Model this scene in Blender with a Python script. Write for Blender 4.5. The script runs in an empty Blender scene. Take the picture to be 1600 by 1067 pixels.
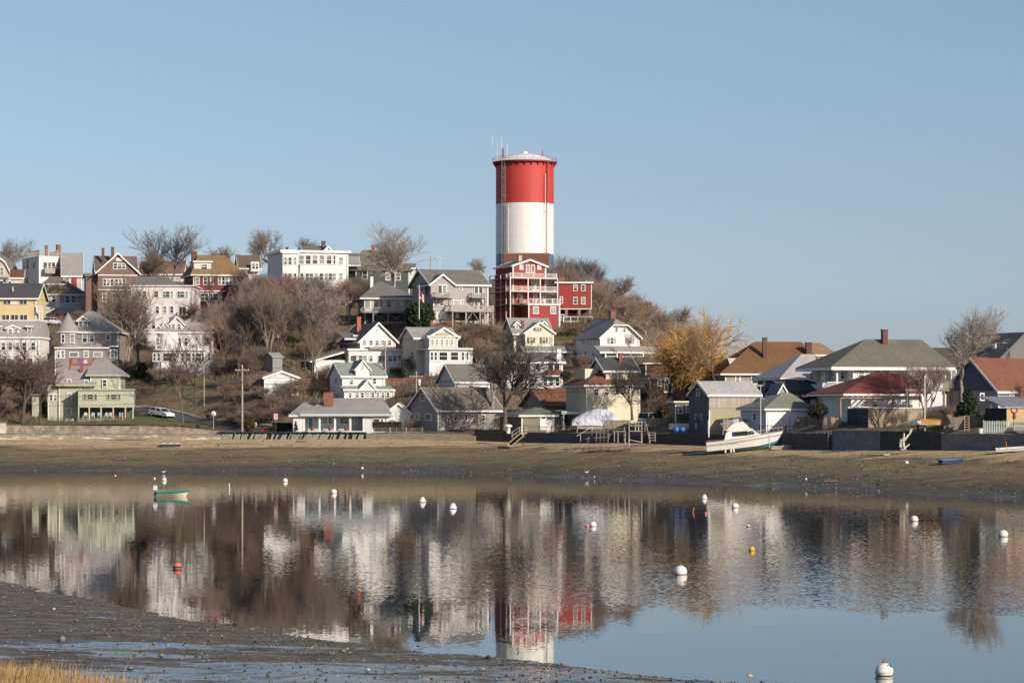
import bpy, bmesh, math, random
import numpy as np
from mathutils import Vector, Matrix
R = math.radians
rnd = random.Random(7)
sc = bpy.context.scene
COL = sc.collection
# ---------------------------------------------------------------- camera, sky, sun, exposure
F = 4000.0; HY = 641.0; CX = 800.0; CH = 8.4        # focal length in photo pixels, horizon row, camera height (m)
cd = bpy.data.cameras.new('camera'); cam = bpy.data.objects.new('camera', cd); COL.objects.link(cam)
cam.location = (0, 0, CH); cam.rotation_euler = (R(90), 0, 0)
cd.sensor_width = 36; cd.lens = 36 * F / 1600; cd.shift_y = (HY - 533.5) / 1600
cd.clip_start = 1; cd.clip_end = 20000
sc.camera = cam
SUN_AZ, SUN_EL = 43.0, 23.0                          # sun behind the camera, to the right
w = bpy.data.worlds.new("World"); sc.world = w; w.use_nodes = True
nt = w.node_tree; bg = nt.nodes['Background']
sky = nt.nodes.new('ShaderNodeTexSky'); sky.sky_type = 'NISHITA'; sky.sun_disc = False
sky.sun_elevation = R(SUN_EL); sky.sun_rotation = R(180 - SUN_AZ)
sky.altitude = 0; sky.air_density = .85; sky.dust_density = .9; sky.ozone_density = 2.6
tint = nt.nodes.new('ShaderNodeMix'); tint.data_type = 'RGBA'; tint.blend_type = 'MULTIPLY'; tint.inputs[0].default_value = 1; tc = nt.nodes.new('ShaderNodeTexCoord'); sz = nt.nodes.new('ShaderNodeSeparateXYZ'); nt.links.new(tc.outputs['Generated'], sz.inputs[0])
cr = nt.nodes.new('ShaderNodeValToRGB'); nt.links.new(sz.outputs[2], cr.inputs[0]); nt.links.new(cr.outputs[0], tint.inputs[7])
for i, (p_, c_) in enumerate(((.0, (.93, .96, 1.25)), (.035, (.96, .96, 1.14)), (.085, (1.02, .95, .965)), (.16, (1.14, 1.05, 1.0)), (.4, (1.06, 1.0, 1.0)))):
    el = cr.color_ramp.elements[i] if i < 2 else cr.color_ramp.elements.new(p_); el.position = p_; el.color = (*c_, 1)
nt.links.new(sky.outputs[0], tint.inputs[6]); nt.links.new(tint.outputs[2], bg.inputs[0]); bg.inputs[1].default_value = 0.1
sd = bpy.data.lights.new('sun', 'SUN'); sun = bpy.data.objects.new('sun', sd); COL.objects.link(sun)
sd.energy = 4.4; sd.angle = R(0.5); sd.color = (1.0, 0.90, 0.77)
sv = Vector((math.sin(R(SUN_AZ)) * math.cos(R(SUN_EL)), -math.cos(R(SUN_AZ)) * math.cos(R(SUN_EL)), math.sin(R(SUN_EL))))
sun.rotation_euler = sv.to_track_quat('Z', 'Y').to_euler(); sun.location = (60, -60, 60)
sc.view_settings.view_transform = 'Standard'; sc.view_settings.look = 'None'
sc.view_settings.exposure = 0.1; sc.view_settings.gamma = 1.0
sc.cycles.max_bounces = 6; sc.cycles.diffuse_bounces = 2; sc.cycles.glossy_bounces = 3
sc.cycles.transparent_max_bounces = 6; sc.cycles.caustics_reflective = False; sc.cycles.caustics_refractive = False

# ---------------------------------------------------------------- materials
_M = {}
def newmat(key):
    m = bpy.data.materials.new(key); m.use_nodes = True
    return m, m.node_tree, m.node_tree.nodes['Principled BSDF']
def node(t, kind, **kw):
    n = t.nodes.new(kind)
    for k, v in kw.items():
        if k == 'ins':
            for i, x in v.items(): n.inputs[i].default_value = x
        else: setattr(n, k, v)
    return n
def maprange(t, src, a, b, c, d):
    n = node(t, 'ShaderNodeMapRange', ins={1: a, 2: b, 3: c, 4: d}); t.links.new(src, n.inputs[0]); return n.outputs[0]
def math_(t, op, a, b=None):
    n = node(t, 'ShaderNodeMath', operation=op)
    for i, x in enumerate((a, b)):
        if x is None: continue
        if isinstance(x, (int, float)): n.inputs[i].default_value = x
        else: t.links.new(x, n.inputs[i])
    return n.outputs[0]
def mixc(t, fac, a, b, mode='MIX'):
    n = node(t, 'ShaderNodeMix', data_type='RGBA', blend_type=mode)
    for i, x in ((0, fac), (6, a), (7, b)):
        if isinstance(x, (int, float)): n.inputs[i].default_value = x
        elif isinstance(x, tuple): n.inputs[i].default_value = (*x[:3], 1)
        else: t.links.new(x, n.inputs[i])
    return n.outputs[2]
def objco(t, scale=(1, 1, 1)):
    c = node(t, 'ShaderNodeTexCoord'); mp = node(t, 'ShaderNodeMapping'); mp.inputs[3].default_value = scale
    t.links.new(c.outputs['Object'], mp.inputs[0]); return mp.outputs[0]
def noise(t, co, scale, detail=4, rough=.6):
    n = node(t, 'ShaderNodeTexNoise'); n.inputs['Scale'].default_value = scale
    n.inputs['Detail'].default_value = detail; n.inputs['Roughness'].default_value = rough
    t.links.new(co, n.inputs['Vector']); return n.outputs['Fac']
def scaled(t, col, fac):
    """colour multiplied by a float socket"""
    n = node(t, 'ShaderNodeVectorMath', operation='SCALE')
    if isinstance(col, tuple): n.inputs[0].default_value = col[:3]
    else: t.links.new(col, n.inputs[0])
    t.links.new(fac, n.inputs[3]); return n.outputs[0]
def mat(kind, col, rough=.8, amt=1.0):
    key = '%s_%.3f_%.3f_%.3f_%.2f_%.1f' % (kind, *col, rough, amt)
    if key in _M: return _M[key]
    m, t, b = newmat(key); _M[key] = m
    b.inputs['Roughness'].default_value = rough
    if kind == 'plain':
        co = objco(t); n = noise(t, co, 1.3, 3)
        t.links.new(scaled(t, col, maprange(t, n, .3, .7, 1 - .08 * amt, 1 + .05 * amt)), b.inputs['Base Color'])
    elif kind == 'siding':
        co = objco(t); n = noise(t, co, .45, 5); n2 = noise(t, objco(t, (3, 3, .4)), 1.5, 3)
        sx = node(t, 'ShaderNodeSeparateXYZ'); t.links.new(co, sx.inputs[0])
        fr = math_(t, 'FRACT', math_(t, 'MULTIPLY', sx.outputs[2], 1 / .24))
        line = maprange(t, fr, 0, .25, .70, 1.0)
        f = math_(t, 'MULTIPLY', maprange(t, n, .3, .7, 1 - .12 * amt, 1 + .05 * amt), line)
        f = math_(t, 'MULTIPLY', f, maprange(t, n2, .35, .7, 1.03, 1 - .17 * amt))
        t.links.new(scaled(t, col, f), b.inputs['Base Color'])
    elif kind == 'board':
        co = objco(t); n = noise(t, objco(t, (3, 3, .25)), 2.0, 4); n2 = noise(t, co, .5, 3)
        sx = node(t, 'ShaderNodeSeparateXYZ'); t.links.new(co, sx.inputs[0])
        q = math_(t, 'MULTIPLY', math_(t, 'ADD', sx.outputs[0], sx.outputs[1]), 1 / .22)
        line = maprange(t, math_(t, 'FRACT', q), 0, .2, .6, 1.0)
        wn = node(t, 'ShaderNodeTexWhiteNoise', noise_dimensions='1D'); t.links.new(math_(t, 'FLOOR', q), wn.inputs['W'])
        f = math_(t, 'MULTIPLY', maprange(t, n, .3, .7, 1 - .2 * amt, 1 + .1 * amt), line)
        f = math_(t, 'MULTIPLY', f, maprange(t, wn.outputs[0], 0, 1, .8, 1.1))
        f = math_(t, 'MULTIPLY', f, maprange(t, n2, .3, .7, .85, 1.08))
        t.links.new(scaled(t, col, f), b.inputs['Base Color'])
    elif kind == 'shingle':
        co = objco(t); n = noise(t, co, 4.0, 5, .7); n2 = noise(t, co, .35, 4)
        n3 = noise(t, objco(t, (2.5, 2.5, 9)), 1.2, 2)
        f = math_(t, 'MULTIPLY', maprange(t, n, .3, .7, 1 - .22 * amt, 1 + .15 * amt), maprange(t, n2, .3, .7, .86, 1.1))
        f = math_(t, 'MULTIPLY', f, maprange(t, n3, .35, .65, .84, 1.10))
        t.links.new(scaled(t, col, f), b.inputs['Base Color'])
    elif kind == 'brick':
        co = objco(t); n = noise(t, co, 5, 4, .7); n2 = noise(t, co, .8, 3)
        f = math_(t, 'MULTIPLY', maprange(t, n, .3, .7, .7, 1.2), maprange(t, n2, .3, .7, .8, 1.15))
        t.links.new(scaled(t, col, f), b.inputs['Base Color'])
    elif kind == 'stone':
        co = objco(t); v = node(t, 'ShaderNodeTexVoronoi'); v.inputs['Scale'].default_value = 1.3
        t.links.new(co, v.inputs['Vector'])
        n = noise(t, co, 3, 5, .7)
        sep = node(t, 'ShaderNodeSeparateColor'); t.links.new(v.outputs['Color'], sep.inputs[0])
        f = math_(t, 'MULTIPLY', maprange(t, n, .3, .7, .7, 1.2), maprange(t, sep.outputs[0], 0, 1, .65, 1.25))
        t.links.new(scaled(t, col, f), b.inputs['Base Color'])
    elif kind == 'bark':
        co = objco(t); n = noise(t, co, 2.5, 4)
        oi = node(t, 'ShaderNodeObjectInfo')
        f = math_(t, 'MULTIPLY', maprange(t, n, .3, .7, .7, 1.3), maprange(t, oi.outputs['Random'], 0, 1, .62, 1.38))
        t.links.new(scaled(t, col, f), b.inputs['Base Color'])
    elif kind == 'leaf':
        co = objco(t); n = noise(t, co, 1.6, 4)
        g = node(t, 'ShaderNodeNewGeometry')
        f = math_(t, 'MULTIPLY', maprange(t, n, .3, .7, .55, 1.5), maprange(t, g.outputs['Random Per Island'], 0, 1, .6, 1.4))
        t.links.new(scaled(t, col, f), b.inputs['Base Color'])
    elif kind == 'glass':
        b.inputs['Base Color'].default_value = (*col, 1); b.inputs['Roughness'].default_value = rough
        b.inputs['IOR'].default_value = 1.5
        co = objco(t); n = noise(t, co, .7, 2)
        t.links.new(scaled(t, col, maprange(t, n, .3, .7, .5, 1.6)), b.inputs['Base Color'])
    return m
def PL(c, r=.7, a=1.): return mat('plain', c, r, a)
def SI(c, a=1.): return mat('siding', c, .75, a)
def SH(c): return mat('shingle', c, .92)
def BD(c): return mat('board', c, .85)
WHITE = (.80, .78, .74); CREAM = (.74, .66, .46)
TRIM = PL((.82, .80, .76)); GREYR = SH((.185, .175, .155)); LGREY = SH((.33, .31, .285)); OLIVE = SH((.175, .165, .125))
DARKR = SH((.075, .075, .08)); BROWNR = SH((.17, .082, .042)); TERRA = SH((.22, .09, .052)); BRICK = mat('brick', (.24, .105, .075), .9)
BRICKD = mat('brick', (.14, .07, .055), .9)
GLASSES = [mat('glass', (.025, .03, .035), .06), mat('glass', (.05, .055, .06), .12), mat('glass', (.22, .22, .21), .25), mat('glass', (.012, .014, .018), .05)]
WOODG = BD((.27, .24, .20)); WOODL = BD((.42, .36, .28)); DARKW = BD((.06, .05, .045)); DARKM = PL((.02, .02, .022), .5)

# ---------------------------------------------------------------- mesh building
class MB:
    def __init__(s): s.v = []; s.f = []; s.m = []; s.sm = []
    def add(s, vs, fs, mi=0, smooth=False):
        o = len(s.v); s.v.extend([tuple(x) for x in vs]); s.f.extend([tuple(i + o for i in q) for q in fs])
        s.m.extend([mi] * len(fs)); s.sm.extend([smooth] * len(fs)); return s
    def box(s, x0, x1, y0, y1, z0, z1, mi=0):
        if x0 > x1: x0, x1 = x1, x0
        if y0 > y1: y0, y1 = y1, y0
        if z0 > z1: z0, z1 = z1, z0
        vs = [(x, y, z) for z in (z0, z1) for (x, y) in ((x0, y0), (x1, y0), (x1, y1), (x0, y1))]
        return s.add(vs, [(3, 2, 1, 0), (4, 5, 6, 7), (0, 1, 5, 4), (1, 2, 6, 5), (2, 3, 7, 6), (3, 0, 4, 7)], mi)
    def prism(s, pts, a0, a1, axis='y', mi=0):
        """polygon pts (a,z) counter-clockwise extruded along the axis"""
        n = len(pts)
        if axis == 'y': vs = [(a, a0, z) for a, z in pts] + [(a, a1, z) for a, z in pts]
        elif axis == 'x': vs = [(a0, a, z) for a, z in pts] + [(a1, a, z) for a, z in pts]
        else: vs = [(a, z, a0) for a, z in pts] + [(a, z, a1) for a, z in pts]
        fs = [tuple(range(n)), tuple(range(2 * n - 1, n - 1, -1))] + [(i, i + n, (i + 1) % n + n, (i + 1) % n) for i in range(n)]
        return s.add(vs, fs, mi)
    def tube(s, a, b, r0, r1=None, n=6, mi=0, cap=True, smooth=True):
        a = Vector(a); b = Vector(b); r1 = r0 if r1 is None else r1
        d = (b - a); d = d.normalized() if d.length > 1e-6 else Vector((0, 0, 1))
        u = d.orthogonal().normalized(); w_ = d.cross(u)
        vs = [p + (u * math.cos(2 * math.pi * i / n) + w_ * math.sin(2 * math.pi * i / n)) * r for p, r in ((a, r0), (b, r1)) for i in range(n)]
        fs = [(i, (i + 1) % n, (i + 1) % n + n, i + n) for i in range(n)]
        s.add(vs, fs, mi, smooth)
        if cap: s.add(vs, [tuple(range(n - 1, -1, -1)), tuple(range(n, 2 * n))], mi)
        return s
    def lathe(s, prof, n=20, c=(0, 0, 0), mi=0, smooth=True):
        vs = []; fs = []
        for r, z in prof:
            for i in range(n):
                t = 2 * math.pi * i / n; vs.append((c[0] + r * math.cos(t), c[1] + r * math.sin(t), c[2] + z))
        for k in range(len(prof) - 1):
            for i in range(n): fs.append((k * n + i, k * n + (i + 1) % n, (k + 1) * n + (i + 1) % n, (k + 1) * n + i))
        s.add(vs, fs, mi, smooth); m = len(prof) - 1
        s.add(vs, [tuple(range(n - 1, -1, -1)), tuple(range(m * n, m * n + n))], mi); return s
    def grid(s, P, mi=0, smooth=True):
        """P[i][j] points"""
        h, w_ = len(P), len(P[0])
        return s.add([p for row in P for p in row], [(i * w_ + j, i * w_ + j + 1, (i + 1) * w_ + j + 1, (i + 1) * w_ + j) for i in range(h - 1) for j in range(w_ - 1)], mi, smooth)
    def mesh(s, name, mats):
        me = bpy.data.meshes.new(name); me.from_pydata(s.v, [], s.f)
        for m in (mats if isinstance(mats, (list, tuple)) else [mats]): me.materials.append(m)
        me.polygons.foreach_set('material_index', s.m); me.polygons.foreach_set('use_smooth', s.sm); me.update(); return me
    def build(s, name, mats, parent=None, loc=None, rot=None):
        return link(name, s.mesh(name, mats), parent, loc, rot)
def link(name, me, parent=None, loc=None, rot=None):
    o = bpy.data.objects.new(name, me); COL.objects.link(o)
    if parent: o.parent = parent
    if loc is not None: o.location = loc
    if rot is not None: o.rotation_euler = rot
    return o
def npmesh(name, V, Q, m):
    """fast mesh from numpy verts (n,3) and faces (k,3 or 4)"""
    me = bpy.data.meshes.new(name); me.vertices.add(len(V)); me.vertices.foreach_set('co', V.astype(np.float32).ravel())
    k = Q.shape[1]; me.loops.add(Q.size); me.loops.foreach_set('vertex_index', Q.astype(np.int32).ravel())
    me.polygons.add(len(Q)); me.polygons.foreach_set('loop_start', np.arange(0, Q.size, k, dtype=np.int32))
    me.polygons.foreach_set('loop_total', np.full(len(Q), k, dtype=np.int32)); me.materials.append(m); me.update(calc_edges=True); return me
def tag(o, label, cat, group=None, kind=None):
    if label: o['label'] = label
    if cat: o['category'] = cat
    if group: o['group'] = group
    if kind: o['kind'] = kind
    return o
def thing(name, label, cat, loc=(0, 0, 0), rotz=0, group=None, rot=None):
    o = bpy.data.objects.new(name, None); COL.objects.link(o); o.empty_display_size = .5
    o.location = loc; o.rotation_euler = rot if rot else (0, 0, rotz); return tag(o, label, cat, group)
def dup(root, loc=None, rotz=None, label=None, group=None, scale=None):
    r = root.copy(); COL.objects.link(r)
    if loc is not None: r.location = loc
    if rotz is not None: r.rotation_euler = (0, 0, rotz)
    if scale is not None: r.scale = scale
    if label: r['label'] = label
    if group: r['group'] = group
    for ch in list(root.children):
        c = ch.copy(); COL.objects.link(c); c.parent = r
        for g in list(ch.children):
            d = g.copy(); COL.objects.link(d); d.parent = c
    return r
def P(px, py, D): return Vector(((px - CX) / F * D, D, CH + (HY - py) / F * D))
def DW(py): return CH * F / (py - HY)             # distance of a point on the water seen at row py
def interp(x, xs, ys): return float(np.interp(x, xs, ys))
# shore: water's edge, foot of the sea walls, their top
def wD(px): return interp(px, [-600, 0, 350, 600, 800, 1000, 1300, 1600, 2400], [352, 357, 352, 346, 333, 303, 271, 242, 180])
def bD(px): return interp(px, [-600, 0, 340, 600, 740, 800, 1000, 1300, 1600, 2400], [396, 392, 388, 384, 380, 375, 350, 315, 290, 235])
def bZ(px): return interp(px, [-600, 0, 350, 600, 800, 1000, 1300, 1600, 2400], [4.1, 4.0, 4.0, 4.1, 3.7, 3.9, 3.5, 3.9, 3.9])
CTRL = []                                          # ground control points x, y, z

# ---------------------------------------------------------------- house builder (photo columns/rows at the house's own distance)
class House:
    def __init__(s, name, label, px, px1, D, th, base, L=10, cat='house', group=None, dz=.6, ctrl=True):
        s.D = D; s.th = R(th); s.c = math.cos(s.th); s.s = math.sin(s.th); s.X0 = (px - CX) / F * D
        s.z0 = CH + (HY - base) / F * D; s.L = L; s.acc = {}
        s.root = thing(name, label, cat, (s.X0, D, s.z0), s.th, group)
        s.ue = s.U(px1)
        if ctrl:
            for u, v, d in ((0, 0, 0), (s.ue, 0, 0), (0, L, dz), (s.ue, L, dz)):
                CTRL.append((s.X0 + u * s.c - v * s.s, D + u * s.s + v * s.c, s.z0 + d))
    def U(s, px, v=0):
        k = (px - CX) / F; return (k * (s.D + v * s.c) + v * s.s - s.X0) / (s.c - k * s.s)
    def Z(s, py, v=0, u=0): return CH + (HY - py) / F * (s.D + u * s.s + v * s.c) - s.z0
    def mb(s, part, m): return s.acc.setdefault((part, m.name), (MB(), m))[0]
    def box(s, part, m, x0, x1, yt, yb, v0=0, v1=None, drop=0):
        v1 = s.L if v1 is None else v1
        s.mb(part, m).box(s.U(x0, v0), s.U(x1, v0), v0, v1, s.Z(yb, v0) - drop, s.Z(yt, v0)); return s
    def wall(s, m, x0, x1, yt, yb=None, v0=0, v1=None):
        s.wm = m
        v1 = s.L if v1 is None else v1
        zb = -2.5 if yb is None else s.Z(yb, v0)
        s.mb('wall', m).box(s.U(x0, v0), s.U(x1, v0), v0, v1, zb, s.Z(yt, v0))
        if m.name.startswith('siding') and s.U(x1, v0) - s.U(x0, v0) > 3 and yb is None:
            zt = s.Z(yt, v0) - .32; t_ = s.mb('corner_boards', TRIM)
            for u, e in ((s.U(x0, v0), 1), (s.U(x1, v0), -1)): t_.box(u - .02 * e, u + .13 * e, v0 - .022, v0 + .1, zb + 1.9, zt)
            s.mb('downpipe', PL((.6, .58, .55))).box(s.U(x1, v0) - .32, s.U(x1, v0) - .22, v0 - .1, v0 - .004, zb + 2, zt)
        return s
    def gable_f(s, m, x0, x1, ye, yp, v0=0, v1=None, wm=None, o=.35, t=.16, trim=TRIM, dep=None):
        v1 = s.L if v1 is None else v1; a0 = s.U(x0, v0); a1 = s.U(x1, v0); ze = s.Z(ye, v0); zr = s.Z(yp, v0); mid = (a0 + a1) / 2
        s._chev(m, a0, a1, mid, ze, zr, v0, v1, 'y', wm, o, t, trim)
    def gable_s(s, m, x0, x1, ye, yr, v0=0, v1=None, wm=None, o=.35, t=.16, trim=TRIM):
        v1 = s.L if v1 is None else v1; u0 = s.U(x0, v0); u1 = s.U(x1, v0); ze = s.Z(ye, v0); mid = (v0 + v1) / 2; zr = s.Z(yr, mid)
        s._chev(m, v0, v1, mid, ze, zr, u0, u1, 'x', wm, o, t, trim)
    def _chev(s, m, a0, a1, mid, ze, zr, e0, e1, ax, wm, o, t, trim):
        wm = wm or s.wm; k = (zr - ze) / (mid - a0)
        s.mb('wall', wm).prism([(a0, ze), (a1, ze), (mid, zr - .03)], e0, e1, ax)
        lo = ze - k * o
        def ch(d0, d1, g0=0): return [(a0 - o - g0, lo + d1 - k * g0), (mid, zr + d1), (a1 + o + g0, lo + d1 - k * g0), (a1 + o + g0, lo + d0 - k * g0), (mid, zr + d0), (a0 - o - g0, lo + d0 - k * g0)][::-1]
        s.mb('roof', m).prism(ch(0, t), e0 - o, e1 + o, ax)
        if trim:
            tb = s.mb('trim', trim)
            for q in ((e0 - o - .07, e0 - o - .004), (e1 + o + .004, e1 + o + .07)): tb.prism(ch(-.16, t + .03, .03), q[0], q[1], ax)
            for (f0, f1) in ((a0 - o - .09, a0 - o - .035), (a1 + o + .035, a1 + o + .09)):
                if ax == 'y': tb.box(f0, f1, e0 - o, e1 + o, lo - .12, lo + t + .02)
                else: tb.box(e0 - o, e1 + o, f0, f1, lo - .12, lo + t + .02)
    def hip(s, m, x0, x1, ye, yr, xr0, xr1, v0=0, v1=None, o=.4, trim=TRIM, th=.24):
        """hip roof; ridge from column xr0 to xr1 (None: a point)"""
        v1 = s.L if v1 is None else v1; u0 = s.U(x0, v0) - o; u1 = s.U(x1, v0) + o; mid = (v0 + v1) / 2
        ze = s.Z(ye, v0); zr = s.Z(yr, mid); ra = s.U(xr0, mid); rb = s.U(xr1, mid); p0 = v0 - o; p1 = v1 + o
        vs = [(u0, p0, ze), (u1, p0, ze), (u1, p1, ze), (u0, p1, ze), (u0, p0, ze + .1), (u1, p0, ze + .1), (u1, p1, ze + .1), (u0, p1, ze + .1), (ra, mid, zr), (rb, mid, zr)]
        s.mb('roof', m).add(vs, [(3, 2, 1, 0), (0, 1, 5, 4), (1, 2, 6, 5), (2, 3, 7, 6), (3, 0, 4, 7), (4, 5, 9, 8), (5, 6, 9), (6, 7, 8, 9), (7, 4, 8)])
        if trim: s.mb('trim', trim).box(u0 - .04, u1 + .04, p0 - .04, p1 + .04, ze - th, ze - .004)
    def flat(s, m, x0, x1, y, v0=0, v1=None, o=.4, t=.3, part='cornice'):
        v1 = s.L if v1 is None else v1; z = s.Z(y, v0)
        s.mb(part, m).box(s.U(x0, v0) - o, s.U(x1, v0) + o, v0 - o, v1 + o, z, z + t)
    def shed(s, m, x0, x1, yb, yt, v0, v1, o=.2, t=.14, trim=TRIM):
        """lean-to roof rising from row yb at v0 to row yt at v1"""
        u0 = s.U(x0, v0) - o; u1 = s.U(x1, v0) + o; za = s.Z(yb, v0); zb = s.Z(yt, v1)
        s.mb('roof', m).prism([(v0, za), (v1, zb), (v1, zb + t), (v0, za + t)], u0, u1, 'x')
        if trim: s.mb('trim', trim).box(u0, u1, v0 - .07, v0 - .004, za - .12, za + t + .02)
    def win(s, x, y, w_, h, v=0, fr=TRIM, gl=None, bars=1, cols=1, fw=.11, name='window'):
        """a window centred on column x, row y, w_ x h photo pixels, on the front plane v"""
        m = s.D / F; u = s.U(x, v); z = s.Z(y, v, u); a = w_ * m / 2; b = h * m / 2
        f = MB(); q0, q1 = v - .10, v + .03
        f.box(u - a - fw, u + a + fw, q0, q1, z + b, z + b + fw * 1.2); f.box(u - a - fw * 1.3, u + a + fw * 1.3, q0 - .03, q1, z - b - fw, z - b)
        f.box(u - a - fw, u - a, q0, q1, z - b, z + b); f.box(u + a, u + a + fw, q0, q1, z - b, z + b)
        for i in range(1, cols): c = u - a + 2 * a * i / cols; f.box(c - .04, c + .04, q0 + .01, q1, z - b, z + b)
        if bars: f.box(u - a, u + a, q0 + .02, q1, z - .035, z + .035)
        o = f.build(name, fr, s.root)
        p = MB(); g = gl or rnd.choice(GLASSES[:3] + GLASSES[:2])
        if bars and rnd.random() < .45 and gl is None:
            g2 = GLASSES[2]; zz = z + b * rnd.uniform(-.3, .2)
            p.box(u - a, u + a, v - .05, v + .01, z - b, zz, 0); p.box(u - a, u + a, v - .045, v + .01, zz, z + b, 1)
            p.build('pane', [g, g2], o)
        else:
            p.box(u - a, u + a, v - .05, v + .01, z - b, z + b); p.build('pane', g, o)
        return s
    def wins(s, lst, v=0, **k):
        for q in lst: s.win(*q, v=v, **k)
        return s
    def lwin(s, vv, y, wm, h, u=0, fr=TRIM, gl=None):
        """window on the left side wall, at depth vv, wm metres wide"""
        m = s.D / F; z = s.Z(y, vv); b = h * m / 2; a = wm / 2; f = MB(); fw = .1
        f.box(u - .09, u + .02, vv - a - fw, vv + a + fw, z + b, z + b + fw); f.box(u - .09, u + .02, vv - a - fw, vv + a + fw, z - b - fw, z - b)
        f.box(u - .09, u + .02, vv - a - fw, vv - a, z - b, z + b); f.box(u - .09, u + .02, vv + a, vv + a + fw, z - b, z + b)
        f.box(u - .08, u + .02, vv - a, vv + a, z - .03, z + .03)
        o = f.build('window', fr, s.root); MB().box(u - .05, u + .01, vv - a, vv + a, z - b, z + b).build('pane', gl or GLASSES[0], o)
    def chim(s, x, yt, yb, w_, v=4, m=BRICK, cap=True, d=None):
        k = s.D / F; u = s.U(x, v); a = w_ * k / 2; d = d or max(a * 2, .5)
        mb = MB(); zt = s.Z(yt, v, u); mb.box(u - a, u + a, v, v + d, s.Z(yb, v, u) - .8, zt)
        o = mb.build('chimney', m, s.root)
        if cap: MB().box(u - a - .06, u + a + .06, v - .06, v + d + .06, zt + .003, zt + .16).build('chimney_cap', m, o)
    def rail(s, m, x0, x1, yt, yb, v=0, ends=None, gap=.16, bal=True, posts=0, part='railing', th=.05):
        """balustrade on plane v; ends: depth reached back by side rails"""
        u0 = s.U(x0, v); u1 = s.U(x1, v); zt = s.Z(yt, v); zb = s.Z(yb, v); b = MB()
        b.box(u0, u1, v, v + .09, zt - .09, zt); b.box(u0, u1, v + .02, v + .07, zb + .02, zb + .1)
        if bal:
            n = max(2, int(abs(u1 - u0) / gap))
            for i in range(n + 1): c = u0 + (u1 - u0) * i / n; b.box(c - th / 2, c + th / 2, v + .02, v + .07, zb + .1, zt - .09)
        else:
            for f in (.33, .62): b.box(u0, u1, v + .02, v + .07, zb + (zt - zb) * f, zb + (zt - zb) * f + .07)
        for i in range(posts + 1):
            if posts: c = u0 + (u1 - u0) * i / posts; b.box(c - .07, c + .07, v - .02, v + .12, zb, zt + .05)
        if ends:
            for c in (u0, u1):
                b.box(c - .045, c + .045, v + .1, ends, zt - .09, zt); n = max(2, int((ends - v) / gap))
                for i in range(1, n): y = v + (ends - v) * i / n; b.box(c - .025, c + .025, y - .02, y + .02, zb + .02, zt - .09)
        b.build(part, m, s.root)
    def post(s, m, x, yt, yb, v=0, r=.09, part='post'):
        u = s.U(x, v); MB().box(u - r, u + r, v - r, v + r, s.Z(yb, v), s.Z(yt, v)).build(part, m, s.root)
    def door(s, x, y, w_, h, v=0, m=TRIM, fr=TRIM):
        k = s.D / F; u = s.U(x, v); z = s.Z(y, v, u); a = w_ * k / 2; b = h * k / 2; d = MB()
        d.box(u - a, u + a, v - .05, v + .01, z - b, z + b); o = d.build('door', m, s.root)
        f = MB(); f.box(u - a - .1, u - a, v - .08, v + .02, z - b, z + b); f.box(u + a, u + a + .1, v - .08, v + .02, z - b, z + b); f.box(u - a - .1, u + a + .1, v - .08, v + .02, z + b, z + b + .1)
        f.build('door_frame', fr, o)
    def dormer(s, m, wm, x0, x1, yt, ye, yb, v, v1, wins=(), flat=False):
        """gabled dormer whose front stands on plane v"""
        s.mb('dormer', wm).box(s.U(x0, v), s.U(x1, v), v, v1, s.Z(yb, v), s.Z(ye, v))
        sv_ = s.wm; 
        if flat: s.mb('roof', m).box(s.U(x0, v) - .25, s.U(x1, v) + .25, v - .3, v1, s.Z(ye, v) + .003, s.Z(ye, v) + .15); s.mb('trim', TRIM).box(s.U(x0, v) - .27, s.U(x1, v) + .27, v - .37, v - .304, s.Z(ye, v) - .08, s.Z(ye, v) + .16)
        else: s.gable_f(m, x0, x1, ye, yt, v, v1, wm=wm, o=.22, t=.12)
        s.wm = sv_
        for q in wins: s.win(*q, v=v)
    def done(s):
        for (part, _), (mb, m) in s.acc.items(): mb.build(part, m, s.root)
        s.acc = {}; return s.root
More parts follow.
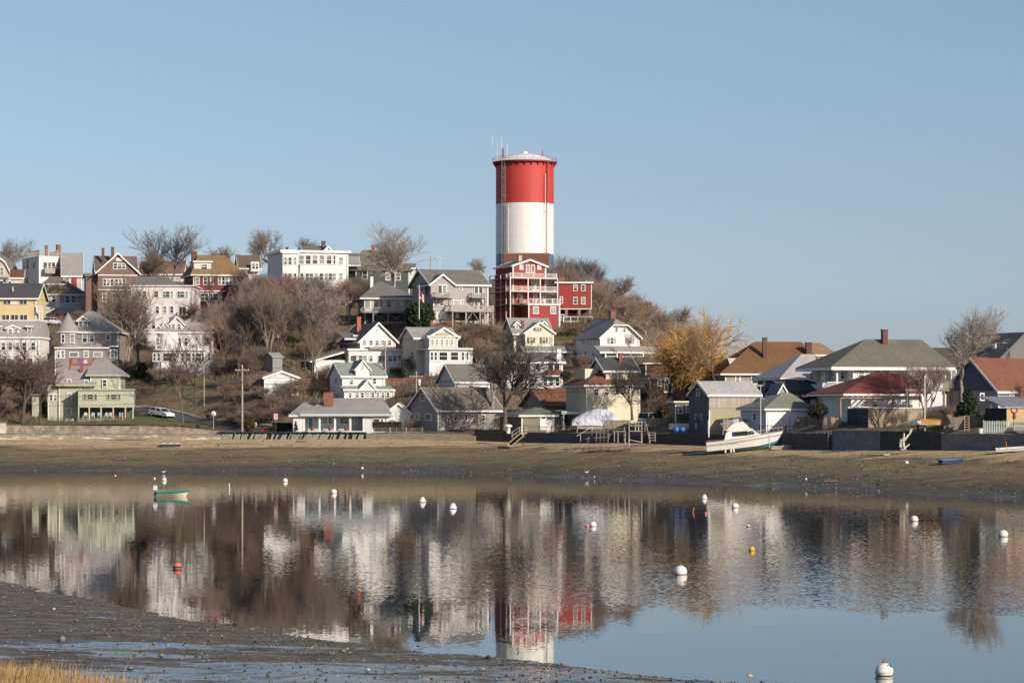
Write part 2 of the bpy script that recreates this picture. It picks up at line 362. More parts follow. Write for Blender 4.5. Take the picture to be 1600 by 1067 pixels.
# ---------------------------------------------------------------- water tower
def water_tower():
    D = 620.; k = D / F; cx = 820.; zb = 26.0
    c = P(cx, HY, D); r = 45.2 * k
    Zt = lambda py: CH + (HY - py) / F * D - zb
    t = thing('water_tower', 'tall cylindrical water tower banded red over white over blue, with domed top', 'water tower', (c.x, D, zb))
    CTRL.append((c.x, D, zb + 1)); CTRL.append((c.x - 20, D, zb + 1)); CTRL.append((c.x + 20, D, zb + 1))
    red, n_, b_ = newmat('tower_red'); cs = []
    def paint(col, key, rough=.45):
        m, t_, b = newmat(key); co = objco(t_); sx = node(t_, 'ShaderNodeSeparateXYZ'); t_.links.new(co, sx.inputs[0])
        fr = math_(t_, 'FRACT', math_(t_, 'MULTIPLY', sx.outputs[2], 1 / 2.4)); l = maprange(t_, fr, 0, .08, .84, 1.)
        n = noise(t_, objco(t_, (1, 1, .06)), .9, 6, .7)
        n2 = noise(t_, objco(t_, (.6, .6, .6)), .25, 3)
        f = math_(t_, 'MULTIPLY', l, maprange(t_, n, .3, .7, .88, 1.06)); f = math_(t_, 'MULTIPLY', f, maprange(t_, n2, .3, .7, .93, 1.05)); f = math_(t_, 'MULTIPLY', f, maprange(t_, noise(t_, objco(t_, (2.5, 2.5, .05)), .8, 4, .6), .60, .78, 1., .82))
        t_.links.new(scaled(t_, col, f), b.inputs['Base Color']); b.inputs['Roughness'].default_value = rough; return m
    bpy.data.materials.remove(red)
    MR = paint((.50, .045, .04), 'tower_red_paint', .6); MW = paint((.80, .775, .72), 'tower_white_paint'); MBl = paint((.09, .19, .36), 'tower_blue_paint')
    def band(name, z0, z1, m): MB().lathe([(r, z0), (r, z1)], 96).build(name, m, t)
    z1 = Zt(398); z2 = Zt(320); z3 = Zt(256)
    band('blue_band', -3, z1, MBl); band('white_band', z1, z2, MW); band('red_band', z2, z3, MR)
    dm = MB(); dm.lathe([(r + .9, z3 + .25), (r, z3 + .5), (r * .8, z3 + 1.25), (r * .5, z3 + 1.95), (r * .25, z3 + 2.3), (.01, z3 + 2.45)], 64); o = dm.build('dome', PL((.82, .79, .74), .6), t)
    MB().lathe([(.75, z3 + 2.3), (.75, z3 + 2.75), (.3, z3 + 2.95)], 16).build('vent', MW, o)
    RD = PL((.28, .04, .035)); wk = MB(); R2 = r + .72
    wk.lathe([(r + .01, z3 - .1), (R2, z3 - .1), (R2, z3 + .22), (r + .01, z3 + .22)], 64)
    for i in range(28):
        a = 2 * math.pi * i / 28; d = Vector((math.cos(a), math.sin(a), 0)); tt = Vector((-math.sin(a), math.cos(a), 0)) * .07
        p = [d * (r + .01) + Vector((0, 0, z3 - .11)), d * (R2 - .05) + Vector((0, 0, z3 - .11)), d * (r + .01) + Vector((0, 0, z3 - 1.1))]
        wk.add([q - tt for q in p] + [q + tt for q in p], [(0, 1, 2), (5, 4, 3), (0, 3, 4, 1), (1, 4, 5, 2), (2, 5, 3, 0)])
    wk.build('walkway', RD, t)
    rl = MB(); N = 48
    for i in range(N):
        a = 2 * math.pi * i / N; a2 = 2 * math.pi * (i + 1) / N; p = Vector((math.cos(a), math.sin(a), 0)) * R2; q = Vector((math.cos(a2), math.sin(a2), 0)) * R2
        if i % 2 == 0: rl.tube(p + Vector((0, 0, z3 + .2)), p + Vector((0, 0, z3 + 1.35)), .04, n=4)
        for h in (.8, 1.35): rl.tube(p + Vector((0, 0, z3 + h)), q + Vector((0, 0, z3 + h)), .035, n=4, cap=False)
    rl.build('guard_rail', PL((.35, .10, .09)), t)
    # caged ladder, on the left of the side that faces us
    a = R(227); d = Vector((math.cos(a), math.sin(a), 0)); s_ = Vector((-math.sin(a), math.cos(a), 0)); ld = MB(); base = d * (r + .25)
    for e in (-.35, .35): ld.tube(base + s_ * e + Vector((0, 0, -2)), base + s_ * e + Vector((0, 0, z3 + 1)), .06, n=4)
    z = -1.5
    while z < z3: ld.tube(base - s_ * .35 + Vector((0, 0, z)), base + s_ * .35 + Vector((0, 0, z)), .035, n=4, cap=False); z += .6
    z = 3.
    while z < z3 + .5:
        pr = [base + s_ * (math.cos(q) * .55) + d * (math.sin(q) * .8) + Vector((0, 0, z)) for q in [math.pi * i / 6 for i in range(7)]]
        for i in range(6): ld.tube(pr[i], pr[i + 1], .045, n=4, cap=False)
        z += 2.2
    for q in (math.pi * .2, math.pi * .5, math.pi * .8):
        pt = base + s_ * (math.cos(q) * .55) + d * (math.sin(q) * .8); ld.tube(pt + Vector((0, 0, 3)), pt + Vector((0, 0, z3 + .5)), .04, n=4)
    ld.build('ladder', PL((.33, .30, .26)), t)
    for ang, zz0, zz1, m, rr in ((317, -2, z3 + .1, None, .16), (311, -2, z3 - 3, 1, .10), (238, -2, z2 - .5, 1, .07)):
        a = R(ang); d = Vector((math.cos(a), math.sin(a), 0)) * (r + .5); pp = MB()
        if m is None:
            pp.tube(d + Vector((0, 0, zz0)), d + Vector((0, 0, z2)), rr, mi=0); pp.tube(d + Vector((0, 0, z2)), d + Vector((0, 0, zz1)), rr, mi=1)
        else: pp.tube(d + Vector((0, 0, zz0)), d + Vector((0, 0, zz1)), rr)
        for q in range(3, int(zz1), 9): pp.tube(d * .94 + Vector((0, 0, q)), d + Vector((0, 0, q)), .08, n=4)
        pp.build('pipe', [MW, MR], t)
    for px, y0, y1, rr, m in ((769.5, 256, 213, .05, MW), (777, 252, 224, .045, MW), (783.5, 250, 215, .05, MW), (792.5, 250, 226, .06, MW), (847.5, 250, 236, .13, RD), (786, 254, 233, .2, RD)):
        x = (px - cx) * k; y = -math.sqrt(max(.1, (R2 - .2) ** 2 - x * x)) if abs(x) < R2 - .2 else 0
        y *= .35; m_ = MB(); m_.tube((x, y, z3 + .2), (x, y, Zt(y1)), rr, rr * .7)
        if px == 786:
            for i in range(8): m_.box(x - .35, x + .35, y - .06, y + .06, z3 + .5 + i * .38, z3 + .58 + i * .38)
        m_.build('antenna', m, t)
water_tower()

# ---------------------------------------------------------------- houses, far and high ones first
# gambrel house, top left
h = House('gambrel_house', 'cream house with a rounded gambrel roof at the top left edge of the hill', -50, 20, 565, 0, 462, 11)
C1 = SI((.66, .55, .43)); h.wall(C1, -50, 20, 437)
u0 = h.U(-50); u1 = h.U(20); m = (u0 + u1) / 2; ze = h.Z(437); zk = h.Z(410); zt = h.Z(398)
h.mb('wall', C1).prism([(u0, ze), (u1, ze), (u1 - 1.8, zk), (m + 1.2, zt), (m - 1.2, zt), (u0 + 1.8, zk)], 0, h.L)
pts = [(u1 + .4, ze - .3), (u1 + .55, ze - .3), (u1 - 1.5, zk + .1), (m, zt + 1.0), (u0 + 1.5, zk + .1), (u0 - .55, ze - .3), (u0 - .4, ze - .3), (u0 + 1.7, zk - .02), (m, zt + .8), (u1 - 1.7, zk - .02)]
h.mb('roof', SH((.22, .19, .17))).prism(pts, -.4, h.L + .3); h.mb('trim', TRIM).prism([(a, z + (.05 if i in (1, 2, 3, 4, 5) else -.12)) for i, (a, z) in enumerate(pts)], -.46, -.404)
h.wins([(3, 424, 5, 11), (-12, 424, 5, 11)]); h.box('porch_roof', GREYR, -46, 24, 433, 437, -2.6, -.01); h.box('porch_fascia', TRIM, -46.5, 24.5, 437.3, 440, -2.7, -.05)
h.rail(TRIM, -46, 23, 444, 451, -2.4); h.post(TRIM, 22, 440, 462, -2.3); h.box('porch_floor', PL((.5, .47, .42)), -46, 24, 451.3, 453, -2.6, -.02); h.done()
h = House('small_house', 'narrow cream gabled house behind the gambrel house', 17, 35, 548, 8, 470, 8)
h.wall(SI((.68, .6, .47)), 17, 35, 434).gable_s(BROWNR, 17, 35, 434, 422); h.done()
# white modern house with roof deck
h = House('modern_house', 'tall white box house with a railed roof deck and two brick chimneys', 61, 97, 560, 27, 470, 13)
W1 = SI((.80, .78, .75), .6); h.wall(W1, 61, 97, 401); h.flat(TRIM, 61, 97, 401, o=.12, t=.12, part='parapet')
h.wins([(71, 415, 7, 10), (77, 415, 6, 10), (83, 415, 6, 10), (91, 414, 4, 9)], bars=0)
h.rail(PL((.45, .38, .30)), 62, 96, 390.5, 400.4, .15, ends=9, bal=False, posts=5)
h.box('balcony', PL((.33, .31, .28)), 70, 86, 420, 427, -1.6, -.01); h.rail(PL((.4, .36, .3)), 70, 86, 416, 420, -1.55)
h.lwin(3.5, 415, 1.6, 9); h.lwin(8.5, 412, 1.6, 14); h.lwin(9, 438, 1.6, 8)
h.box('bay', BRICKD, 84, 98, 419, 450, -1.2, -.02); h.chim(73, 384.5, 396, 4, 6, BRICK); h.chim(92, 383.5, 398, 6, 6, BRICK); h.done()
h = House('white_house', 'white house with a long pale grey roof slope right of the roof deck', 97, 135, 557, 10, 470, 11, ctrl=False)
h.wall(SI((.74, .62, .55)), 98, 128, 430).gable_s(LGREY, 98, 128, 430, 396); h.box('door', PL((.35, .06, .04)), 112, 120, 434, 449, -.07, -.01); h.win(105, 439, 6, 9); h.done()
# yellow building
h = House('yellow_house', 'pale yellow two storey house with wide sliding windows and a black roof', -45, 57, 500, 0, 506, 10)
Y = SI((.70, .56, .30), .6); h.wall(Y, -45, 57, 465).gable_s(DARKR, -45, 57, 465, 444, o=.5)
for x, y, w_ in ((-20, 471.5, 11), (11, 471.5, 11), (36.5, 471.5, 11), (-12, 496, 11), (9, 496, 11), (23, 496, 11), (37, 496, 11)): h.win(x, y, w_, 8, bars=0, cols=2, gl=GLASSES[1], fw=.07)
h.win(22, 471.5, 9, 8, bars=0, gl=PL((.66, .63, .6)), cols=3, fw=.05)
MB().tube((h.U(20, 2), 2, h.Z(462, 2)), (h.U(20, 2), 2, h.Z(448, 2)), .11).build('vent_pipe', TRIM, h.root)
h.rail(TRIM, 57.5, 66, 478, 486, -.6, posts=1); h.box('landing', TRIM, 57.5, 67, 487, 489, -.8, .8); h.post(TRIM, 62, 489, 506, -.6); h.post(TRIM, 66, 489, 506, -.6); h.done()
# bungalow with white windows
h = House('bungalow', 'grey roofed bungalow with a low dormer and a row of white framed windows', 54, 131, 535, 5, 494, 12)
h.wall(SI((.36, .36, .37)), 54, 131, 461).hip(OLIVE, 52, 133, 459.5, 432, 78, 92, o=.6)
for x in (60, 67.5, 76, 105.5, 115, 125): h.win(x, 468, 6.2, 10)
h.door(90, 472, 6, 15, m=PL((.6, .6, .58))); h.win(84, 467, 5, 9)
h.dormer(OLIVE, SI((.5, .5, .48)), 75, 103, 443, 444.5, 453, 1.5, 6, [(83, 449, 10, 5), (98, 449, 8, 5)], flat=True)
h.box('porch', PL((.42, .42, .41)), 56, 128, 480, 490, -2.2, -.02); h.rail(TRIM, 57, 127, 474.5, 480, -2.1, gap=.3)
st = MB()
for i in range(9): st.box(h.U(88 - i * 2.6, -3), h.U(91 - i * 2.6, -3), -3.4, -2.25, h.Z(479 + i * 1.5, -3) - .16, h.Z(479 + i * 1.5, -3))
st.build('steps', TRIM, h.root); h.done()
# brown shingle house
h = House('shingle_house', 'tall brown shingled house with a front gable and two brick chimneys', 153, 215, 522, 12, 500, 13)
BS = mat('shingle', (.21, .135, .105), .9); h.wall(BS, 153, 215, 424); h.gable_f(SH((.19, .135, .11)), 153, 215, 424, 396, o=.5)
h.gable_s(SH((.17, .12, .10)), 150, 214, 423.5, 401, 4, 13, o=.3)
h.wins([(180, 416, 5.5, 8), (187, 416, 6, 8), (193, 416, 5, 8)]); h.box('trim', TRIM, 153, 215, 429, 430.6, -.14, -.004); h.box('trim', TRIM, 153, 215, 452, 453.4, -.14, -.004)
h.wins([(163.5, 441.5, 4, 10), (169, 441.5, 4, 10), (175, 441.5, 4, 10), (182, 441.5, 4, 10), (188, 441.5, 4, 10), (194, 441.5, 4, 10)])
h.win(187, 405.5, 9, 3, bars=0, gl=PL((.7, .68, .65))); h.wins([(163, 465, 5, 12), (178, 465, 5, 12), (200, 470, 6, 12)])
h.box('porch', BS, 134, 153, 432, 490, 2, 9); h.box('porch_roof', GREYR, 132, 154, 427, 432, 1.6, 9.4)
h.chim(161, 389, 408, 4, 6, BRICKD); h.chim(176, 387.5, 404, 4.5, 6, BRICKD); h.done()
h = House('low_roof_house', 'house behind the treetops, only its long brown roof showing left of the red house', 218, 285, 560, 0, 440, 9)
h.wall(SI((.6, .55, .5)), 218, 285, 428).gable_s(SH((.22, .12, .09)), 218, 285, 428, 409); h.done()
# white three storey
h = House('apartment_house', 'plain white three storey house with a small balcony and a white gutter line', 205, 302, 490, 0, 535, 11)
WA = SI((.76, .70, .65), .5); h.wall(WA, 205, 302, 447.5); h.flat(TRIM, 205, 302, 447.4, o=.35, t=.2)
h.hip(GREYR, 206, 274, 445.3, 432, 215, 256, 1, 9, o=.2, trim=None)
for xs in ((216, 5), (226, 5), (244, 6), (256.5, 3), (262, 5.5), (268.5, 3), (279, 3), (285, 6.5), (291.5, 3)): h.win(xs[0], 460, xs[1], 9)
for x in (215, 227, 246, 257.5, 268.5): h.win(x, 484, 4.6, 10.5)
for x in (214, 228, 240): h.win(x, 508, 5, 11)
h.door(285.5, 486, 11, 13.5, m=GLASSES[1]); h.win(288, 486, 5, 13, bars=0, gl=mat('glass', (.12, .2, .2), .1), fw=.04)
h.box('balcony', DARKW, 275, 298, 493.5, 495, -1.7, -.02); h.rail(PL((.1, .08, .07)), 275, 298, 488.5, 493.4, -1.65, ends=-.05); h.done()
# dark red house
h = House('dark_red_house', 'dark red clapboard house with a tan hip roof and a white dormer', 302, 378, 512, 16, 482, 12)
DR = SI((.20, .028, .026), .7); TANR = SH((.26, .165, .075)); h.wall(DR, 302, 378, 430).hip(TANR, 302, 378, 429, 398, 309, 352, o=.6)
h.dormer(SH((.3, .25, .2)), SI((.66, .62, .55)), 303, 330, 407, 409, 427, 1.2, 6, [(319, 417, 9, 8)], flat=True)
for x, w_ in ((308, 5.5), (320.5, 5), (331, 4.5), (343.5, 4.5), (349, 4), (354, 4.5), (360, 3.5), (366, 4.5)): h.win(x, 439, w_, 11)
for x, w_ in ((310.5, 4), (316, 6), (322.5, 5), (330.5, 3), (337, 8), (343.5, 4), (360, 6)): h.win(x, 464, w_, 11)
h.box('porch_trim', TRIM, 303, 352, 453.6, 455.2, -.5, -.004); h.chim(304, 394, 402, 8, 6, BRICKD); h.done()
h = House('bay_house', 'cream house with a brown roof and white bay window left of the sunroom house', 380, 406, 520, 10, 470, 10)
h.wall(SI((.72, .66, .56)), 380, 406, 420).gable_s(SH((.17, .12, .09)), 374, 406, 419, 400)
h.box('bay', TRIM, 392, 405, 409, 424, -1, -.01); h.wins([(396, 416, 4, 8), (401.5, 416, 4, 8)], v=-1.02); h.wins([(398, 434, 6, 8), (386, 434, 5, 8)]); h.chim(372, 399, 420, 5, 4, BRICK); h.done()
# big white flat roofed
h = House('sunroom_house', 'large white flat roofed house with two long rows of sunroom windows', 441, 544, 492, 17, 474, 14)
WB = SI((.76, .72, .68), .6); h.wall(WB, 441, 544, 394); h.flat(TRIM, 441, 544, 394, o=.5, t=.42)
h.box('bay', WB, 441.5, 466, 395.5, 470, -1.4, -.02); h.box('cornice', TRIM, 440.5, 467.5, 393.5, 396, -1.7, -.51)
h.box('sunroom', WB, 469, 528, 396.5, 452, -.9, -.01)
for i, x in enumerate((471, 481.5, 492, 503, 514, 522.5)): h.win(x, 406, 7.6 if i < 5 else 3, 13, v=-.92)
h.wins([(532.5, 408, 6, 11), (532.5, 432, 5.5, 10)])
for i, x in enumerate((471.5, 480, 486.5, 493.5, 502, 509.5, 516, 522)): h.win(x, 432.5, 5.4, 10, v=-.92)
for y in (408, 433): h.wins([(446, y, 4, 11), (453, y, 5, 11), (461, y, 4, 11)], v=-1.42)
h.box('trim', TRIM, 469, 528.5, 446, 447.6, -1.05, -.94)
h.gable_s(OLIVE, 476, 514, 393, 384.5, 3, 10, o=.2); h.gable_f(OLIVE, 505, 519, 391.8, 384, .3, 7, o=.25); h.chim(506, 378, 392, 5.5, 5, BRICKD); h.chim(449, 387, 392, 3.5, 7, BRICKD)
h.done()
h = House('back_house', 'sliver of a white house showing right of the sunroom house', 545, 556, 530, 5, 460, 8, ctrl=False)
h.wall(SI(WHITE), 545, 558, 404).gable_s(GREYR, 545, 558, 404, 397); h.win(551, 428, 4, 8); h.done()
h = House('dark_green_house', 'dark green house with a big hipped grey roof behind a bare tree', 556, 640, 520, 8, 475, 12)
h.wall(SI((.065, .085, .08), .8), 556, 640, 422.5).hip(OLIVE, 545, 642, 421.5, 391, 566, 603, o=.4, trim=PL((.1, .1, .09)))
h.wins([(570, 430, 7, 12), (606, 432, 6, 11), (622, 432, 6, 11)]); h.chim(583, 384, 394, 5, 5, BRICK); h.gable_s(LGREY, 545, 560, 414, 402, -1, 5, wm=SI(WHITE)); h.done()
h = House('hidden_house', 'small white house half hidden behind the bare crown of the hilltop tree', 628, 647, 570, 0, 448, 8)
h.wall(SI(WHITE), 628, 647, 419).gable_s(GREYR, 628, 647, 419, 413); h.wins([(633, 426, 4, 6), (641, 426, 4, 6)]); h.done()
# raised bungalow
h = House('raised_bungalow', 'grey roofed bungalow raised over a dark basement with a cross braced deck', 570, 645, 465, 10, 505, 11)
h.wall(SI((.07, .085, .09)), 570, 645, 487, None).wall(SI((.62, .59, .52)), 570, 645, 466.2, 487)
h.hip(GREYR, 567, 648, 465.5, 440, 591, 597, o=.6)
for x, w_ in ((574, 8), (587, 7), (596, 6), (607, 9), (622, 9), (635, 9)): h.win(x, 475, w_, 13, bars=0, gl=GLASSES[rnd.choice((1, 2, 2))])
h.box('deck', WOODG, 566, 638, 487.3, 489, -2.6, -.02); h.rail(PL((.36, .34, .32)), 566, 638, 480, 487.2, -2.55, ends=-.1, gap=.2)
for x in (583, 606.5, 632): h.post(WOODG, x, 489.1, 507, -2.4, .12)
br = MB()
for a, b in (((583, 503), (604, 490)), ((606, 490), (630, 503)), ((606, 503), (584, 490)), ((630, 490), (608, 503))):
    br.tube((h.U(a[0], -2.35), -2.35, h.Z(a[1], -2.35)), (h.U(b[0], -2.35), -2.35, h.Z(b[1], -2.35)), .07, n=4)
br.build('brace', WOODG, h.root); h.box('foundation', PL((.55, .52, .45)), 585, 643, 502.5, 506, -.3, -.01); h.chim(581, 434, 446, 4.4, 4, TRIM); h.done()
# grey balcony house
h = House('balcony_house', 'large taupe house with two small balconies and a raised timber deck', 673, 763, 452, 20, 507, 12)
GB = SI((.40, .36, .34), .6); h.wall(GB, 677, 763, 444, None).wall(GB, 673, 709, 443.5, 466, -.5, 0)
h.gable_s(GREYR, 673, 763, 443.8, 422, 0, 12, o=.4); h.gable_f(GREYR, 673, 709, 443.6, 429, -.5, 6, o=.35)
h.wins([(687.3, 452.5, 6, 13), (694.5, 452.5, 6, 13)], v=-.52, bars=0); h.win(720, 450, 3.6, 5)
h.wins([(744, 453, 5.5, 12), (751, 453, 5.5, 12)], bars=0)
for a, b, v in ((680.5, 702.5, -.55), (738, 758.5, -.02)):
    h.box('balcony', WOODG, a, b, 464, 465.4, v - 1.5, v); h.rail(PL((.34, .31, .28)), a, b, 457, 464, v - 1.45, ends=v - .05, gap=.2)
    for x in (a + 1, b - 1):
        MB().tube((h.U(x, v - 1.3), v - 1.3, h.Z(465.5, v)), (h.U(x, v), v, h.Z(478, v)), .09, n=4).build('bracket', WOODG, h.root)
h.wins([(689.5, 474, 4.5, 8), (714, 473.5, 10, 6.5), (707, 472, 1.8, 6), (722, 472, 1.8, 6)])
h.wins([(744, 476.5, 4.5, 14), (751.5, 476.5, 4.5, 14)], bars=0, gl=GLASSES[1]); h.win(690, 493.5, 16, 9, gl=PL((.72, .68, .6)), cols=3)
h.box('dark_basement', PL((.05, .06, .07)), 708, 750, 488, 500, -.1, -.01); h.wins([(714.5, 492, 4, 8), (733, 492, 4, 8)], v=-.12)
h.box('deck', WOODG, 705, 771, 485.6, 487.2, -3.2, -.02); h.rail(PL((.42, .38, .33)), 705, 771, 476.5, 485.5, -3.15, ends=-.1, gap=.18, posts=5)
for x in (707, 728, 750, 757, 770): h.post(WOODL, x, 487.3, 512, -3.0, .12)
br = MB()
for a, b in (((730, 500), (738, 488)), ((748, 500), (739, 488)), ((752, 500), (769, 488)), ((752, 488), (769, 503)), ((758, 508), (768, 494))):
    br.tube((h.U(a[0], -2.9), -2.9, h.Z(a[1], -2.9)), (h.U(b[0], -2.9), -2.9, h.Z(b[1], -2.9)), .07, n=4)
br.build('brace', WOODL, h.root); h.box('foundation', PL((.5, .47, .42)), 706, 760, 500.5, 508, -.25, -.02); h.lwin(4, 456, 1.2, 9); h.done()
# building between tower and red house
h = House('brown_building', 'plain brown flat topped building standing against the foot of the water tower', 787, 858, 585, 0, 440, 8)
h.wall(mat('plain', (.17, .08, .055), .9, 2.), 787, 858, 397); h.flat(PL((.3, .16, .1)), 787, 858, 397, o=.1, t=.25, part='coping'); h.done()
# red three deck house
RED = SI((.33, .046, .04), .8)
h = House('red_deck_house', 'bright red house with three stacked white railed decks below the water tower', 799, 874, 478, 22, 521, 11)
h.wall(RED, 801.5, 853, 415.5, None, 2.2, 11); h.gable_f(GREYR, 801.5, 853, 415, 405.5, 2.2, 11, o=.35)
h.wall(RED, 826, 875, 475.5, None, -2.2, 3)
h.box('trim', TRIM, 801, 802.6, 416, 475, 2.12, 2.19); h.box('trim', TRIM, 852, 853.6, 416, 445, 2.12, 2.19)
h.box('trim', TRIM, 825.6, 827, 476, 521, -2.28, -2.21); h.box('trim', TRIM, 874, 875.4, 476, 521, -2.28, -2.21)
h.wins([(814.5, 418, 4.5, 5.5), (842.5, 418, 4.5, 5.5)], v=2.18, gl=PL((.5, .5, .48)))
h.wins([(824.5, 420.5, 5, 11), (832.5, 420.5, 5, 11)], v=2.18, bars=0, gl=GLASSES[2]); h.wins([(833, 445, 5, 15), (840, 445, 5, 15)], v=2.18, bars=0, gl=GLASSES[1]); h.wins([(812, 463.5, 7, 6), (836, 464, 5, 13), (846, 464, 5, 13)], v=2.18)
h.win(837, 485, 8, 9.5, v=-2.22, bars=0, cols=2, gl=GLASSES[2]); h.win(864, 485, 8, 9.5, v=-2.22, bars=0, cols=2, gl=GLASSES[2]); h.door(819, 489, 5, 18, v=2.1, m=PL((.05, .04, .04)))
WR = PL((.68, .64, .60))
for y0, y1, x0, x1, v in ((426.5, 433, 797, 870, -.3), (447, 454, 797, 871, -.3)):
    h.box('deck', PL((.62, .58, .52)), x0, x1, y1 + .2, y1 + 1.8, v, 2.19); h.rail(WR, x0, x1, y0, y1, v + .03, ends=2.1, gap=.45, bal=False, posts=4)
h.box('deck', WR, 824.5, 876.5, 474.2, 476.6, -2.4, 2.19); h.rail(WR, 825, 876, 466, 474, -2.35, ends=2.1, gap=.3, posts=4)
h.box('lower_deck', PL((.1, .08, .07)), 797, 824, 474.8, 476.2, -.3, 2.19); h.rail(PL((.25, .1, .09)), 797, 824, 466.5, 474.7, -.27, gap=.3)
for x in (797.3, 825, 844, 871): h.post(WR, x, 433.2, 474 if x > 800 else 500, -.22, .1)
# scaffold like side decks on the dark left flank
for vv in (2.4, 5.2, 8, 10.8):
    u = h.U(801.5, 2.2) - 1.3; MB().box(u - .08, u + .08, vv - .08, vv + .08, h.Z(510), h.Z(427)).build('post', PL((.5, .45, .42)), h.root)
for y in (427, 433, 447, 454, 466, 475):
    u = h.U(801.5, 2.2) - 1.3; MB().box(u - .05, u + .05, 2.2, 11, h.Z(y) - .1, h.Z(y)).build('side_rail', PL((.55, .46, .43)), h.root)
    if y in (433, 454, 475): MB().box(u + .06, u + 1.28, 2.3, 11, h.Z(y) - .2, h.Z(y) - .04).build('side_deck', PL((.12, .08, .07)), h.root)
h.chim(813, 400.5, 410, 5.5, 5, PL((.5, .4, .25))); h.done()
h = House('red_annex', 'flat roofed red annex on stilts with four white windows beside the red deck house', 872, 924, 490, 0, 498, 9)
h.wall(RED, 872, 924, 443, 482).flat(TRIM, 870, 924, 443, o=.4, t=.3)
for x in (899, 911.3): h.win(x, 450, 5, 8); h.win(x, 470, 5, 9.5)
h.box('sill_trim', TRIM, 876, 924.5, 482.1, 483.4, -.1, .3); h.box('trim', TRIM, 923.4, 924.5, 443, 482, -.08, -.01)
for x in (885, 905, 922): h.post(WOODG, x, 483.5, 500, .3, .25)
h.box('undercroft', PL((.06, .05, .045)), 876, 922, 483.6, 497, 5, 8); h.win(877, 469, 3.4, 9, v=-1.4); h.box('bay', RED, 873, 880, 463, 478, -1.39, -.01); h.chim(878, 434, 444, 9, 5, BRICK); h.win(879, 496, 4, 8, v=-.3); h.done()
# pale green cottage
h = House('shuttered_cottage', 'pale green cottage with brown shutters, dormers and a wide porch roof', 821, 865, 440, 14, 560, 10)
PG = SI((.66, .68, .50), .5); h.wall(PG, 821, 865, 519.5); h.gable_f(LGREY, 821, 865, 519.5, 504, o=.3); h.gable_s(LGREY, 803, 862, 521, 498, 2, 10, o=.3)
h.wall(PG, 803, 821.5, 521, None, 2.02, 9.98); SHT = PL((.25, .06, .04))
for x, y, hh in ((840, 514.5, 5), (830, 531.5, 9), (849.7, 531.5, 9), (860.5, 531.5, 9)):
    w_ = 4.5 if x < 860 else 2; h.win(x, y, w_, hh, fr=PL((.6, .6, .55)))
    if x < 860:
        for sx in (-1, 1): h.box('shutter', SHT, x + sx * 4.6 - 1.4, x + sx * 4.6 + 1.4, y - hh / 2, y + hh / 2, -.09, -.01)
h.dormer(LGREY, TRIM, 804, 811, 503, 506.5, 514, 3, 6, [(807.5, 510, 4, 5)]); h.dormer(LGREY, TRIM, 846, 853, 502, 505, 510, 3, 6); h.chim(817, 502, 513, 4.5, 3, BRICK)
h.shed(LGREY, 820, 893, 550, 542, -3.4, 0); h.wall(PG, 822, 888, 550.5, None, -.02, 0); h.wall(PG, 868, 888, 551, None, -2.8, -.03)
h.win(883, 556, 5, 8, v=-2.82); h.post(TRIM, 891, 550, 570, -3.2); h.done()
h = House('white_porch_house', 'white house with a dark grey roof, white chimney and enclosed corner porch', 777, 879, 412, 12, 604, 10)
WC = SI((.74, .73, .71), .7); h.wall(WC, 777, 879, 566); h.gable_s(GREYR, 777, 879, 565.5, 551, o=.4)
h.wins([(784.5, 573, 5, 7), (783.5, 597, 5, 9), (806, 574, 6, 8), (824, 574, 6, 8), (806, 597, 6, 9), (840, 574, 7, 8)])
h.wins([(860, 575, 8, 10), (870, 575, 8, 10)], bars=0, gl=GLASSES[0]); h.box('balcony', mat('board', (.22, .075, .04), .8), 856, 878, 577.5, 585, -1.2, -.01); h.box('trim', TRIM, 854, 879.5, 586, 588, -1.25, -.02)
h.wins([(852, 597, 6, 11), (861, 597, 6, 11), (871, 597, 6, 11)], gl=GLASSES[0]); h.chim(873.5, 545.5, 560, 7, -.6, TRIM, cap=False, d=.8); h.done()
h = House('jerkinhead_house', 'white house with a clipped front gable and a long porch below the bare woods', 938, 999, 430, 20, 566, 11)
WD = SI((.80, .78, .74), .7); h.wall(WD, 938, 999, 526.5)
u0 = h.U(938); u1 = h.U(999); ze = h.Z(526.5); mid = (u0 + u1) / 2; zr = h.Z(499, 3); zc = h.Z(508.5); hw = (u1 - u0) / 2 * (zr - zc) / (zr - ze)
h.mb('wall', WD).prism([(u0, ze), (u1, ze), (mid + hw, zc), (mid - hw, zc)], 0, 11)
k = (zr - ze) / (mid - u0); o = .4
vs = [(u0 - o, -o, ze - k * o + .03), (mid - hw, -o, zc + .03), (mid, 2.2, zr), (mid, 11.3, zr), (u0 - o, 11.3, ze - k * o + .03), (u1 + o, -o, ze - k * o + .03), (mid + hw, -o, zc + .03), (u1 + o, 11.3, ze - k * o + .03)]
vs += [(x, y, z + .16) for x, y, z in vs]
h.mb('roof', LGREY).add(vs, [(0, 1, 2, 3, 4), (5, 7, 3, 2, 6), (1, 6, 2)] + [(8, 12, 11, 10, 9), (13, 14, 10, 11, 15), (9, 10, 14)] + [(0, 8, 9, 1), (1, 9, 14, 6), (6, 14, 13, 5), (5, 13, 15, 7), (7, 15, 11, 3), (3, 11, 12, 4), (4, 12, 8, 0)])
tb = h.mb('trim', TRIM)
for p, q in ((vs[0], vs[1]), (vs[1], vs[6]), (vs[6], vs[5])): tb.tube((p[0], p[1] - .1, p[2] + .02), (q[0], q[1] - .1, q[2] + .02), .15, n=4)
h.wins([(963, 515, 4, 6.5), (975.5, 515, 4, 6.5), (956, 532.5, 5, 9.5), (984, 532, 6, 9.5)])
for x in (951, 961, 978.5, 989.5): h.box('shutter', PL((.3, .3, .29)), x - 1.3, x + 1.3, 527.5, 537, -.09, -.01)
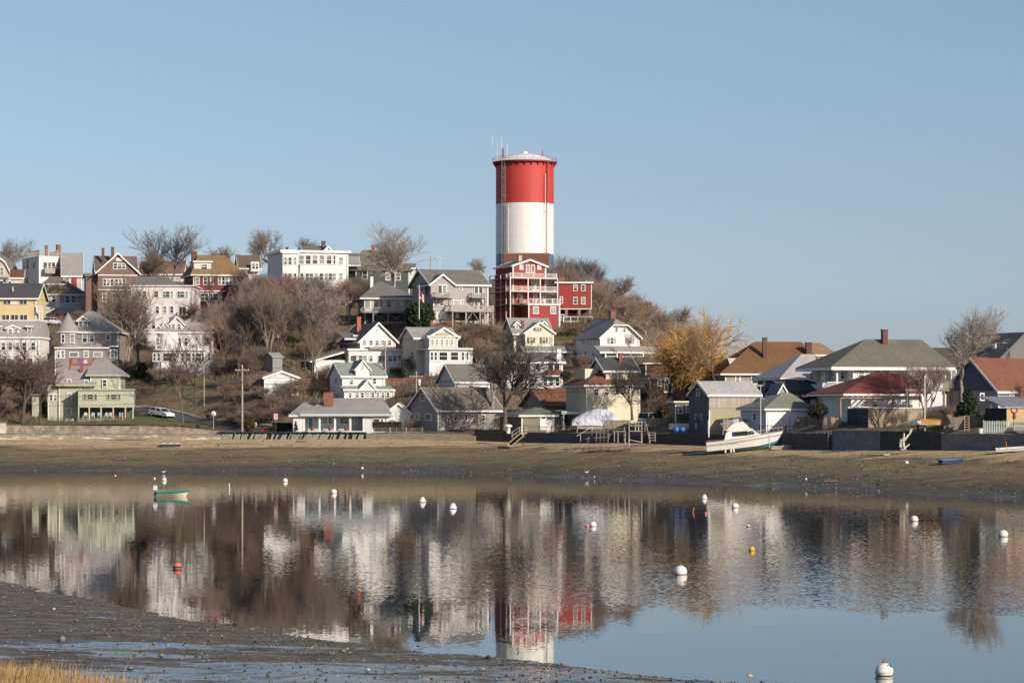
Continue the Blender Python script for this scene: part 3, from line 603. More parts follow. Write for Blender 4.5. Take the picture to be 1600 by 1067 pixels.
h.shed(LGREY, 939, 1030, 551, 541.5, -3, 0); 
for x in (946, 964, 985, 1005, 1024): h.post(TRIM, x, 551, 562, -2.8, .12)
h.rail(TRIM, 946, 1024, 556, 562, -2.8, gap=.25); h.box('porch_floor', TRIM, 942, 1028, 562.2, 564, -3, -.02); h.box('porch_wall', PL((.3, .28, .27)), 942, 1000, 551.5, 562, -.5, -.02)
for v in (2.5, 5, 7.5): h.lwin(v, 533, .9, 9)
h.lwin(3, 553, .9, 7); h.lwin(6.5, 553, .9, 7); h.chim(958, 487, 500, 8, 4, BRICK); h.done()
# cream sunroom house
h = House('cream_cottage', 'cream gabled cottage with five narrow windows above a flat porch canopy', 669, 716, 430, 22, 586, 9)
CR = SI((.70, .64, .52), .6); h.wall(CR, 671, 715, 526.5); h.gable_f(LGREY, 671, 715, 526, 512.5, -.02, 6, o=.3); h.gable_s(LGREY, 648, 713, 528, 512.5, 3, 10, o=.3, wm=CR)
h.wall(CR, 651, 671.5, 528, None, 3.02, 9.98)
h.flat(TRIM, 669, 716.5, 526.3, 0, 1, o=.3, t=.18, part='trim')
for x, w_ in ((675.3, 4), (682.5, 4), (690.5, 4), (698, 4), (705.5, 4)): h.win(x, 535, w_, 8.5, gl=GLASSES[2])
h.box('pediment', PL((.42, .34, .25)), 682, 701, 519.5, 524.5, -.34, -.02)
h.box('canopy', TRIM, 669, 739, 543.8, 546, -2.6, 3); h.box('canopy', LGREY, 669.5, 738.5, 542.7, 543.7, -2.4, 2.8)
for x, w_ in ((674.5, 4), (680.5, 4), (692.5, 13), (710, 12), (723, 4), (730, 3)): h.win(x, 556.5, w_, 12, v=-2.02, gl=GLASSES[0] if w_ > 8 else GLASSES[1])
h.wall(SI(WHITE, .5), 671, 738, 546.2, None, -2, -.02); h.box('trim', TRIM, 671, 738, 563.6, 565, -2.15, -2.01); h.door(686, 575.5, 7, 9, v=-2.03, m=PL((.6, .58, .55))); h.chim(675, 502, 512, 4.5, 8, BRICK); h.lwin(5, 555, 1, 10, u=h.U(651, 3)); h.done()
# white house upper centre
h = House('gabled_white_house', 'white house with a wide front gable, five attic windows and a sunporch storey', 563, 618, 440, 20, 592, 13)
WE = SI((.80, .77, .73), .6); h.wall(WE, 563, 618, 531.5); h.gable_f(GREYR, 563, 618, 531.5, 504.5, o=.45)
for x in (569, 579.5, 589, 598, 608.5): h.win(x, 535.5, 5, 7)
h.win(589.5, 516, 2, 3, bars=0, gl=PL((.5, .5, .48)), fw=.03)
h.wall(WE, 545, 637, 547.8, None, -2.2, 0); h.flat(TRIM, 545, 637, 547.6, -2.2, 0, o=.3, t=.3, part='trim')
h.box('bay_roof', LGREY, 577, 603, 542, 546.2, -2.8, -.02)
for x, w_ in ((551, 7), (563, 6), (570, 6), (579.5, 5), (593.5, 6), (600.5, 6), (609.5, 6), (616.5, 6), (624, 5), (631.5, 5)): h.win(x, 560, w_, 8, v=-2.22)
h.box('awning', PL((.3, .3, .29)), 612, 628, 574, 577, -3.2, -2.24); h.door(620.5, 583, 7, 12, v=-2.22, m=PL((.66, .64, .6)))
h.shed(GREYR, 540, 562, 530, 519, 3, 9, o=.2); h.dormer(GREYR, TRIM, 553, 561, 522, 525, 530, 4.5, 8, flat=True); h.chim(561, 496.5, 511, 6.5, 6.5, mat('brick', (.42, .14, .07), .9))
u = h.U(545, -2.2); h.mb('roof', LGREY).prism([(u - 6.5, h.Z(566)), (u - .01, h.Z(549)), (u - .01, h.Z(547)), (u - 6.8, h.Z(565))], -1.5, 6); h.mb('trim', TRIM).prism([(u - 6.5, h.Z(567)), (u - .01, h.Z(550.3)), (u - .01, h.Z(548.3)), (u - 6.8, h.Z(566))], -1.6, -1.51)
h.mb('wall', WE).box(u - 5.8, u - .01, -1.2, 5.6, -2, h.Z(563)); h.win(540, 572, 4, 8, v=-1.22); h.done()
h = House('dormer_white_house', 'white house with a tall gabled dormer and a row of porch windows', 535, 601, 416, 18, 625, 9)
h.wall(SI((.80, .78, .75), .6), 535, 601, 587.5); LG2 = SH((.30, .33, .29)); h.gable_s(LG2, 535, 601, 587.5, 568, o=.35)
h.dormer(LG2, SI(WHITE, .6), 556, 577, 563.5, 575.5, 590, -.35, 4.5, [(566.5, 574, 2.6, 6)])
h.wins([(549, 596.5, 4.5, 7), (585, 595.5, 4.5, 8)])
h.shed(LG2, 538, 616, 609.5, 604, -3, 0); h.wall(SI(WHITE, .6), 538, 616, 610.5, None, -2.6, -.03)
h.gable_f(LG2, 562, 587, 608, 594.5, -2.9, 0, wm=SI(WHITE, .6), o=.2)
for x in (547, 558, 566, 574, 582, 590, 598, 606): h.win(x, 617, 4.2, 7, v=-2.62)
h.lwin(4, 594, .9, 8); h.chim(555, 557, 572, 4, 5, BRICKD); h.done()
h = House('white_garage', 'white gabled garage with a closed door under bare saplings', 413, 466, 418, 12, 618, 8, cat='garage')
h.wall(SI((.80, .78, .74)), 413, 466, 590.5); h.gable_f(SH((.2, .16, .15)), 413, 466, 590, 580.5, o=.25); h.box('garage_door', SI((.76, .73, .68)), 417, 462, 601, 617.5, -.08, -.01); h.box('trim', PL((.3, .28, .25)), 415, 464, 599.5, 600.8, -.1, -.02); h.done()
h = House('tool_shed', 'tiny pale shed tucked in the thicket above the white garage', 426, 441, 428, 30, 574, 3.2, cat='shed', dz=.2)
h.wall(SI((.27, .27, .26)), 426, 441, 558); h.gable_s(LGREY, 426, 441, 558, 552, o=.2, trim=None); h.done()
# white mansard with corner bay
h = House('corner_bay_house', 'white three storey house with a grey mansard roof and rounded corner bay', 243, 333, 442, 0, 590, 11)
WF = SI((.80, .78, .75), .6); h.wall(WF, 243, 333, 521); h.flat(TRIM, 243, 333, 521, o=.35, t=.28)
u0 = h.U(243); u1 = h.U(333); z0 = h.Z(518.5); z1 = h.Z(503)
vs = [(u0 - .3, -.3, z0), (u1 + .3, -.3, z0), (u1 + .3, 11.3, z0), (u0 - .3, 11.3, z0), (u0 + 1.0, 1.2, z1), (u1 - .1, 1.2, z1), (u1 - .1, 10, z1), (u0 + 1.0, 10, z1)]
h.mb('roof', LGREY).add(vs, [(3, 2, 1, 0), (0, 1, 5, 4), (1, 2, 6, 5), (2, 3, 7, 6), (3, 0, 4, 7), (4, 5, 6, 7)])
h.dormer(LGREY, WF, 266, 287, 495, 505.5, 520, .2, 4, [(271, 510.3, 4.6, 8), (280, 510.3, 4.6, 8)]); h.dormer(LGREY, WF, 255, 261, 503.5, 507.5, 518, .3, 3, [(258, 512, 3, 5)]); h.dormer(LGREY, WF, 246, 249.5, 508, 510, 517, .3, 3)
bay = MB(); r_ = 2.6; cu = u0 + 2.2; bay.lathe([(r_, -2), (r_, h.Z(548))], 28, (cu, .6, 0)); bay.build('corner_bay', WF, h.root)
MB().lathe([(r_ + .35, h.Z(548)), (r_ + .35, h.Z(546.3)), (r_ - .4, h.Z(545))], 28, (cu, .6, 0)).build('bay_roof', TRIM, h.root)
b2 = MB(); b2.lathe([(2.0, h.Z(545)), (2.0, h.Z(521))], 24, (cu, .9, 0)); b2.build('corner_bay', WF, h.root)
for x in (246.5, 262.5, 280, 290.5, 321, 327): h.win(x, 533.5, 5, 11, v=0 if x > 250 else -1.1)
h.box('porch_wall', WF, 252, 320, 548, 590, -2.0, -.02, drop=3); h.box('trim', TRIM, 251, 321, 545.6, 548, -2.4, -.02)
for x, w_, g in ((262, 14, 0), (272.5, 4.5, 1), (285.5, 4, 0), (294.5, 7, 1), (302, 3, 0), (310, 8, 1), (317, 3, 0)): h.win(x, 558, w_, 12, v=-2.02, gl=GLASSES[g])
h.wins([(241.5, 558, 3.5, 12), (248, 558, 4, 12)], v=-2.1); h.win(246.5, 577, 2, 4, v=-2.1); h.win(327, 557, 3.6, 12); h.door(301.5, 577, 6, 16, v=-2.03, m=PL((.3, .3, .3)))
st = MB()
for i in range(10): st.box(h.U(283 - i * 2.2, -4), h.U(286 - i * 2.2, -4), -4.2, -2.8, h.Z(570 + i * 1.9, -4) - .2, h.Z(570 + i * 1.9, -4))
st.build('steps', PL((.5, .48, .45)), h.root); h.rail(PL((.4, .38, .36)), 256, 300, 577, 586, -4.4, gap=1.2, bal=False, posts=6); h.done()
# grey turret house
h = House('turret_house', 'mauve grey house with a conical corner turret and white trimmed windows', 92, 186, 458, 2, 590, 12)
MV = SI((.30, .265, .26), .7); h.wall(MV, 92, 186, 519.5); h.hip(LGREY, 92, 186, 518.5, 486, 138, 146, o=.45)
tr = MB(); cu = h.U(106); tr.lathe([(1.75, h.Z(542)), (1.75, h.Z(519))], 24, (cu, .2, 0)); tr.build('turret', MV, h.root)
MB().lathe([(2.1, h.Z(518.6)), (1.85, h.Z(515)), (.05, h.Z(488.5))], 24, (cu, .2, 0)).build('turret_roof', LGREY, h.root)
MB().lathe([(2.12, h.Z(520)), (2.12, h.Z(518.5))], 24, (cu, .2, 0)).build('turret_trim', TRIM, h.root)
h.dormer(LGREY, MV, 121.5, 138.5, 494, 500.5, 516, 1.2, 6, [(126, 507, 5, 10), (134, 507, 5, 10)])
h.wins([(98.5, 529, 4.5, 12), (113, 529, 5.5, 13)], v=-1.5); h.wins([(132.5, 528.3, 6.5, 13), (143.5, 528.3, 6.5, 13), (169, 527, 6, 8)])
h.wall(MV, 86, 184, 544.8, None, -2.4, 0); h.box('trim', TRIM, 85, 171, 542.4, 544.6, -2.8, .4); h.box('trim', TRIM, 171, 185.5, 540, 542, -2.6, .4)
h.wins([(91.5, 553.5, 3.4, 10), (98, 553.5, 4, 11), (115.5, 554, 12, 5.5), (134.5, 553.5, 5.5, 8.5), (153, 554, 12, 5.5), (175.5, 552.5, 5, 11)], v=-2.42, fw=.14); h.done()
# far left mansard
h = House('mansard_house', 'white house with a pale grey mansard roof and an arched dormer at the left edge', -45, 62, 450, 0, 600, 11)
h.wall(SI((.74, .71, .65), .6), -45, 62, 529); h.flat(TRIM, -45, 62, 529, o=.3, t=.3)
u0 = h.U(-45); u1 = h.U(62); z0 = h.Z(526.3); z1 = h.Z(501)
vs = [(u0 - .2, -.3, z0), (u1 + .2, -.3, z0), (u1 + .2, 11.2, z0), (u0 - .2, 11.2, z0), (u0 + 1.0, 1.6, z1), (u1 - .6, 1.6, z1), (u1 - .6, 10, z1), (u0 + 1.0, 10, z1)]
h.mb('roof', LGREY).add(vs, [(3, 2, 1, 0), (0, 1, 5, 4), (1, 2, 6, 5), (2, 3, 7, 6), (3, 0, 4, 7), (4, 5, 6, 7)]); h.mb('roof_trim', TRIM).box(u0 + .9, u1 - .5, 1.5, 10.1, z1 + .003, z1 + .18)
h.dormer(LGREY, TRIM, 10.5, 30, 508.5, 512.5, 525, .2, 4, [(16, 518.3, 5, 8), (25, 518.3, 5, 8)]); h.dormer(LGREY, PL((.1, .1, .1)), 42, 50, 510, 510.5, 522, .3, 4, [(46, 516.5, 5, 9)], flat=True); h.dormer(LGREY, PL((.1, .1, .1)), -3, 2, 510, 510.5, 522, .3, 4, [(-.5, 516.5, 4, 9)], flat=True)
for x in (-14, -4, 5.5, 16, 27, 38, 52): h.win(x, 541, 5.6, 11)
for x in (-12, 2, 14, 30, 48): h.win(x, 566, 6, 12)
h.box('trim', TRIM, -45, 62.5, 555, 556.5, -.15, -.01); h.done()
# green house by the shore
h = House('green_house', 'pale green house with a pinkish grey roof and a long columned ground floor porch', 75, 200, 408, 4, 657, 12)
GN = SI((.47, .48, .36), .6); PKR = SH((.34, .31, .29))
h.wall(GN, 75, 120, 601, None, 0, 9); h.wall(GN, 92, 128, 596, None, -.3, 6); h.wall(GN, 128, 146, 592, None, .1, 7); h.wall(GN, 141, 188, 586.3, None, -.2, 9)
h.hip(PKR, 138, 190, 585.5, 561, 148, 166, -.3, 10, o=.4, trim=PL((.4, .42, .3))); h.gable_s(PKR, 91, 147, 600, 579, -.6, 6, wm=GN, o=.35, trim=PL((.4, .42, .3)))
h.hip(PKR, 64, 93, 605, 598, 78, 86, 1, 8, o=.2, trim=None); h.chim(127, 570, 590, 5, 2, BRICK)
h.wins([(108, 598.5, 5.5, 10), (135, 600, 5, 10), (163.5, 598.5, 5.5, 10)], v=-.35); h.wins([(80, 621, 4, 9), (86.5, 621, 4, 9)], v=-.02); h.win(108, 621, 5.5, 12, v=-.35); h.win(107, 643, 7, 8, v=-.35, gl=GLASSES[2])
h.box('porch_front', GN, 122, 209, 609.5, 636.5, -3.6, -.35); h.box('roof_edge', PL((.5, .52, .42)), 121, 210.5, 607.8, 609.3, -3.9, -.3)
for x, w_ in ((132.5, 3), (141, 8), (149.5, 3), (169.5, 3), (178, 8), (186.5, 3)): h.win(x, 620, w_, 7, v=-3.62, gl=GLASSES[0], fr=PL((.45, .47, .36)))
h.box('porch_shade_panel', PL((.06, .1, .07)), 122, 209, 636.7, 655, -.8, -.4); h.box('porch_floor', mat('stone', (.33, .25, .2), .9), 121, 196, 654.2, 662, -3.8, -.3)  # dark panel stands in for the shade of the porch recess
for x in (123, 139.5, 158, 177, 196, 208): h.post(PL((.6, .55, .35)), x, 636.7, 654.1, -3.5, .09)
h.box('annex', GN, 50, 65, 618, 660, 2, 8); h.box('annex_roof', PKR, 48, 67, 616, 617.8, 1.6, 8.4); h.done()
# red deck behind green house
t = House('garden_deck', 'red painted raised deck with laundry behind the green house roof', 108, 145, 440, 0, 592, 3, cat='deck')
DK = SI((.42, .09, .05), .8); t.box('deck', DK, 108, 145, 568.5, 570.5); t.rail(DK, 108, 145, 560, 568.4, 0, ends=2.9, gap=.2)
for x in (109, 127, 144): t.post(DK, x, 570.6, 592, .2, .14); t.post(DK, x, 570.6, 592, 2.7, .14)
t.box('towel', PL((.22, .10, .36)), 121, 128, 560.5, 567, -.08, -.03); t.box('towel', PL((.7, .68, .66)), 131, 136, 562, 567.5, -.08, -.03); t.done()
# blue cottage centre
h = House('blue_gable_cottage', 'weathered cottage with a blue shaded gable end and a long brown roof', 684, 782, 386, 36, 674, 8)
h.wall(SI((.33, .30, .28)), 684, 782, 639); h.gable_s(SH((.19, .165, .14)), 684, 782, 639, 606, o=.45)
h.wins([(712, 652, 6, 9), (745, 653, 5, 9), (755, 653, 5, 9), (728, 652, 4, 9)]); h.lwin(2.5, 652, 1.6, 9); h.lwin(5.6, 651, 1.0, 10); h.lwin(4, 621, 1.3, 8.5)
h.done()
h = House('grey_cottage', 'small grey cottage with a white eave above the brown roofed cottage', 711, 765, 402, 25, 612, 7)
h.wall(SI((.7, .68, .64)), 711, 765, 596.5); h.gable_s(GREYR, 711, 765, 596, 570, o=.3); h.win(736, 602, 6, 6); h.done()
# ranch with porch
h = House('ranch_house', 'long low white ranch house with a pale grey roof and a columned front porch', 458, 606, 390, 0, 674, 11)
PB = SI((.46, .50, .55), .6); h.wall(SI((.80, .79, .77)), 458, 473, 650); h.wall(SI((.80, .79, .77)), 567, 606, 648, None, 0, 9); h.wall(PB, 473, 567, 648, None, 2.6, 10)
RG = LGREY; h.hip(RG, 457, 512, 648.5, 628.5, 474, 496, 0, 10, o=.5); h.hip(RG, 474, 606, 646.5, 622, 513, 597, -.2, 9.5, o=.5, trim=PL((.5, .58, .62)), th=.34)
for x in (475, 499.5, 523.5, 547.5): h.post(TRIM, x, 649.5, 673, .15, .14)
h.box('porch_floor', PL((.6, .58, .54)), 473, 567, 673, 676, -.1, 2.59); h.door(485.5, 661, 6.5, 17, v=2.58, m=PL((.05, .22, .33)))
h.wins([(508, 657, 7, 9), (516, 657, 5, 9), (534, 657, 5, 9), (541, 657, 6, 9), (556, 657, 4, 9)], v=2.58); h.win(588, 659, 9, 9); h.win(597, 659, 3, 9); h.chim(513, 614.5, 628, 14, 1.5, BRICK)
h.gable_f(RG, 597, 648, 650, 630.5, 2, 9, wm=SI(WHITE), o=.3); h.wall(SI(WHITE), 599, 646, 650, None, 2.02, 8.98); h.wins([(612, 660, 12, 8), (636, 660, 8, 8)], v=2.0); h.done()
# terracotta roof building and shed with canopy
h = House('terracotta_roof_house', 'low house with an orange brown roof beside the pale yellow house', 851, 897, 392, 22, 664, 9)
h.wall(SI((.34, .33, .31)), 851, 897, 633); h.gable_s(TERRA, 851, 897, 633, 608.5, o=.5, trim=None); h.done()
h = House('hip_roof_shed', 'brown boathouse with a green grey hip roof and a white door on the sea wall', 815, 866, 377, 24, 677, 8, cat='shed')
h.wall(SI((.24, .20, .14)), 815, 866, 649); h.hip(SH((.20, .22, .17)), 813, 867, 648.5, 636.5, 836, 846, o=.4); h.door(848.5, 662, 9, 20, v=-.02, m=TRIM); h.win(849, 653, 6, 2.5, v=-.06, bars=0, gl=GLASSES[3])
h.box('panel', SI(WHITE), 854, 864, 656, 676, -.07, -.01); h.done()
h = House('carport', 'open carport with a broad white fascia beside the boathouse', 867, 915, 379, 5, 677, 6, cat='carport', ctrl=False)
h.box('roof', PL((.2, .2, .2)), 867, 915, 640.8, 642.2, -.3, 6); h.box('fascia', TRIM, 877.5, 915, 642.5, 647, -.5, -.31); h.box('wall', mat('siding', (.45, .15, .07), .8), 882, 915, 647, 672, 5, 5.3)
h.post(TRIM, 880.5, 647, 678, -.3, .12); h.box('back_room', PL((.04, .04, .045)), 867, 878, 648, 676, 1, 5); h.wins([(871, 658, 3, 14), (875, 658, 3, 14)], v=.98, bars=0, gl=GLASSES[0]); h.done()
# pale yellow corner house
h = House('cream_yellow_house', 'pale yellow house with an orange hipped lower roof and a dark roofed upper storey', 916, 1000, 376, 18, 664, 9)
YC = SI((.74, .68, .49), .8); h.wall(YC, 916, 1000, 602.5); h.hip(TERRA, 916, 1000, 601.5, 574, 944, 990, o=.5); h.wall(YC, 947, 992, 579, 600, 1, 7)
h.gable_s(DARKR, 946, 995, 578.5, 560, 1, 7.5, o=.4)
h.win(959.5, 586, 10, 8, v=.98, bars=0, cols=2); h.wins([(931.5, 612, 5.5, 9), (947.5, 612, 5.5, 9), (964.5, 611.5, 5.5, 9), (982, 612, 5.5, 9)])
h.box('parapet', YC, 914, 935, 576, 600, 3.5, 7.5); h.lwin(3, 610, .7, 11); h.lwin(5, 610, .7, 11); h.chim(970, 553, 567, 5, 3, BRICK)
h.box('bay', SI((.8, .76, .62)), 932, 958, 637, 650, -1.2, -.02); h.done()
# brown shingled house
h = House('brown_house', 'dark brown shingled house with white corner boards partly behind the willow', 1016, 1080, 394, 8, 666, 10)
BR = mat('shingle', (.13, .062, .042), .9); h.wall(BR, 1016, 1080, 592); h.flat(TRIM, 1009, 1080, 592, o=.2, t=.15); h.box('upper_storey', BR, 1009, 1034, 569, 590, 3, 9); h.box('upper_trim', TRIM, 1005, 1035, 566.8, 568.8, 2.6, 9.2); h.box('trim', TRIM, 1008.5, 1010, 569, 586, 2.9, 2.98)
h.box('corner_board', TRIM, 1015.3, 1017.3, 595, 653, -.1, -.01); h.win(1044, 603.5, 10.5, 17, fw=.15); h.door(1029, 643, 11, 18, m=PL((.04, .05, .03))); h.win(1030, 598, 4, 8)
h.box('side_porch', DARKW, 978, 1014, 592, 655, 1.5, 8); h.box('side_porch_roof', SH((.1, .09, .085)), 974, 1016, 586, 591, 1, 8.5); h.chim(1041, 549, 592, 6, 4, BRICKD); h.done()
h = House('brown_bungalow', 'low brown bungalow with two white framed windows right of the willow trunk', 1055, 1090, 352, 6, 660, 6)
h.wall(SI((.2, .14, .08)), 1055, 1090, 629); h.flat(TRIM, 1055, 1090, 629, o=.25, t=.22); h.win(1063, 640, 6, 9.5); h.win(1077, 638.5, 9.5, 9.5, cols=2, gl=GLASSES[2]); h.rail(DARKW, 1058, 1088, 648.5, 656, -1.2, gap=.15); h.done()
# brown roofed long house
h = House('brown_roof_house', 'wide house with a huge brown hip roof, two skylights and a tall brick chimney', 1133, 1292, 372, 8, 640, 13)
h.wall(SI((.42, .36, .29)), 1133, 1292, 585); BRR = SH((.20, .098, .042)); h.hip(BRR, 1131, 1294, 583.5, 533.5, 1180, 1252, o=.6)
h.wins([(1152.5, 593, 5, 9), (1179, 593.5, 8, 11), (1196, 593.5, 8, 11)], fw=.2); h.box('trim', TRIM, 1139, 1200, 585.2, 588, -.15, -.01)
h.chim(1195.5, 529, 553, 6.5, 2.6, BRICKD); h.chim(1264.5, 536.5, 556, 9, 3.2, BRICKD)
for x, y in ((1181, 557.5), (1220, 557)):
    v = 13 / 2 * (583.5 - y) / 50 ; zz = h.Z(y, v); k = (h.Z(533.5, 6.5) - h.Z(583.5)) / 6.9; u = h.U(x, v)
    sk = MB(); sk.add([(u - .55, v - .6, zz - k * .6 + .14), (u + .55, v - .6, zz - k * .6 + .14), (u + .55, v + .6, zz + k * .6 + .14), (u - .55, v + .6, zz + k * .6 + .14), (u - .55, v - .6, zz - k * .6 - .3), (u + .55, v - .6, zz - k * .6 - .3), (u + .55, v + .6, zz + k * .6 - .3), (u - .55, v + .6, zz + k * .6 - .3)], [(0, 1, 2, 3), (0, 4, 5, 1), (1, 5, 6, 2), (2, 6, 7, 3), (3, 7, 4, 0)])
    sk.add([(u - .4, v - .45, zz - k * .45 + .2), (u + .4, v - .45, zz - k * .45 + .2), (u + .4, v + .35, zz + k * .35 + .2), (u - .4, v + .35, zz + k * .35 + .2)], [(0, 1, 2, 3)], 1)
    sk.build('skylight', [PL((.4, .42, .42)), GLASSES[1]], h.root)
h.gable_s(PL((.62, .56, .48)), 1143, 1156, 573, 561, 1, 5, o=.15, trim=None)
h.done()
h = House('tan_roof_house', 'house behind with a tan roof right of the brown hip roof', 1268, 1310, 392, 8, 640, 10, ctrl=False)
h.wall(SI((.6, .52, .42)), 1268, 1306, 556).hip(SH((.36, .22, .11)), 1262, 1306, 554, 536, 1268, 1282, o=.3); h.done()
h = House('pale_roof_house', 'grey house with a pale silvery hip roof beside the big white house', 1225, 1280, 354, 14, 640, 11)
h.wall(SI((.10, .10, .11)), 1225, 1280, 591.5); h.hip(mat('shingle', (.48, .45, .42), .9), 1223, 1282, 590.5, 553, 1252, 1272, o=.5)
for v in (2, 4, 8): h.lwin(v, 598, .8, 9)
h.win(1250, 598, 9, 7, bars=0); h.box('vent_hood', TRIM, 1264, 1269, 593, 600, -.2, -.01); h.done()
h = House('slate_roof_house', 'low slate blue house with a dark balustraded balcony behind the hip roof garage', 1226, 1284, 344, 12, 650, 8)
h.wall(SI((.09, .10, .13)), 1226, 1284, 611); h.gable_s(SH((.07, .075, .085)), 1226, 1284, 611, 597, o=.3, trim=None); h.box('balcony', DARKM, 1237, 1278, 619, 620.3, -1.6, -.01); h.rail(DARKM, 1237, 1278, 609.5, 618.9, -1.55, gap=.16)
h.win(1270, 628, 5, 5, gl=PL((.7, .7, .7))); h.gable_f(SH((.2, .2, .2)), 1214, 1232, 617, 601, -1.5, 3, wm=SI((.35, .37, .42)), o=.15); h.box('lean_to', mat('shingle', (.4, .4, .38), .9), 1190, 1214, 622, 626, -1, 3); h.done()
# garage with hip roof
h = House('hip_roof_garage', 'white garage with an olive grey hip roof behind the beached cabin cruiser', 1197, 1264, 333, 23, 677, 7, cat='garage')
h.wall(SI((.66, .67, .68)), 1197, 1264, 639); h.hip(SH((.22, .225, .17)), 1197, 1264, 638.3, 613.5, 1222, 1236, o=.45); h.box('garage_door', SI((.82, .80, .77), .8), 1199, 1258, 642, 675, -.07, -.01); h.lwin(3, 651, .8, 9); h.done()
# grey barn
h = House('grey_barn', 'two tone grey barn with a pale roof standing at the sea wall by the cruiser', 1108, 1186, 342, 20, 682, 6.5, cat='barn')
BA = BD((.44, .39, .33)); h.wall(SI((.40, .35, .24), .6), 1108, 1186, 637.6); h.wall(BA, 1108, 1186, 617, 637.5, -.06, 6.5); h.gable_s(SH((.46, .45, .43)), 1108, 1186, 616.5, 597, o=.3, wm=BD((.17, .17, .17)))
h.mb('shaded_side', BD((.13, .135, .145))).box(h.U(1108) - .06, h.U(1108) - .003, 0, 6.5, -2, h.Z(616.6)); h.lwin(3.4, 613, .8, 9, u=h.U(1108) - .06, gl=GLASSES[3]); h.lwin(2.4, 651, .7, 8, u=h.U(1108) - .06, fr=PL((.3, .3, .3))); h.lwin(4.2, 651, .7, 8, u=h.U(1108) - .06, fr=PL((.3, .3, .3)))  # left side's shade painted as a thin dark board sheet, gable boards too
h.box('skylight', PL((.25, .25, .25)), 1118, 1126, 604, 606, 2, 2.6); h.post(TRIM, 1107, 657, 683, -.5, .1, 'corner_post'); h.done()
# big white house right
h = House('big_white_house', 'large white house with a broad grey hip roof and a recessed corner balcony', 1307, 1478, 338, 14, 640, 12)
WG = SI((.80, .78, .76), .6); SHD = SI((.70, .72, .74), .6)
h.wall(WG, 1333, 1478, 574.5, None, 0, 12); h.wall(WG, 1307, 1333, 574.5, 577, 0, 12); h.wall(WG, 1307, 1333, 599, None, 0, 12); h.wall(WG, 1307, 1333, 577, 599, 2.6, 12)
h.hip(OLIVE, 1305, 1480, 573.3, 529.5, 1352, 1440, o=.8, th=.42); h.box('corner_post', TRIM, 1307, 1309.5, 577, 599, 0, .3); h.rail(TRIM, 1293, 1326, 596.5, 606, -.7, ends=1.2, gap=.14); h.box('balcony', TRIM, 1293, 1326, 606.2, 608, -.75, 1.3)
h.win(1345.5, 585, 8, 10.5, fw=.14); h.wins([(1370, 580, 9, 5), (1384, 580, 9, 5), (1408, 580, 9, 5), (1422, 580, 9, 5), (1455, 586, 8, 10)], bars=0); h.win(1316, 586, 5, 10, v=2.58); h.lwin(5, 589, 1.2, 12); h.lwin(9, 588, 1.2, 9); h.win(1311, 625, 8, 13, v=-.05, gl=mat('glass', (.02, .05, .05), .1))
h.chim(1383.5, 516.5, 536, 8.5, 4.6, BRICKD); h.done()
# red roofed house
h = House('red_roof_house', 'low white house under a wide red hip roof with an open rafter pergola', 1326, 1452, 324, 16, 660, 9)
h.wall(SI(WHITE, .7), 1330, 1440, 617); h.hip(SH((.235, .062, .045)), 1324, 1440, 615.3, 581.5, 1366, 1418, -.2, 10, o=.9)
for x in (1352, 1366, 1396, 1412): h.win(x, 631, 8, 8)
for i in range(12): x = 1318 + i * 8.6; h.mb('pergola', PL((.45, .34, .2))).box(h.U(x, -2), h.U(x + 1.3, -2), -2.9, -.02, h.Z(621, -2), h.Z(618.6, -2))
h.mb('pergola', PL((.45, .34, .2))).box(h.U(1313, -2.7), h.U(1420, -2.7), -2.9, -2.75, h.Z(622.5, -2.8), h.Z(621.2, -2.8))
for x in (1313, 1395, 1419): h.post(PL((.3, .2, .12)), x, 622.6, 662, -2.8, .12)
h.box('counter', PL((.74, .72, .7)), 1325, 1386, 635, 638, -2.4, -1.6); h.done()
# right hand houses
h = House('dark_brown_house', 'long dark brown house behind the big bare tree at the right', 1455, 1552, 352, 6, 640, 10)
h.wall(mat('shingle', (.10, .072, .06), .9), 1455, 1552, 572); h.gable_s(SH((.11, .09, .08)), 1455, 1552, 572, 545, o=.3, trim=None); h.wins([(1516, 586, 7, 17), (1490, 586, 6, 14)], fw=.16); h.done()
h = House('grey_gable_house', 'tall grey house with a dark pointed gable at the right edge of the photo', 1562, 1642, 350, 24, 640, 10)
h.wall(SI((.17, .17, .175), .6), 1562, 1642, 563); h.gable_f(SH((.13, .12, .12)), 1558, 1642, 563, 520, o=.4, trim=PL((.14, .13, .13))); h.win(1575, 553, 5, 14, bars=0, fr=PL((.2, .12, .08))); h.chim(1570, 535, 543, 2, 2, TRIM, cap=False); h.chim(1556, 536, 552, 2, 3, TRIM, cap=False); h.done()
h = House('orange_roof_house', 'low house with a burnt orange roof and a blue shaded gable at the right edge', 1560, 1650, 322, 30, 650, 10)
h.wall(SI((.42, .40, .37)), 1560, 1650, 610); h.gable_s(TERRA, 1560, 1650, 609.5, 561, o=.4, wm=SH((.12, .14, .17))); h.wins([(1534, 620, 6, 9), (1580, 618, 8, 7), (1602, 618, 8, 7)]); h.chim(1598, 606, 620, 8, -.9, BRICK, d=.8); h.done()  # shade of the left gable is put into its dark blue wall colour
h = House('garden_shed', 'plywood fronted shed with a red brown emblem and a dark tin roof', 1573, 1625, 299, 22, 668, 4.5, cat='shed')
h.wall(PL((.50, .33, .17), .8, 2), 1573, 1625, 637.5); h.mb('shaded_side', BD((.05, .05, .055))).box(h.U(1573) - .05, h.U(1573) - .003, 0, 4.5, -1, h.Z(637.6)); h.shed(mat('shingle', (.25, .26, .28), .5), 1571, 1625, 637, 621, -.3, 4.8, trim=None)
e = MB(); cu = h.U(1584.5); cz = h.Z(647)
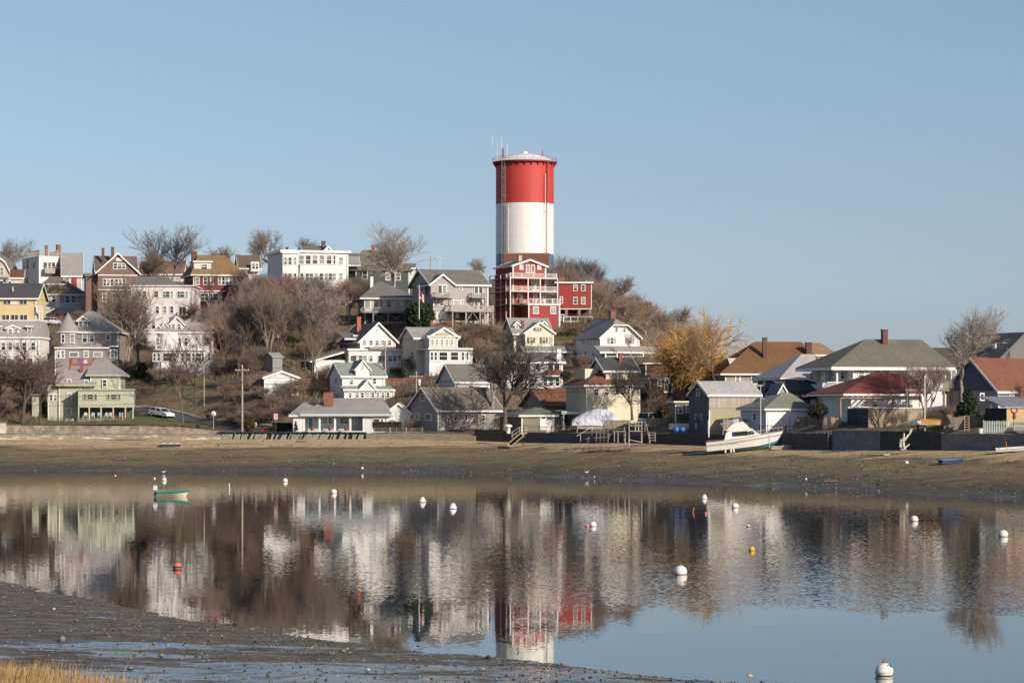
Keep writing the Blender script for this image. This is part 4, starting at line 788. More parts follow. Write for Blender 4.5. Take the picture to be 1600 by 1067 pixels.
for a, b, r_ in (((0, -.55), (0, .25), .13), ((0, .05), (-.38, .3), .07), ((-.38, .3), (-.42, .62), .06), ((-.42, .62), (-.2, .7), .05), ((0, .05), (.38, .3), .07), ((.38, .3), (.42, .62), .06), ((.42, .62), (.2, .7), .05), ((-.25, -.2), (.25, -.2), .05), ((-.22, -.4), (.22, -.4), .05)):
    e.tube((cu + a[0], -.06, cz + a[1]), (cu + b[0], -.06, cz + b[1]), r_)
e.build('emblem', PL((.22, .05, .04)), h.root); h.done()
# ---------------------------------------------------------------- terrain
def ctl(px, py, D): p = P(px, py, D); CTRL.append(tuple(p))
for px, py in ((-150, 664), (-60, 664), (30, 664), (120, 664), (210, 664), (290, 668), (338, 674)): ctl(px, py, bD(px) + 5)
for px, py in ((360, 676), (440, 676), (520, 677), (600, 676), (680, 676), (745, 677)): ctl(px, py, bD(px) + 3)
for px, py in ((800, 678), (860, 677), (930, 677), (1000, 680), (1080, 679), (1160, 680), (1230, 679), (1300, 675), (1400, 675), (1500, 678), (1600, 679)): ctl(px, py, bD(px) + 3)
for px in (1750, 1950): ctl(px, 680, bD(px) + 3)
for px, py, D in ((225, 640, 432), (300, 655, 422), (345, 664, 413), (400, 668, 408), (440, 672, 402), (300, 620, 430), (360, 600, 433), (380, 560, 448), (400, 500, 478), (450, 470, 495), (480, 540, 452), (520, 490, 482), (500, 600, 424), (560, 480, 490),
                  (360, 480, 500), (330, 600, 432), (380, 630, 416), (440, 640, 408), (620, 600, 420), (640, 520, 452), (720, 520, 440), (760, 560, 425), (790, 540, 450), (900, 500, 480), (900, 560, 440), (950, 480, 500), (1000, 500, 480), (1010, 560, 420), (1060, 592, 450), (1060, 632, 405), (1020, 570, 500),
                  (215, 620, 440), (250, 590, 437), (290, 590, 436), (325, 590, 438), (60, 661, 405), (130, 660, 403), (200, 658, 404), (190, 560, 470), (230, 600, 445), (30, 640, 412), (20, 610, 425), (650, 640, 400), (800, 640, 392), (700, 640, 396), (900, 470, 540), (1000, 548, 560), (1100, 610, 520), (1200, 618, 500), (930, 445, 600), (850, 440, 600)):
    ctl(px, py, D)
for x, y, z in ((-150, 700, 36), (-60, 720, 38), (20, 760, 32), (90, 700, 12), (170, 600, 9), (200, 420, 8), (-200, 560, 30), (-190, 450, 16), (150, 480, 8), (90, 420, 7.6), (60, 400, 7.4), (120, 380, 7.2), (0, 900, 25), (150, 900, 10), (-200, 900, 30), (60, 560, 12.5), (45, 600, 17)): CTRL.append((x, y, z))
C = np.array(CTRL); CXY = C[:, :2] / 50.0
# merge the control points that lie on top of each other
keep = []
for i in range(len(C)):
    if all(np.hypot(*(C[i, :2] - C[j, :2])) > 2.5 for j in keep): keep.append(i)
C = C[keep]; CXY = CXY[keep]; n = len(C)
def phi(r2): return r2 * np.log(np.maximum(r2, 1e-9)) * .5
A = np.zeros((n + 3, n + 3)); d2 = ((CXY[:, None, :] - CXY[None]) ** 2).sum(-1)
A[:n, :n] = phi(d2) + np.eye(n) * .004; A[:n, n] = 1; A[:n, n + 1:] = CXY; A[n, :n] = 1; A[n + 1:, :n] = CXY.T
W = np.linalg.solve(A, np.concatenate([C[:, 2], [0, 0, 0]]))
def terr(X, Y):
    X = np.asarray(X, float) / 50; Y = np.asarray(Y, float) / 50
    out = W[n] + W[n + 1] * X + W[n + 2] * Y
    for i in range(n): out = out + W[i] * phi((X - CXY[i, 0]) ** 2 + (Y - CXY[i, 1]) ** 2)
    return out
def T(x, y): return float(terr(np.array([x]), np.array([y]))[0])
# the hill: grid fanning out behind the sea walls
pxs = np.concatenate([np.arange(-700, -40, 30), np.arange(-40, 1660, 8), np.arange(1680, 2500, 40)]); ts = np.concatenate([np.arange(0, 150, 2.0), np.arange(150, 260, 4), np.arange(260, 700, 20)])
bd = np.array([bD(p) for p in pxs]); off = np.where(pxs < 341, 4.35, np.where(((pxs > 740) & (pxs < 822)) | ((pxs > 948) & (pxs < 1022)), 1.35, .62)); Yg = bd[None, :] + off[None] + ts[:, None]; Xg = (pxs[None, :] - CX) / F * Yg
Zg = terr(Xg.ravel(), Yg.ravel()).reshape(Xg.shape)
nz = np.random.RandomState(3)
Zg = Zg + (nz.rand(*Zg.shape) - .5) * .16
Zg = np.maximum(Zg, 4.6); Xg = np.concatenate([Xg[:1], Xg]); Yg = np.concatenate([Yg[:1], Yg]); Zg = np.concatenate([Zg[:1] * 0 + 2.5, Zg])
def gridq(h, w_): a = np.arange(h * w_).reshape(h, w_); return np.stack([a[:-1, :-1], a[:-1, 1:], a[1:, 1:], a[1:, :-1]], -1).reshape(-1, 4)
mh, t, b = newmat('hillside_soil'); b.inputs['Roughness'].default_value = .95
co = objco(t); n1 = noise(t, co, .09, 6, .65); n2 = noise(t, co, .9, 6, .7); n3 = noise(t, co, .05, 3)
c1 = mixc(t, maprange(t, n1, .42, .58, 0, 1), (.135, .10, .062), (.20, .135, .08)); c2 = mixc(t, maprange(t, n3, .52, .66, 0, 1), c1, (.075, .085, .032))
t.links.new(scaled(t, c2, maprange(t, n2, .3, .7, .55, 1.4)), b.inputs['Base Color'])
hill = link('hillside', npmesh('hillside', np.stack([Xg, Yg, Zg], -1).reshape(-1, 3), gridq(*Xg.shape), mh)); tag(hill, None, None, kind='structure')
hill.data.polygons.foreach_set('use_smooth', [True] * len(hill.data.polygons))
# tidal beach from under water up to the foot of the walls
pxb = np.concatenate([np.arange(-700, -40, 40), np.arange(-40, 1660, 4), np.arange(1680, 2500, 40)]); tb_ = np.concatenate([np.arange(-.6, 0, .1), np.arange(0, 1.04, .012)])
wd = np.array([wD(p) for p in pxb]); bd2 = np.array([bD(p) for p in pxb]); bz = np.array([bZ(p) for p in pxb])
rs = np.random.RandomState(5)
def lown(nx, ny, k):                        # smooth noise on a grid
    g = rs.rand(ny // k + 3, nx // k + 3); yy = np.arange(ny) / k; xx = np.arange(nx) / k
    y0 = yy.astype(int); x0 = xx.astype(int); fy = (yy - y0)[:, None]; fx = (xx - x0)[None]
    fy = fy * fy * (3 - 2 * fy); fx = fx * fx * (3 - 2 * fx)
    return (g[y0][:, x0] * (1 - fy) + g[y0 + 1][:, x0] * fy) * (1 - fx) + (g[y0][:, x0 + 1] * (1 - fy) + g[y0 + 1][:, x0 + 1] * fy) * fx - .5
TT = tb_[:, None] + 0 * pxb[None]; Yb = wd[None] + (bd2 - wd)[None] * TT; Xb = (pxb[None] - CX) / F * Yb
def prof(TT, bz): return np.where(TT < 0, TT * 3.2, bz * (np.clip(TT, 0, 2) ** .93))
Zb = prof(TT, bz[None]); h_, w__ = Zb.shape
bump = lown(w__, h_, 3) * .10 + lown(w__, h_, 9) * .22 + lown(w__, h_, 30) * .25
Zb = Zb + bump * np.clip(1.05 - TT, 0, 1)
mbch, t, b = newmat('beach_mud'); co = objco(t); sx = node(t, 'ShaderNodeSeparateXYZ'); t.links.new(co, sx.inputs[0])
n1 = noise(t, objco(t, (.05, .25, .25)), 1, 5); n2 = noise(t, objco(t, (.8, 1.6, 1)), 1.0, 6, .75); n3 = noise(t, objco(t, (.12, .6, .5)), 1, 4, .7)
z = math_(t, 'ADD', sx.outputs[2], maprange(t, n1, .3, .7, -.6, .6))
c = mixc(t, maprange(t, z, .5, 1.9, 0, 1), (.095, .080, .042), (.23, .165, .075))
c = mixc(t, maprange(t, z, 2.7, 3.3, 0, 1), c, (.55, .39, .21))
c = mixc(t, maprange(t, n3, .52, .72, 0, .75), c, (.070, .064, .050))
for zz_, wd__ in ((2.75, .10), (1.75, .07), (.95, .06)): c = mixc(t, math_(t, 'MULTIPLY', maprange(t, math_(t, 'ABSOLUTE', math_(t, 'SUBTRACT', z, zz_)), 0, wd__ * 2, .75, 0), maprange(t, n2, .42, .55, 0, 1)), c, (.03, .026, .018))
vo = node(t, 'ShaderNodeTexVoronoi'); vo.inputs['Scale'].default_value = 1.6; t.links.new(objco(t, (1, .7, .2)), vo.inputs['Vector'])
sp = math_(t, 'LESS_THAN', vo.outputs['Distance'], .17); wn = node(t, 'ShaderNodeSeparateColor'); t.links.new(vo.outputs['Color'], wn.inputs[0])
sp = math_(t, 'MULTIPLY', sp, math_(t, 'GREATER_THAN', wn.outputs[0], .78)); sp = math_(t, 'MULTIPLY', sp, math_(t, 'LESS_THAN', z, 3.0))
c = mixc(t, sp, scaled(t, c, maprange(t, n2, .28, .72, .5, 1.45)), (.42, .39, .32)); t.links.new(c, b.inputs['Base Color'])
wet = maprange(t, math_(t, 'ADD', z, maprange(t, n2, .3, .7, -.3, .3)), -.1, .9, .28, .9); t.links.new(wet, b.inputs['Roughness'])
bp = node(t, 'ShaderNodeBump'); bp.inputs['Strength'].default_value = .7; bp.inputs['Distance'].default_value = .25; t.links.new(n2, bp.inputs['Height']); t.links.new(bp.outputs[0], b.inputs['Normal'])
beach = link('beach', npmesh('beach', np.stack([Xb, Yb, Zb], -1).reshape(-1, 3), gridq(*Xb.shape), mbch)); tag(beach, None, None, kind='structure')
def beachZ(x, y):
    px = CX + x / y * F; t_ = (y - wD(px)) / (bD(px) - wD(px)); return float(prof(np.array([t_]), bZ(px))[0])
def onbeach(px, py):
    D = wD(px)
    while D < bD(px):
        x = (px - CX) / F * D
        if HY - (beachZ(x, D) - CH) * F / D <= py: break
        D += .25
    return Vector(((px - CX) / F * D, D, beachZ((px - CX) / F * D, D)))
def onhill(px, py, D0=None):
    """where the sight line through a photo pixel meets the hill"""
    Ds = np.arange(D0 or bD(px) + 1.5, 700, .5); X = (px - CX) / F * Ds; Z = terr(X, Ds); yy = HY - (Z - CH) * F / Ds
    k = np.argmax(yy <= py); D = float(Ds[k]); return Vector(((px - CX) / F * D, D, float(Z[k])))
# ---------------------------------------------------------------- water
mw, t, b = newmat('bay_water'); co = node(t, 'ShaderNodeTexCoord').outputs['Object']
b.inputs['Base Color'].default_value = (.022, .024, .02, 1); b.inputs['IOR'].default_value = 1.6; b.inputs['Roughness'].default_value = .012
def nvec(scale, sc3, det):
    mp = node(t, 'ShaderNodeMapping'); mp.inputs[3].default_value = sc3; t.links.new(co, mp.inputs[0]); n_ = node(t, 'ShaderNodeTexNoise'); n_.inputs['Scale'].default_value = scale; n_.inputs['Detail'].default_value = det
    t.links.new(mp.outputs[0], n_.inputs['Vector']); s_ = node(t, 'ShaderNodeVectorMath', operation='SUBTRACT'); t.links.new(n_.outputs['Color'], s_.inputs[0]); s_.inputs[1].default_value = (.5, .5, .5); return s_.outputs[0]
def vscale(v, f):
    s_ = node(t, 'ShaderNodeVectorMath', operation='SCALE'); t.links.new(v, s_.inputs[0])
    if isinstance(f, float): s_.inputs[3].default_value = f
    else: t.links.new(f, s_.inputs[3])
    return s_.outputs[0]
def vadd(a, c_):
    s_ = node(t, 'ShaderNodeVectorMath', operation='ADD'); t.links.new(a, s_.inputs[0]); t.links.new(c_, s_.inputs[1]); return s_.outputs[0]
fine = nvec(5.0, (1, 1, 1), 2); mid_ = nvec(.9, (.5, 1, 1), 2)
sx = node(t, 'ShaderNodeSeparateXYZ'); t.links.new(co, sx.inputs[0])
nb = noise(t, objco(t, (.035, .05, 1)), 1, 3)
# the breeze ruffles one patch of the bay, out on the right between 108 and 160 m
yw = math_(t, 'ADD', sx.outputs[1], maprange(t, nb, .3, .7, -5, 5))
band = math_(t, 'MULTIPLY', maprange(t, yw, 105, 111, 0, 1), maprange(t, yw, 135, 235, 1, 0)); xr = maprange(t, math_(t, 'ADD', sx.outputs[0], maprange(t, nb, .3, .7, -8, 8)), -16, 12, .0, 1)
ruf = math_(t, 'MULTIPLY', band, xr); nb2 = noise(t, objco(t, (.10, .35, 1)), 1, 4)
amp = math_(t, 'ADD', math_(t, 'ADD', math_(t, 'MULTIPLY', ruf, maprange(t, nb2, .3, .7, .05, .10)), maprange(t, sx.outputs[1], 95, 250, .009, .030)), maprange(t, nb2, .55, .75, 0, .001))
pert = vadd(vscale(fine, amp), vscale(mid_, math_(t, 'MULTIPLY', amp, .10)))
cm = node(t, 'ShaderNodeVectorMath', operation='MULTIPLY'); t.links.new(pert, cm.inputs[0]); cm.inputs[1].default_value = (1, 1, 0)
nn = node(t, 'ShaderNodeVectorMath', operation='ADD'); t.links.new(cm.outputs[0], nn.inputs[0]); nn.inputs[1].default_value = (0, 0, 1)
nm = node(t, 'ShaderNodeVectorMath', operation='NORMALIZE'); t.links.new(nn.outputs[0], nm.inputs[0]); t.links.new(nm.outputs[0], b.inputs['Normal'])
wv = np.array([(-3000, -200, 0), (3000, -200, 0), (3000, 5000, 0), (-3000, 5000, 0)], float)
water = link('bay_water', npmesh('bay_water', wv, np.array([[0, 1, 2, 3]]), mw)); tag(water, None, None, kind='structure')
# far land so the hill does not end in water
# ---------------------------------------------------------------- near mudflat
def edgeY(x): return float(np.interp(x, [-60, -40, -25.4, -12.75, -4.6, 2.1, 5.3, 8.5, 11.5, 14], [165, 143, 127, 102, 91.5, 84, 80.6, 79.3, 77, 70]))
xs = np.arange(-46, 16, .14); ys = np.arange(56, 150, .18)
XX, YY = np.meshgrid(xs, ys); EY = np.array([edgeY(x) for x in xs])[None]; dd = EY - YY
wg = lown(len(xs), len(ys), 30) * 1.6 + lown(len(xs), len(ys), 9) * .8 + lown(len(xs), len(ys), 3) * .4
dd = dd + wg
h0 = np.where(dd > 0, np.minimum(.045 * dd, .05 + .0125 * dd), .05 * dd)
rel = lown(len(xs), len(ys), 40) * .10 + lown(len(xs), len(ys), 12) * .06 + lown(len(xs), len(ys), 4) * .035 + (rs.rand(len(ys), len(xs)) - .5) * .022
h0 = h0 + rel * np.clip(dd / 2 + .4, 0, 1)
h0 = np.maximum(h0, -.4)
mm, t, b = newmat('mudflat'); co = objco(t)
n1 = noise(t, objco(t, (.10, .42, .4)), 1, 4, .6); n2 = noise(t, objco(t, (2.2, 3.0, 1)), 1.5, 6, .75); n3 = noise(t, objco(t, (.5, 1.4, 1)), 1, 4, .7)
c = mixc(t, maprange(t, n3, .35, .65, 0, 1), (.085, .077, .064), (.185, .165, .135)); c = scaled(t, c, maprange(t, n2, .28, .72, .3, 1.8))
sx = node(t, 'ShaderNodeSeparateXYZ'); t.links.new(co, sx.inputs[0])
up = maprange(t, sx.outputs[1], 76, 96, .16, -.09)
wetf = maprange(t, math_(t, 'ADD', math_(t, 'ADD', n1, up), maprange(t, n3, .3, .7, -.05, .05)), .50, .57, 0, 1); t.links.new(scaled(t, c, maprange(t, wetf, 0, 1, 1, .7)), b.inputs['Base Color'])
t.links.new(math_(t, 'ADD', maprange(t, wetf, 0, 1, .95, .07), maprange(t, n2, .35, .7, 0, .10)), b.inputs['Roughness'])
t.links.new(maprange(t, wetf, 0, 1, .12, .5), b.inputs['Specular IOR Level'])
bp = node(t, 'ShaderNodeBump'); t.links.new(maprange(t, wetf, 0, 1, .9, .10), bp.inputs['Strength']); bp.inputs['Distance'].default_value = .05; t.links.new(n2, bp.inputs['Height']); t.links.new(bp.outputs[0], b.inputs['Normal'])
flat_ = link('mudflat', npmesh('mudflat', np.stack([XX, YY, h0], -1).reshape(-1, 3), gridq(*XX.shape), mm)); tag(flat_, None, None, kind='structure')
flat_.data.polygons.foreach_set('use_smooth', [True] * len(flat_.data.polygons))
def mudZ(x, y):
    i = min(max(int(round((x - xs[0]) / .14)), 0), len(xs) - 1); j = min(max(int(round((y - ys[0]) / .18)), 0), len(ys) - 1); return float(h0[j, i])
ICO = None
def ico():
    global ICO
    if ICO is None:
        bm = bmesh.new(); bmesh.ops.create_icosphere(bm, subdivisions=1, radius=1); ICO = (np.array([v.co[:] for v in bm.verts]), np.array([[v.index for v in f.verts] for f in bm.faces])); bm.free()
    return ICO

def stones(name, pts, sizes, m, flatness=.6, label=None, cat=None):
    V, Fc = ico(); r = np.random.RandomState(len(pts)); nV = len(V); N = len(pts)
    S = V[None] * (1 + (r.rand(N, nV, 1) - .5) * .6); S = S * (np.array(sizes)[:, None, None] * (np.array([1, .8, flatness])[None, None] * (1 + (r.rand(N, 1, 3) - .5) * .5)))
    a = r.rand(N) * 6.28; ca, sa = np.cos(a)[:, None], np.sin(a)[:, None]; X = S[..., 0] * ca - S[..., 1] * sa; Y = S[..., 0] * sa + S[..., 1] * ca
    S = np.stack([X, Y, S[..., 2]], -1) + np.array(pts)[:, None]; Q = (Fc[None] + (np.arange(N) * nV)[:, None, None]).reshape(-1, 3)
    return link(name, npmesh(name, S.reshape(-1, 3), Q, m))
mst = mat('leaf', (.17, .155, .12), .8); mst2 = mat('leaf', (.45, .42, .35), .7); mst3 = mat('leaf', (.035, .03, .025), .6)
pp, ss = [], []
while len(pp) < 5200:
    x = rnd.uniform(-34, 13); y = rnd.uniform(60, edgeY(x) + 1.2)
    z = mudZ(x, y)
    if z < -.05: continue
    if rnd.random() > .25 + 1.2 / (1 + abs(edgeY(x) - y) * .35): continue
    s_ = .02 + .05 * rnd.random() ** 3; pp.append((x, y, z + s_ * .15)); ss.append(s_)
k3 = len(pp) // 2
tag(stones('gravel', pp[:k3], ss[:k3], mst), 'grey pebbles and shell bits strewn over the near mud', 'gravel', kind='stuff')
tag(stones('seaweed_clumps', pp[k3:], [q * 1.1 for q in ss[k3:]], mst3, .45), 'dark weed and mussel clumps strewn over the near mud', 'seaweed', kind='stuff')
pp, ss = [], []
while len(pp) < 420:
    x = rnd.uniform(-34, 13); y = rnd.uniform(60, edgeY(x) + .5)
    z = mudZ(x, y)
    if z > -.02: s_ = .02 + .03 * rnd.random() ** 2; pp.append((x, y, z + s_ * .3)); ss.append(s_)
tag(stones('shells', pp, ss, mst2), 'pale shells scattered on the near mud', 'shells', kind='stuff')
def onmud(px, py):
    D = 60.
    while D < 150:
        x = (px - CX) / F * D
        if HY - (mudZ(x, D) - CH) * F / D <= py: break
        D += .1
    return Vector(((px - CX) / F * D, D, mudZ((px - CX) / F * D, D)))
# single rocks lying on the near mud
for px, py, s_, lab, m in ((97, 1002, .17, 'blocky pale stone standing upright in the shallow puddle on the near mud', mst), (84, 953, .11, 'pale flat stone on the upper part of the near mudflat', mst2), (240, 1006, .09, 'small brown stone beside the puddle', mst), (252, 1026, .13, 'brown rock with a white shell patch near the dry grass', mst),
                           (367, 976, .11, 'dark rock on the water line of the mudflat', mst3), (536, 1019, .12, 'tan stone on the gravel bank below the centre of the bay', mst), (1171, 1060, .16, 'pale rounded rock at the very bottom edge by the water', mst2), (763, 1029, .12, 'dark rock at the water line left of the tower reflection', mst3), (283, 1031, .1, 'low grey rock right of the brown rock', mst),
                           (204, 1046, .12, 'tan rock beside the last tufts of dry grass', mst), (400, 1004, .09, 'small dark rock half way along the near bank', mst3), (575, 1048, .1, 'lone pebble like rock near the bottom of the mud', mst2)):
    p = onmud(px, py); o = stones('rock', [(0, 0, s_ * .45)], [s_], m, 1.1 if px == 97 else .7); o.location = p; tag(o, lab, 'rock')
# pebbles and debris on the far beach
pp, ss, pq, sq = [], [], [], []
for i in range(5200):
    px = rnd.uniform(-60, 1680); t_ = rnd.random() ** 1.3 * .93 + .01; D = wD(px) + (bD(px) - wD(px)) * t_; x = (px - CX) / F * D
    s_ = .05 + .13 * rnd.random() ** 3
    (pp if i % 3 else pq).append((x, D, beachZ(x, D) + .02)); (ss if i % 3 else sq).append(s_)
tag(stones('beach_stones', pp, ss, mat('leaf', (.11, .092, .065), .9), .5), 'small dark stones and weed clumps all over the tidal beach', 'stones', kind='stuff')
tag(stones('beach_shells', pq[:1700], [q * .7 for q in sq[:1700]], mat('leaf', (.30, .26, .19), .9), .5), 'pale shells and pebbles all over the tidal beach', 'shells', kind='stuff')
# dry marsh grass, bottom left
def blades(name, n_, posf, hf, wd_, m, lean=.25, seed=1, segs=2):
    r = random.Random(seed); V = []; Q = []
    for i in range(n_):
        x, y, z = posf(r); h = hf(r, x, y); a = r.uniform(0, 6.28); l = h * lean * r.uniform(.2, 1.6); dx, dy = math.cos(a) * wd_, math.sin(a) * wd_; la = r.gauss(.2, 1.2); ex, ey = math.cos(la) * l, math.sin(la) * l
        o = len(V); V += [(x - dx, y - dy, z - .05), (x + dx, y + dy, z - .05), (x + ex * .35 + dx * .8, y + ey * .35 + dy * .8, z + h * .6), (x + ex * .35 - dx * .8, y + ey * .35 - dy * .8, z + h * .6), (x + ex + dx * .25, y + ey + dy * .25, z + h), (x + ex - dx * .25, y + ey - dy * .25, z + h)]
        Q += [(o, o + 1, o + 2, o + 3), (o + 3, o + 2, o + 4, o + 5)]
    return link(name, npmesh(name, np.array(V), np.array(Q), m))
def gp(r):
    while True:
        y = r.uniform(66, 79.5); x = -16.8 + r.random() ** 1.7 * 8.5; 
        lim = -14.2 + (78.5 - y) * .55
        if x < lim + r.gauss(0, .9) and y < 78.0 + r.gauss(0, .5) - max(0, x + 14) * .45: return x, y, mudZ(x, y)
tag(blades('marsh_grass', 15000, gp, lambda r, x, y: r.uniform(.14, .48) * (1 if r.random() < .9 else 1.4), .006, mat('leaf', (.40, .25, .10), .8), .35, 11), 'dry orange tan marsh grass in the bottom left corner', 'grass', kind='stuff')

# ---------------------------------------------------------------- ground patches laid on the hill: road, pavement, lawns
def ribbon(name, top, bot, m, lift, n_=40, k=10):
    """patch between two chains of ground points"""
    def res(ch):
        pts = [onhill(*c) if not isinstance(c, Vector) else c for c in ch]; s_ = np.linspace(0, len(pts) - 1, n_); xs_ = np.interp(s_, range(len(pts)), [p.x for p in pts]); ys_ = np.interp(s_, range(len(pts)), [p.y for p in pts]); return xs_, ys_
    ax, ay = res(top); bx, by = res(bot); V = []
    for j in range(k + 1):
        f = j / k; X = ax * (1 - f) + bx * f; Y = ay * (1 - f) + by * f; Z = terr(X, Y) + lift; V.append(np.stack([X, Y, Z], -1))
    V = np.array(V); o = link(name, npmesh(name, V.reshape(-1, 3), gridq(k + 1, n_), m)); tag(o, None, None, kind='structure'); return o
mg, t, b = newmat('lawn'); co = objco(t); b.inputs['Roughness'].default_value = .95
n1 = noise(t, co, .35, 5, .7); n2 = noise(t, co, 3, 4); c = mixc(t, maprange(t, n1, .4, .62, 0, 1), (.085, .105, .024), (.15, .115, .05)); t.links.new(scaled(t, c, maprange(t, n2, .3, .7, .65, 1.3)), b.inputs['Base Color'])
mr, t, b = newmat('asphalt'); co = objco(t); b.inputs['Roughness'].default_value = .9
n1 = noise(t, co, .3, 4); n2 = noise(t, co, 4, 4); t.links.new(scaled(t, (.085, .082, .085), math_(t, 'MULTIPLY', maprange(t, n1, .3, .7, .8, 1.15), maprange(t, n2, .3, .7, .8, 1.2))), b.inputs['Base Color'])
# wild grass strip and road
ribbon('lawn', [(52, 653), (120, 655), (212, 645), (268, 655), (318, 664), (345, 671)], [(40, 664.5), (120, 664.5), (212, 664.5), (268, 664.5), (310, 669), (345, 674)], mg, .07)
ribbon('road', [(150, 628), (225, 637), (262, 643.5), (300, 651.5), (340, 658.5), (390, 666), (455, 672)], [(150, 632), (212, 643.5), (268, 653.5), (318, 663), (343, 670), (392, 675), (455, 675.8)], mr, .10)
ribbon('pavement', [(150, 626.6), (225, 635.5), (262, 641.5), (300, 649.3), (340, 656.3), (390, 664), (440, 670)], [(150, 628.2), (225, 637.2), (262, 643.7), (300, 651.7), (340, 658.7), (390, 666.2), (440, 671.8)], mat('plain', (.33, .29, .24), .9), .24)
for a, b_ in ((((350, 508), (420, 520), (500, 525)), ((350, 530), (420, 545), (500, 548))), (((200, 590), (240, 590), (330, 592)), ((200, 600), (240, 604), (330, 606))), (((860, 590), (880, 592), (900, 588)), ((860, 606), (880, 610), (900, 608))), (((860, 520), (900, 512), (930, 512)), ((860, 534), (900, 530), (930, 530))), (((380, 607), (410, 607), (440, 620)), ((380, 625), (410, 624), (440, 630))), (((720, 506), (745, 508), (790, 506)), ((720, 516), (745, 518), (790, 518)))):
    ribbon('lawn', a, b_, mg, .08, 20, 6)
# ---------------------------------------------------------------- sea walls and yard fences along the shore
def wallstrip(name, label, cat, pts, m, thick=.6, down=1.2, group=None):
    """upright wall following (px, top row, extra distance behind the wall line)"""
    q = [P(px, py, bD(px) + e) for px, py, e in pts]; o = thing(name, label, cat, (q[0].x, q[0].y, 0), 0, group); mb = MB()
    for a, b in zip(q[:-1], q[1:]):
        a = a - o.location; b = b - o.location; d = Vector((b.x - a.x, b.y - a.y, 0)).normalized(); nrm = Vector((-d.y, d.x, 0)) * thick
        vs = [a, b, b + nrm, a + nrm]; lo = [Vector((v.x, v.y, -down + 3)) for v in vs]
        mb.add(lo + vs, [(3, 2, 1, 0), (4, 5, 6, 7), (0, 1, 5, 4), (1, 2, 6, 5), (2, 3, 7, 6), (3, 0, 4, 7)])
    mb.build('wall', m, o); return o, q
ms, t, b = newmat('sea_wall_stone'); co = objco(t); b.inputs['Roughness'].default_value = .9
sx = node(t, 'ShaderNodeSeparateXYZ'); t.links.new(co, sx.inputs[0])
n1 = noise(t, objco(t, (.25, .25, 2.2)), 1, 5, .7); n2 = noise(t, co, 1.8, 5, .7); c = mixc(t, maprange(t, n2, .35, .65, 0, 1), (.22, .185, .14), (.38, .33, .26))
c = mixc(t, maprange(t, n1, .54, .60, 0, .85), c, (.72, .69, .62)); t.links.new(c, b.inputs['Base Color'])
MCON = mat('plain', (.27, .24, .19), .9, 3.); MCOND = mat('plain', (.16, .165, .17), .9, 3.); MDK = BD((.045, .045, .042))
o, _ = wallstrip('sea_wall', 'low whitewash streaked concrete sea wall above the sand at the left', 'sea wall', [(-300, 678, 0), (-100, 678, 0), (60, 678, 0), (200, 678.5, 0), (300, 679, 0), (346, 680, 0)], ms, 1.6)
cp = MB(); 
for a, b_ in zip(_[:-1], _[1:]):
    a = a - o.location; b_ = b_ - o.location; cp.add([a + Vector((0, -.08, .003)), b_ + Vector((0, -.08, .003)), b_ + Vector((0, .5, .003)), a + Vector((0, .5, .003)), a + Vector((0, -.08, .14)), b_ + Vector((0, -.08, .14)), b_ + Vector((0, .5, .14)), a + Vector((0, .5, .14))], [(3, 2, 1, 0), (4, 5, 6, 7), (0, 1, 5, 4), (2, 3, 7, 6)])
cp.build('coping', MCON, o)
wallstrip('stone_wall', 'upper rubble stone wall holding the lawn of the pale green house', 'stone wall', [(-300, 664.5, 2.0), (24, 664.5, 2.0), (120, 665, 2.0), (200, 665.5, 2.0), (280, 667.5, 2.0), (338, 673, 2.0)], mat('stone', (.34, .28, .215), .95), 2.3, .5)
# timber bulkhead with leaning planks
def bulkhead():
    x0, x1 = 346, 572; a = P(x0, 676, bD(x0)); b_ = P(x1, 677, bD(x1)); o = thing('timber_bulkhead', 'weathered timber bulkhead with slanting planks below the ranch house', 'bulkhead', (a.x, a.y, 0)); L = (b_ - a).length
    d = (b_ - a); d.z = 0; d.normalize(); zt = a.z; zb = a.z - 1.25; bk = MB()
    bk.box(0, L, .25, .6, 2.5, zt); o.rotation_euler[2] = math.atan2(d.y, d.x); bk.build('back_wall', MDK, o)
    tp = MB(); tp.box(0, L, -.15, .7, zt + .003, zt + .13); tp.build('cap_rail', DARKW, o); pl = MB(); x = .1; r = random.Random(4)
    while x < L - .5:
        w_ = r.uniform(.18, .42); ln = r.uniform(.12, .4)
        if r.random() < .90:
            y0 = -.02 - r.uniform(0, .1); z1 = zt - .17 - r.random() * .08; vs = [(x - ln, y0 - .25, zb - .2), (x - ln + w_, y0 - .25, zb - .2), (x + ln * .6 + w_, y0, z1), (x + ln * .6, y0, z1)]; vs += [(p[0], p[1] + .07, p[2]) for p in vs]
            pl.add(vs, [(0, 1, 2, 3), (7, 6, 5, 4), (0, 4, 5, 1), (1, 5, 6, 2), (2, 6, 7, 3), (3, 7, 4, 0)])
        x += w_ + (r.uniform(.01, .06) if r.random() < .8 else r.uniform(.15, .4))
    pl.build('plank', mat('brick', (.30, .28, .265), .95), o)
    x = 2.
    while x < L: MB().box(x, x + .16, .0, .24, zt - .3, zt - .003).build('post', WOODG, o); x += 2.9
bulkhead()
wallstrip('sea_wall', 'low sandy concrete wall between the bulkhead and the blue gabled cottage', 'sea wall', [(572, 677, 0), (640, 676.5, 0), (700, 678, 0), (742, 681, 0)], mat('plain', (.26, .22, .15), .95, 3.), .5, .6)
wallstrip('sea_wall', 'dark blocky sea wall beneath the big bare tree left of the steps', 'sea wall', [(742, 671, .6), (770, 672, .4), (800, 673, .2)], MDK, .6, .6)
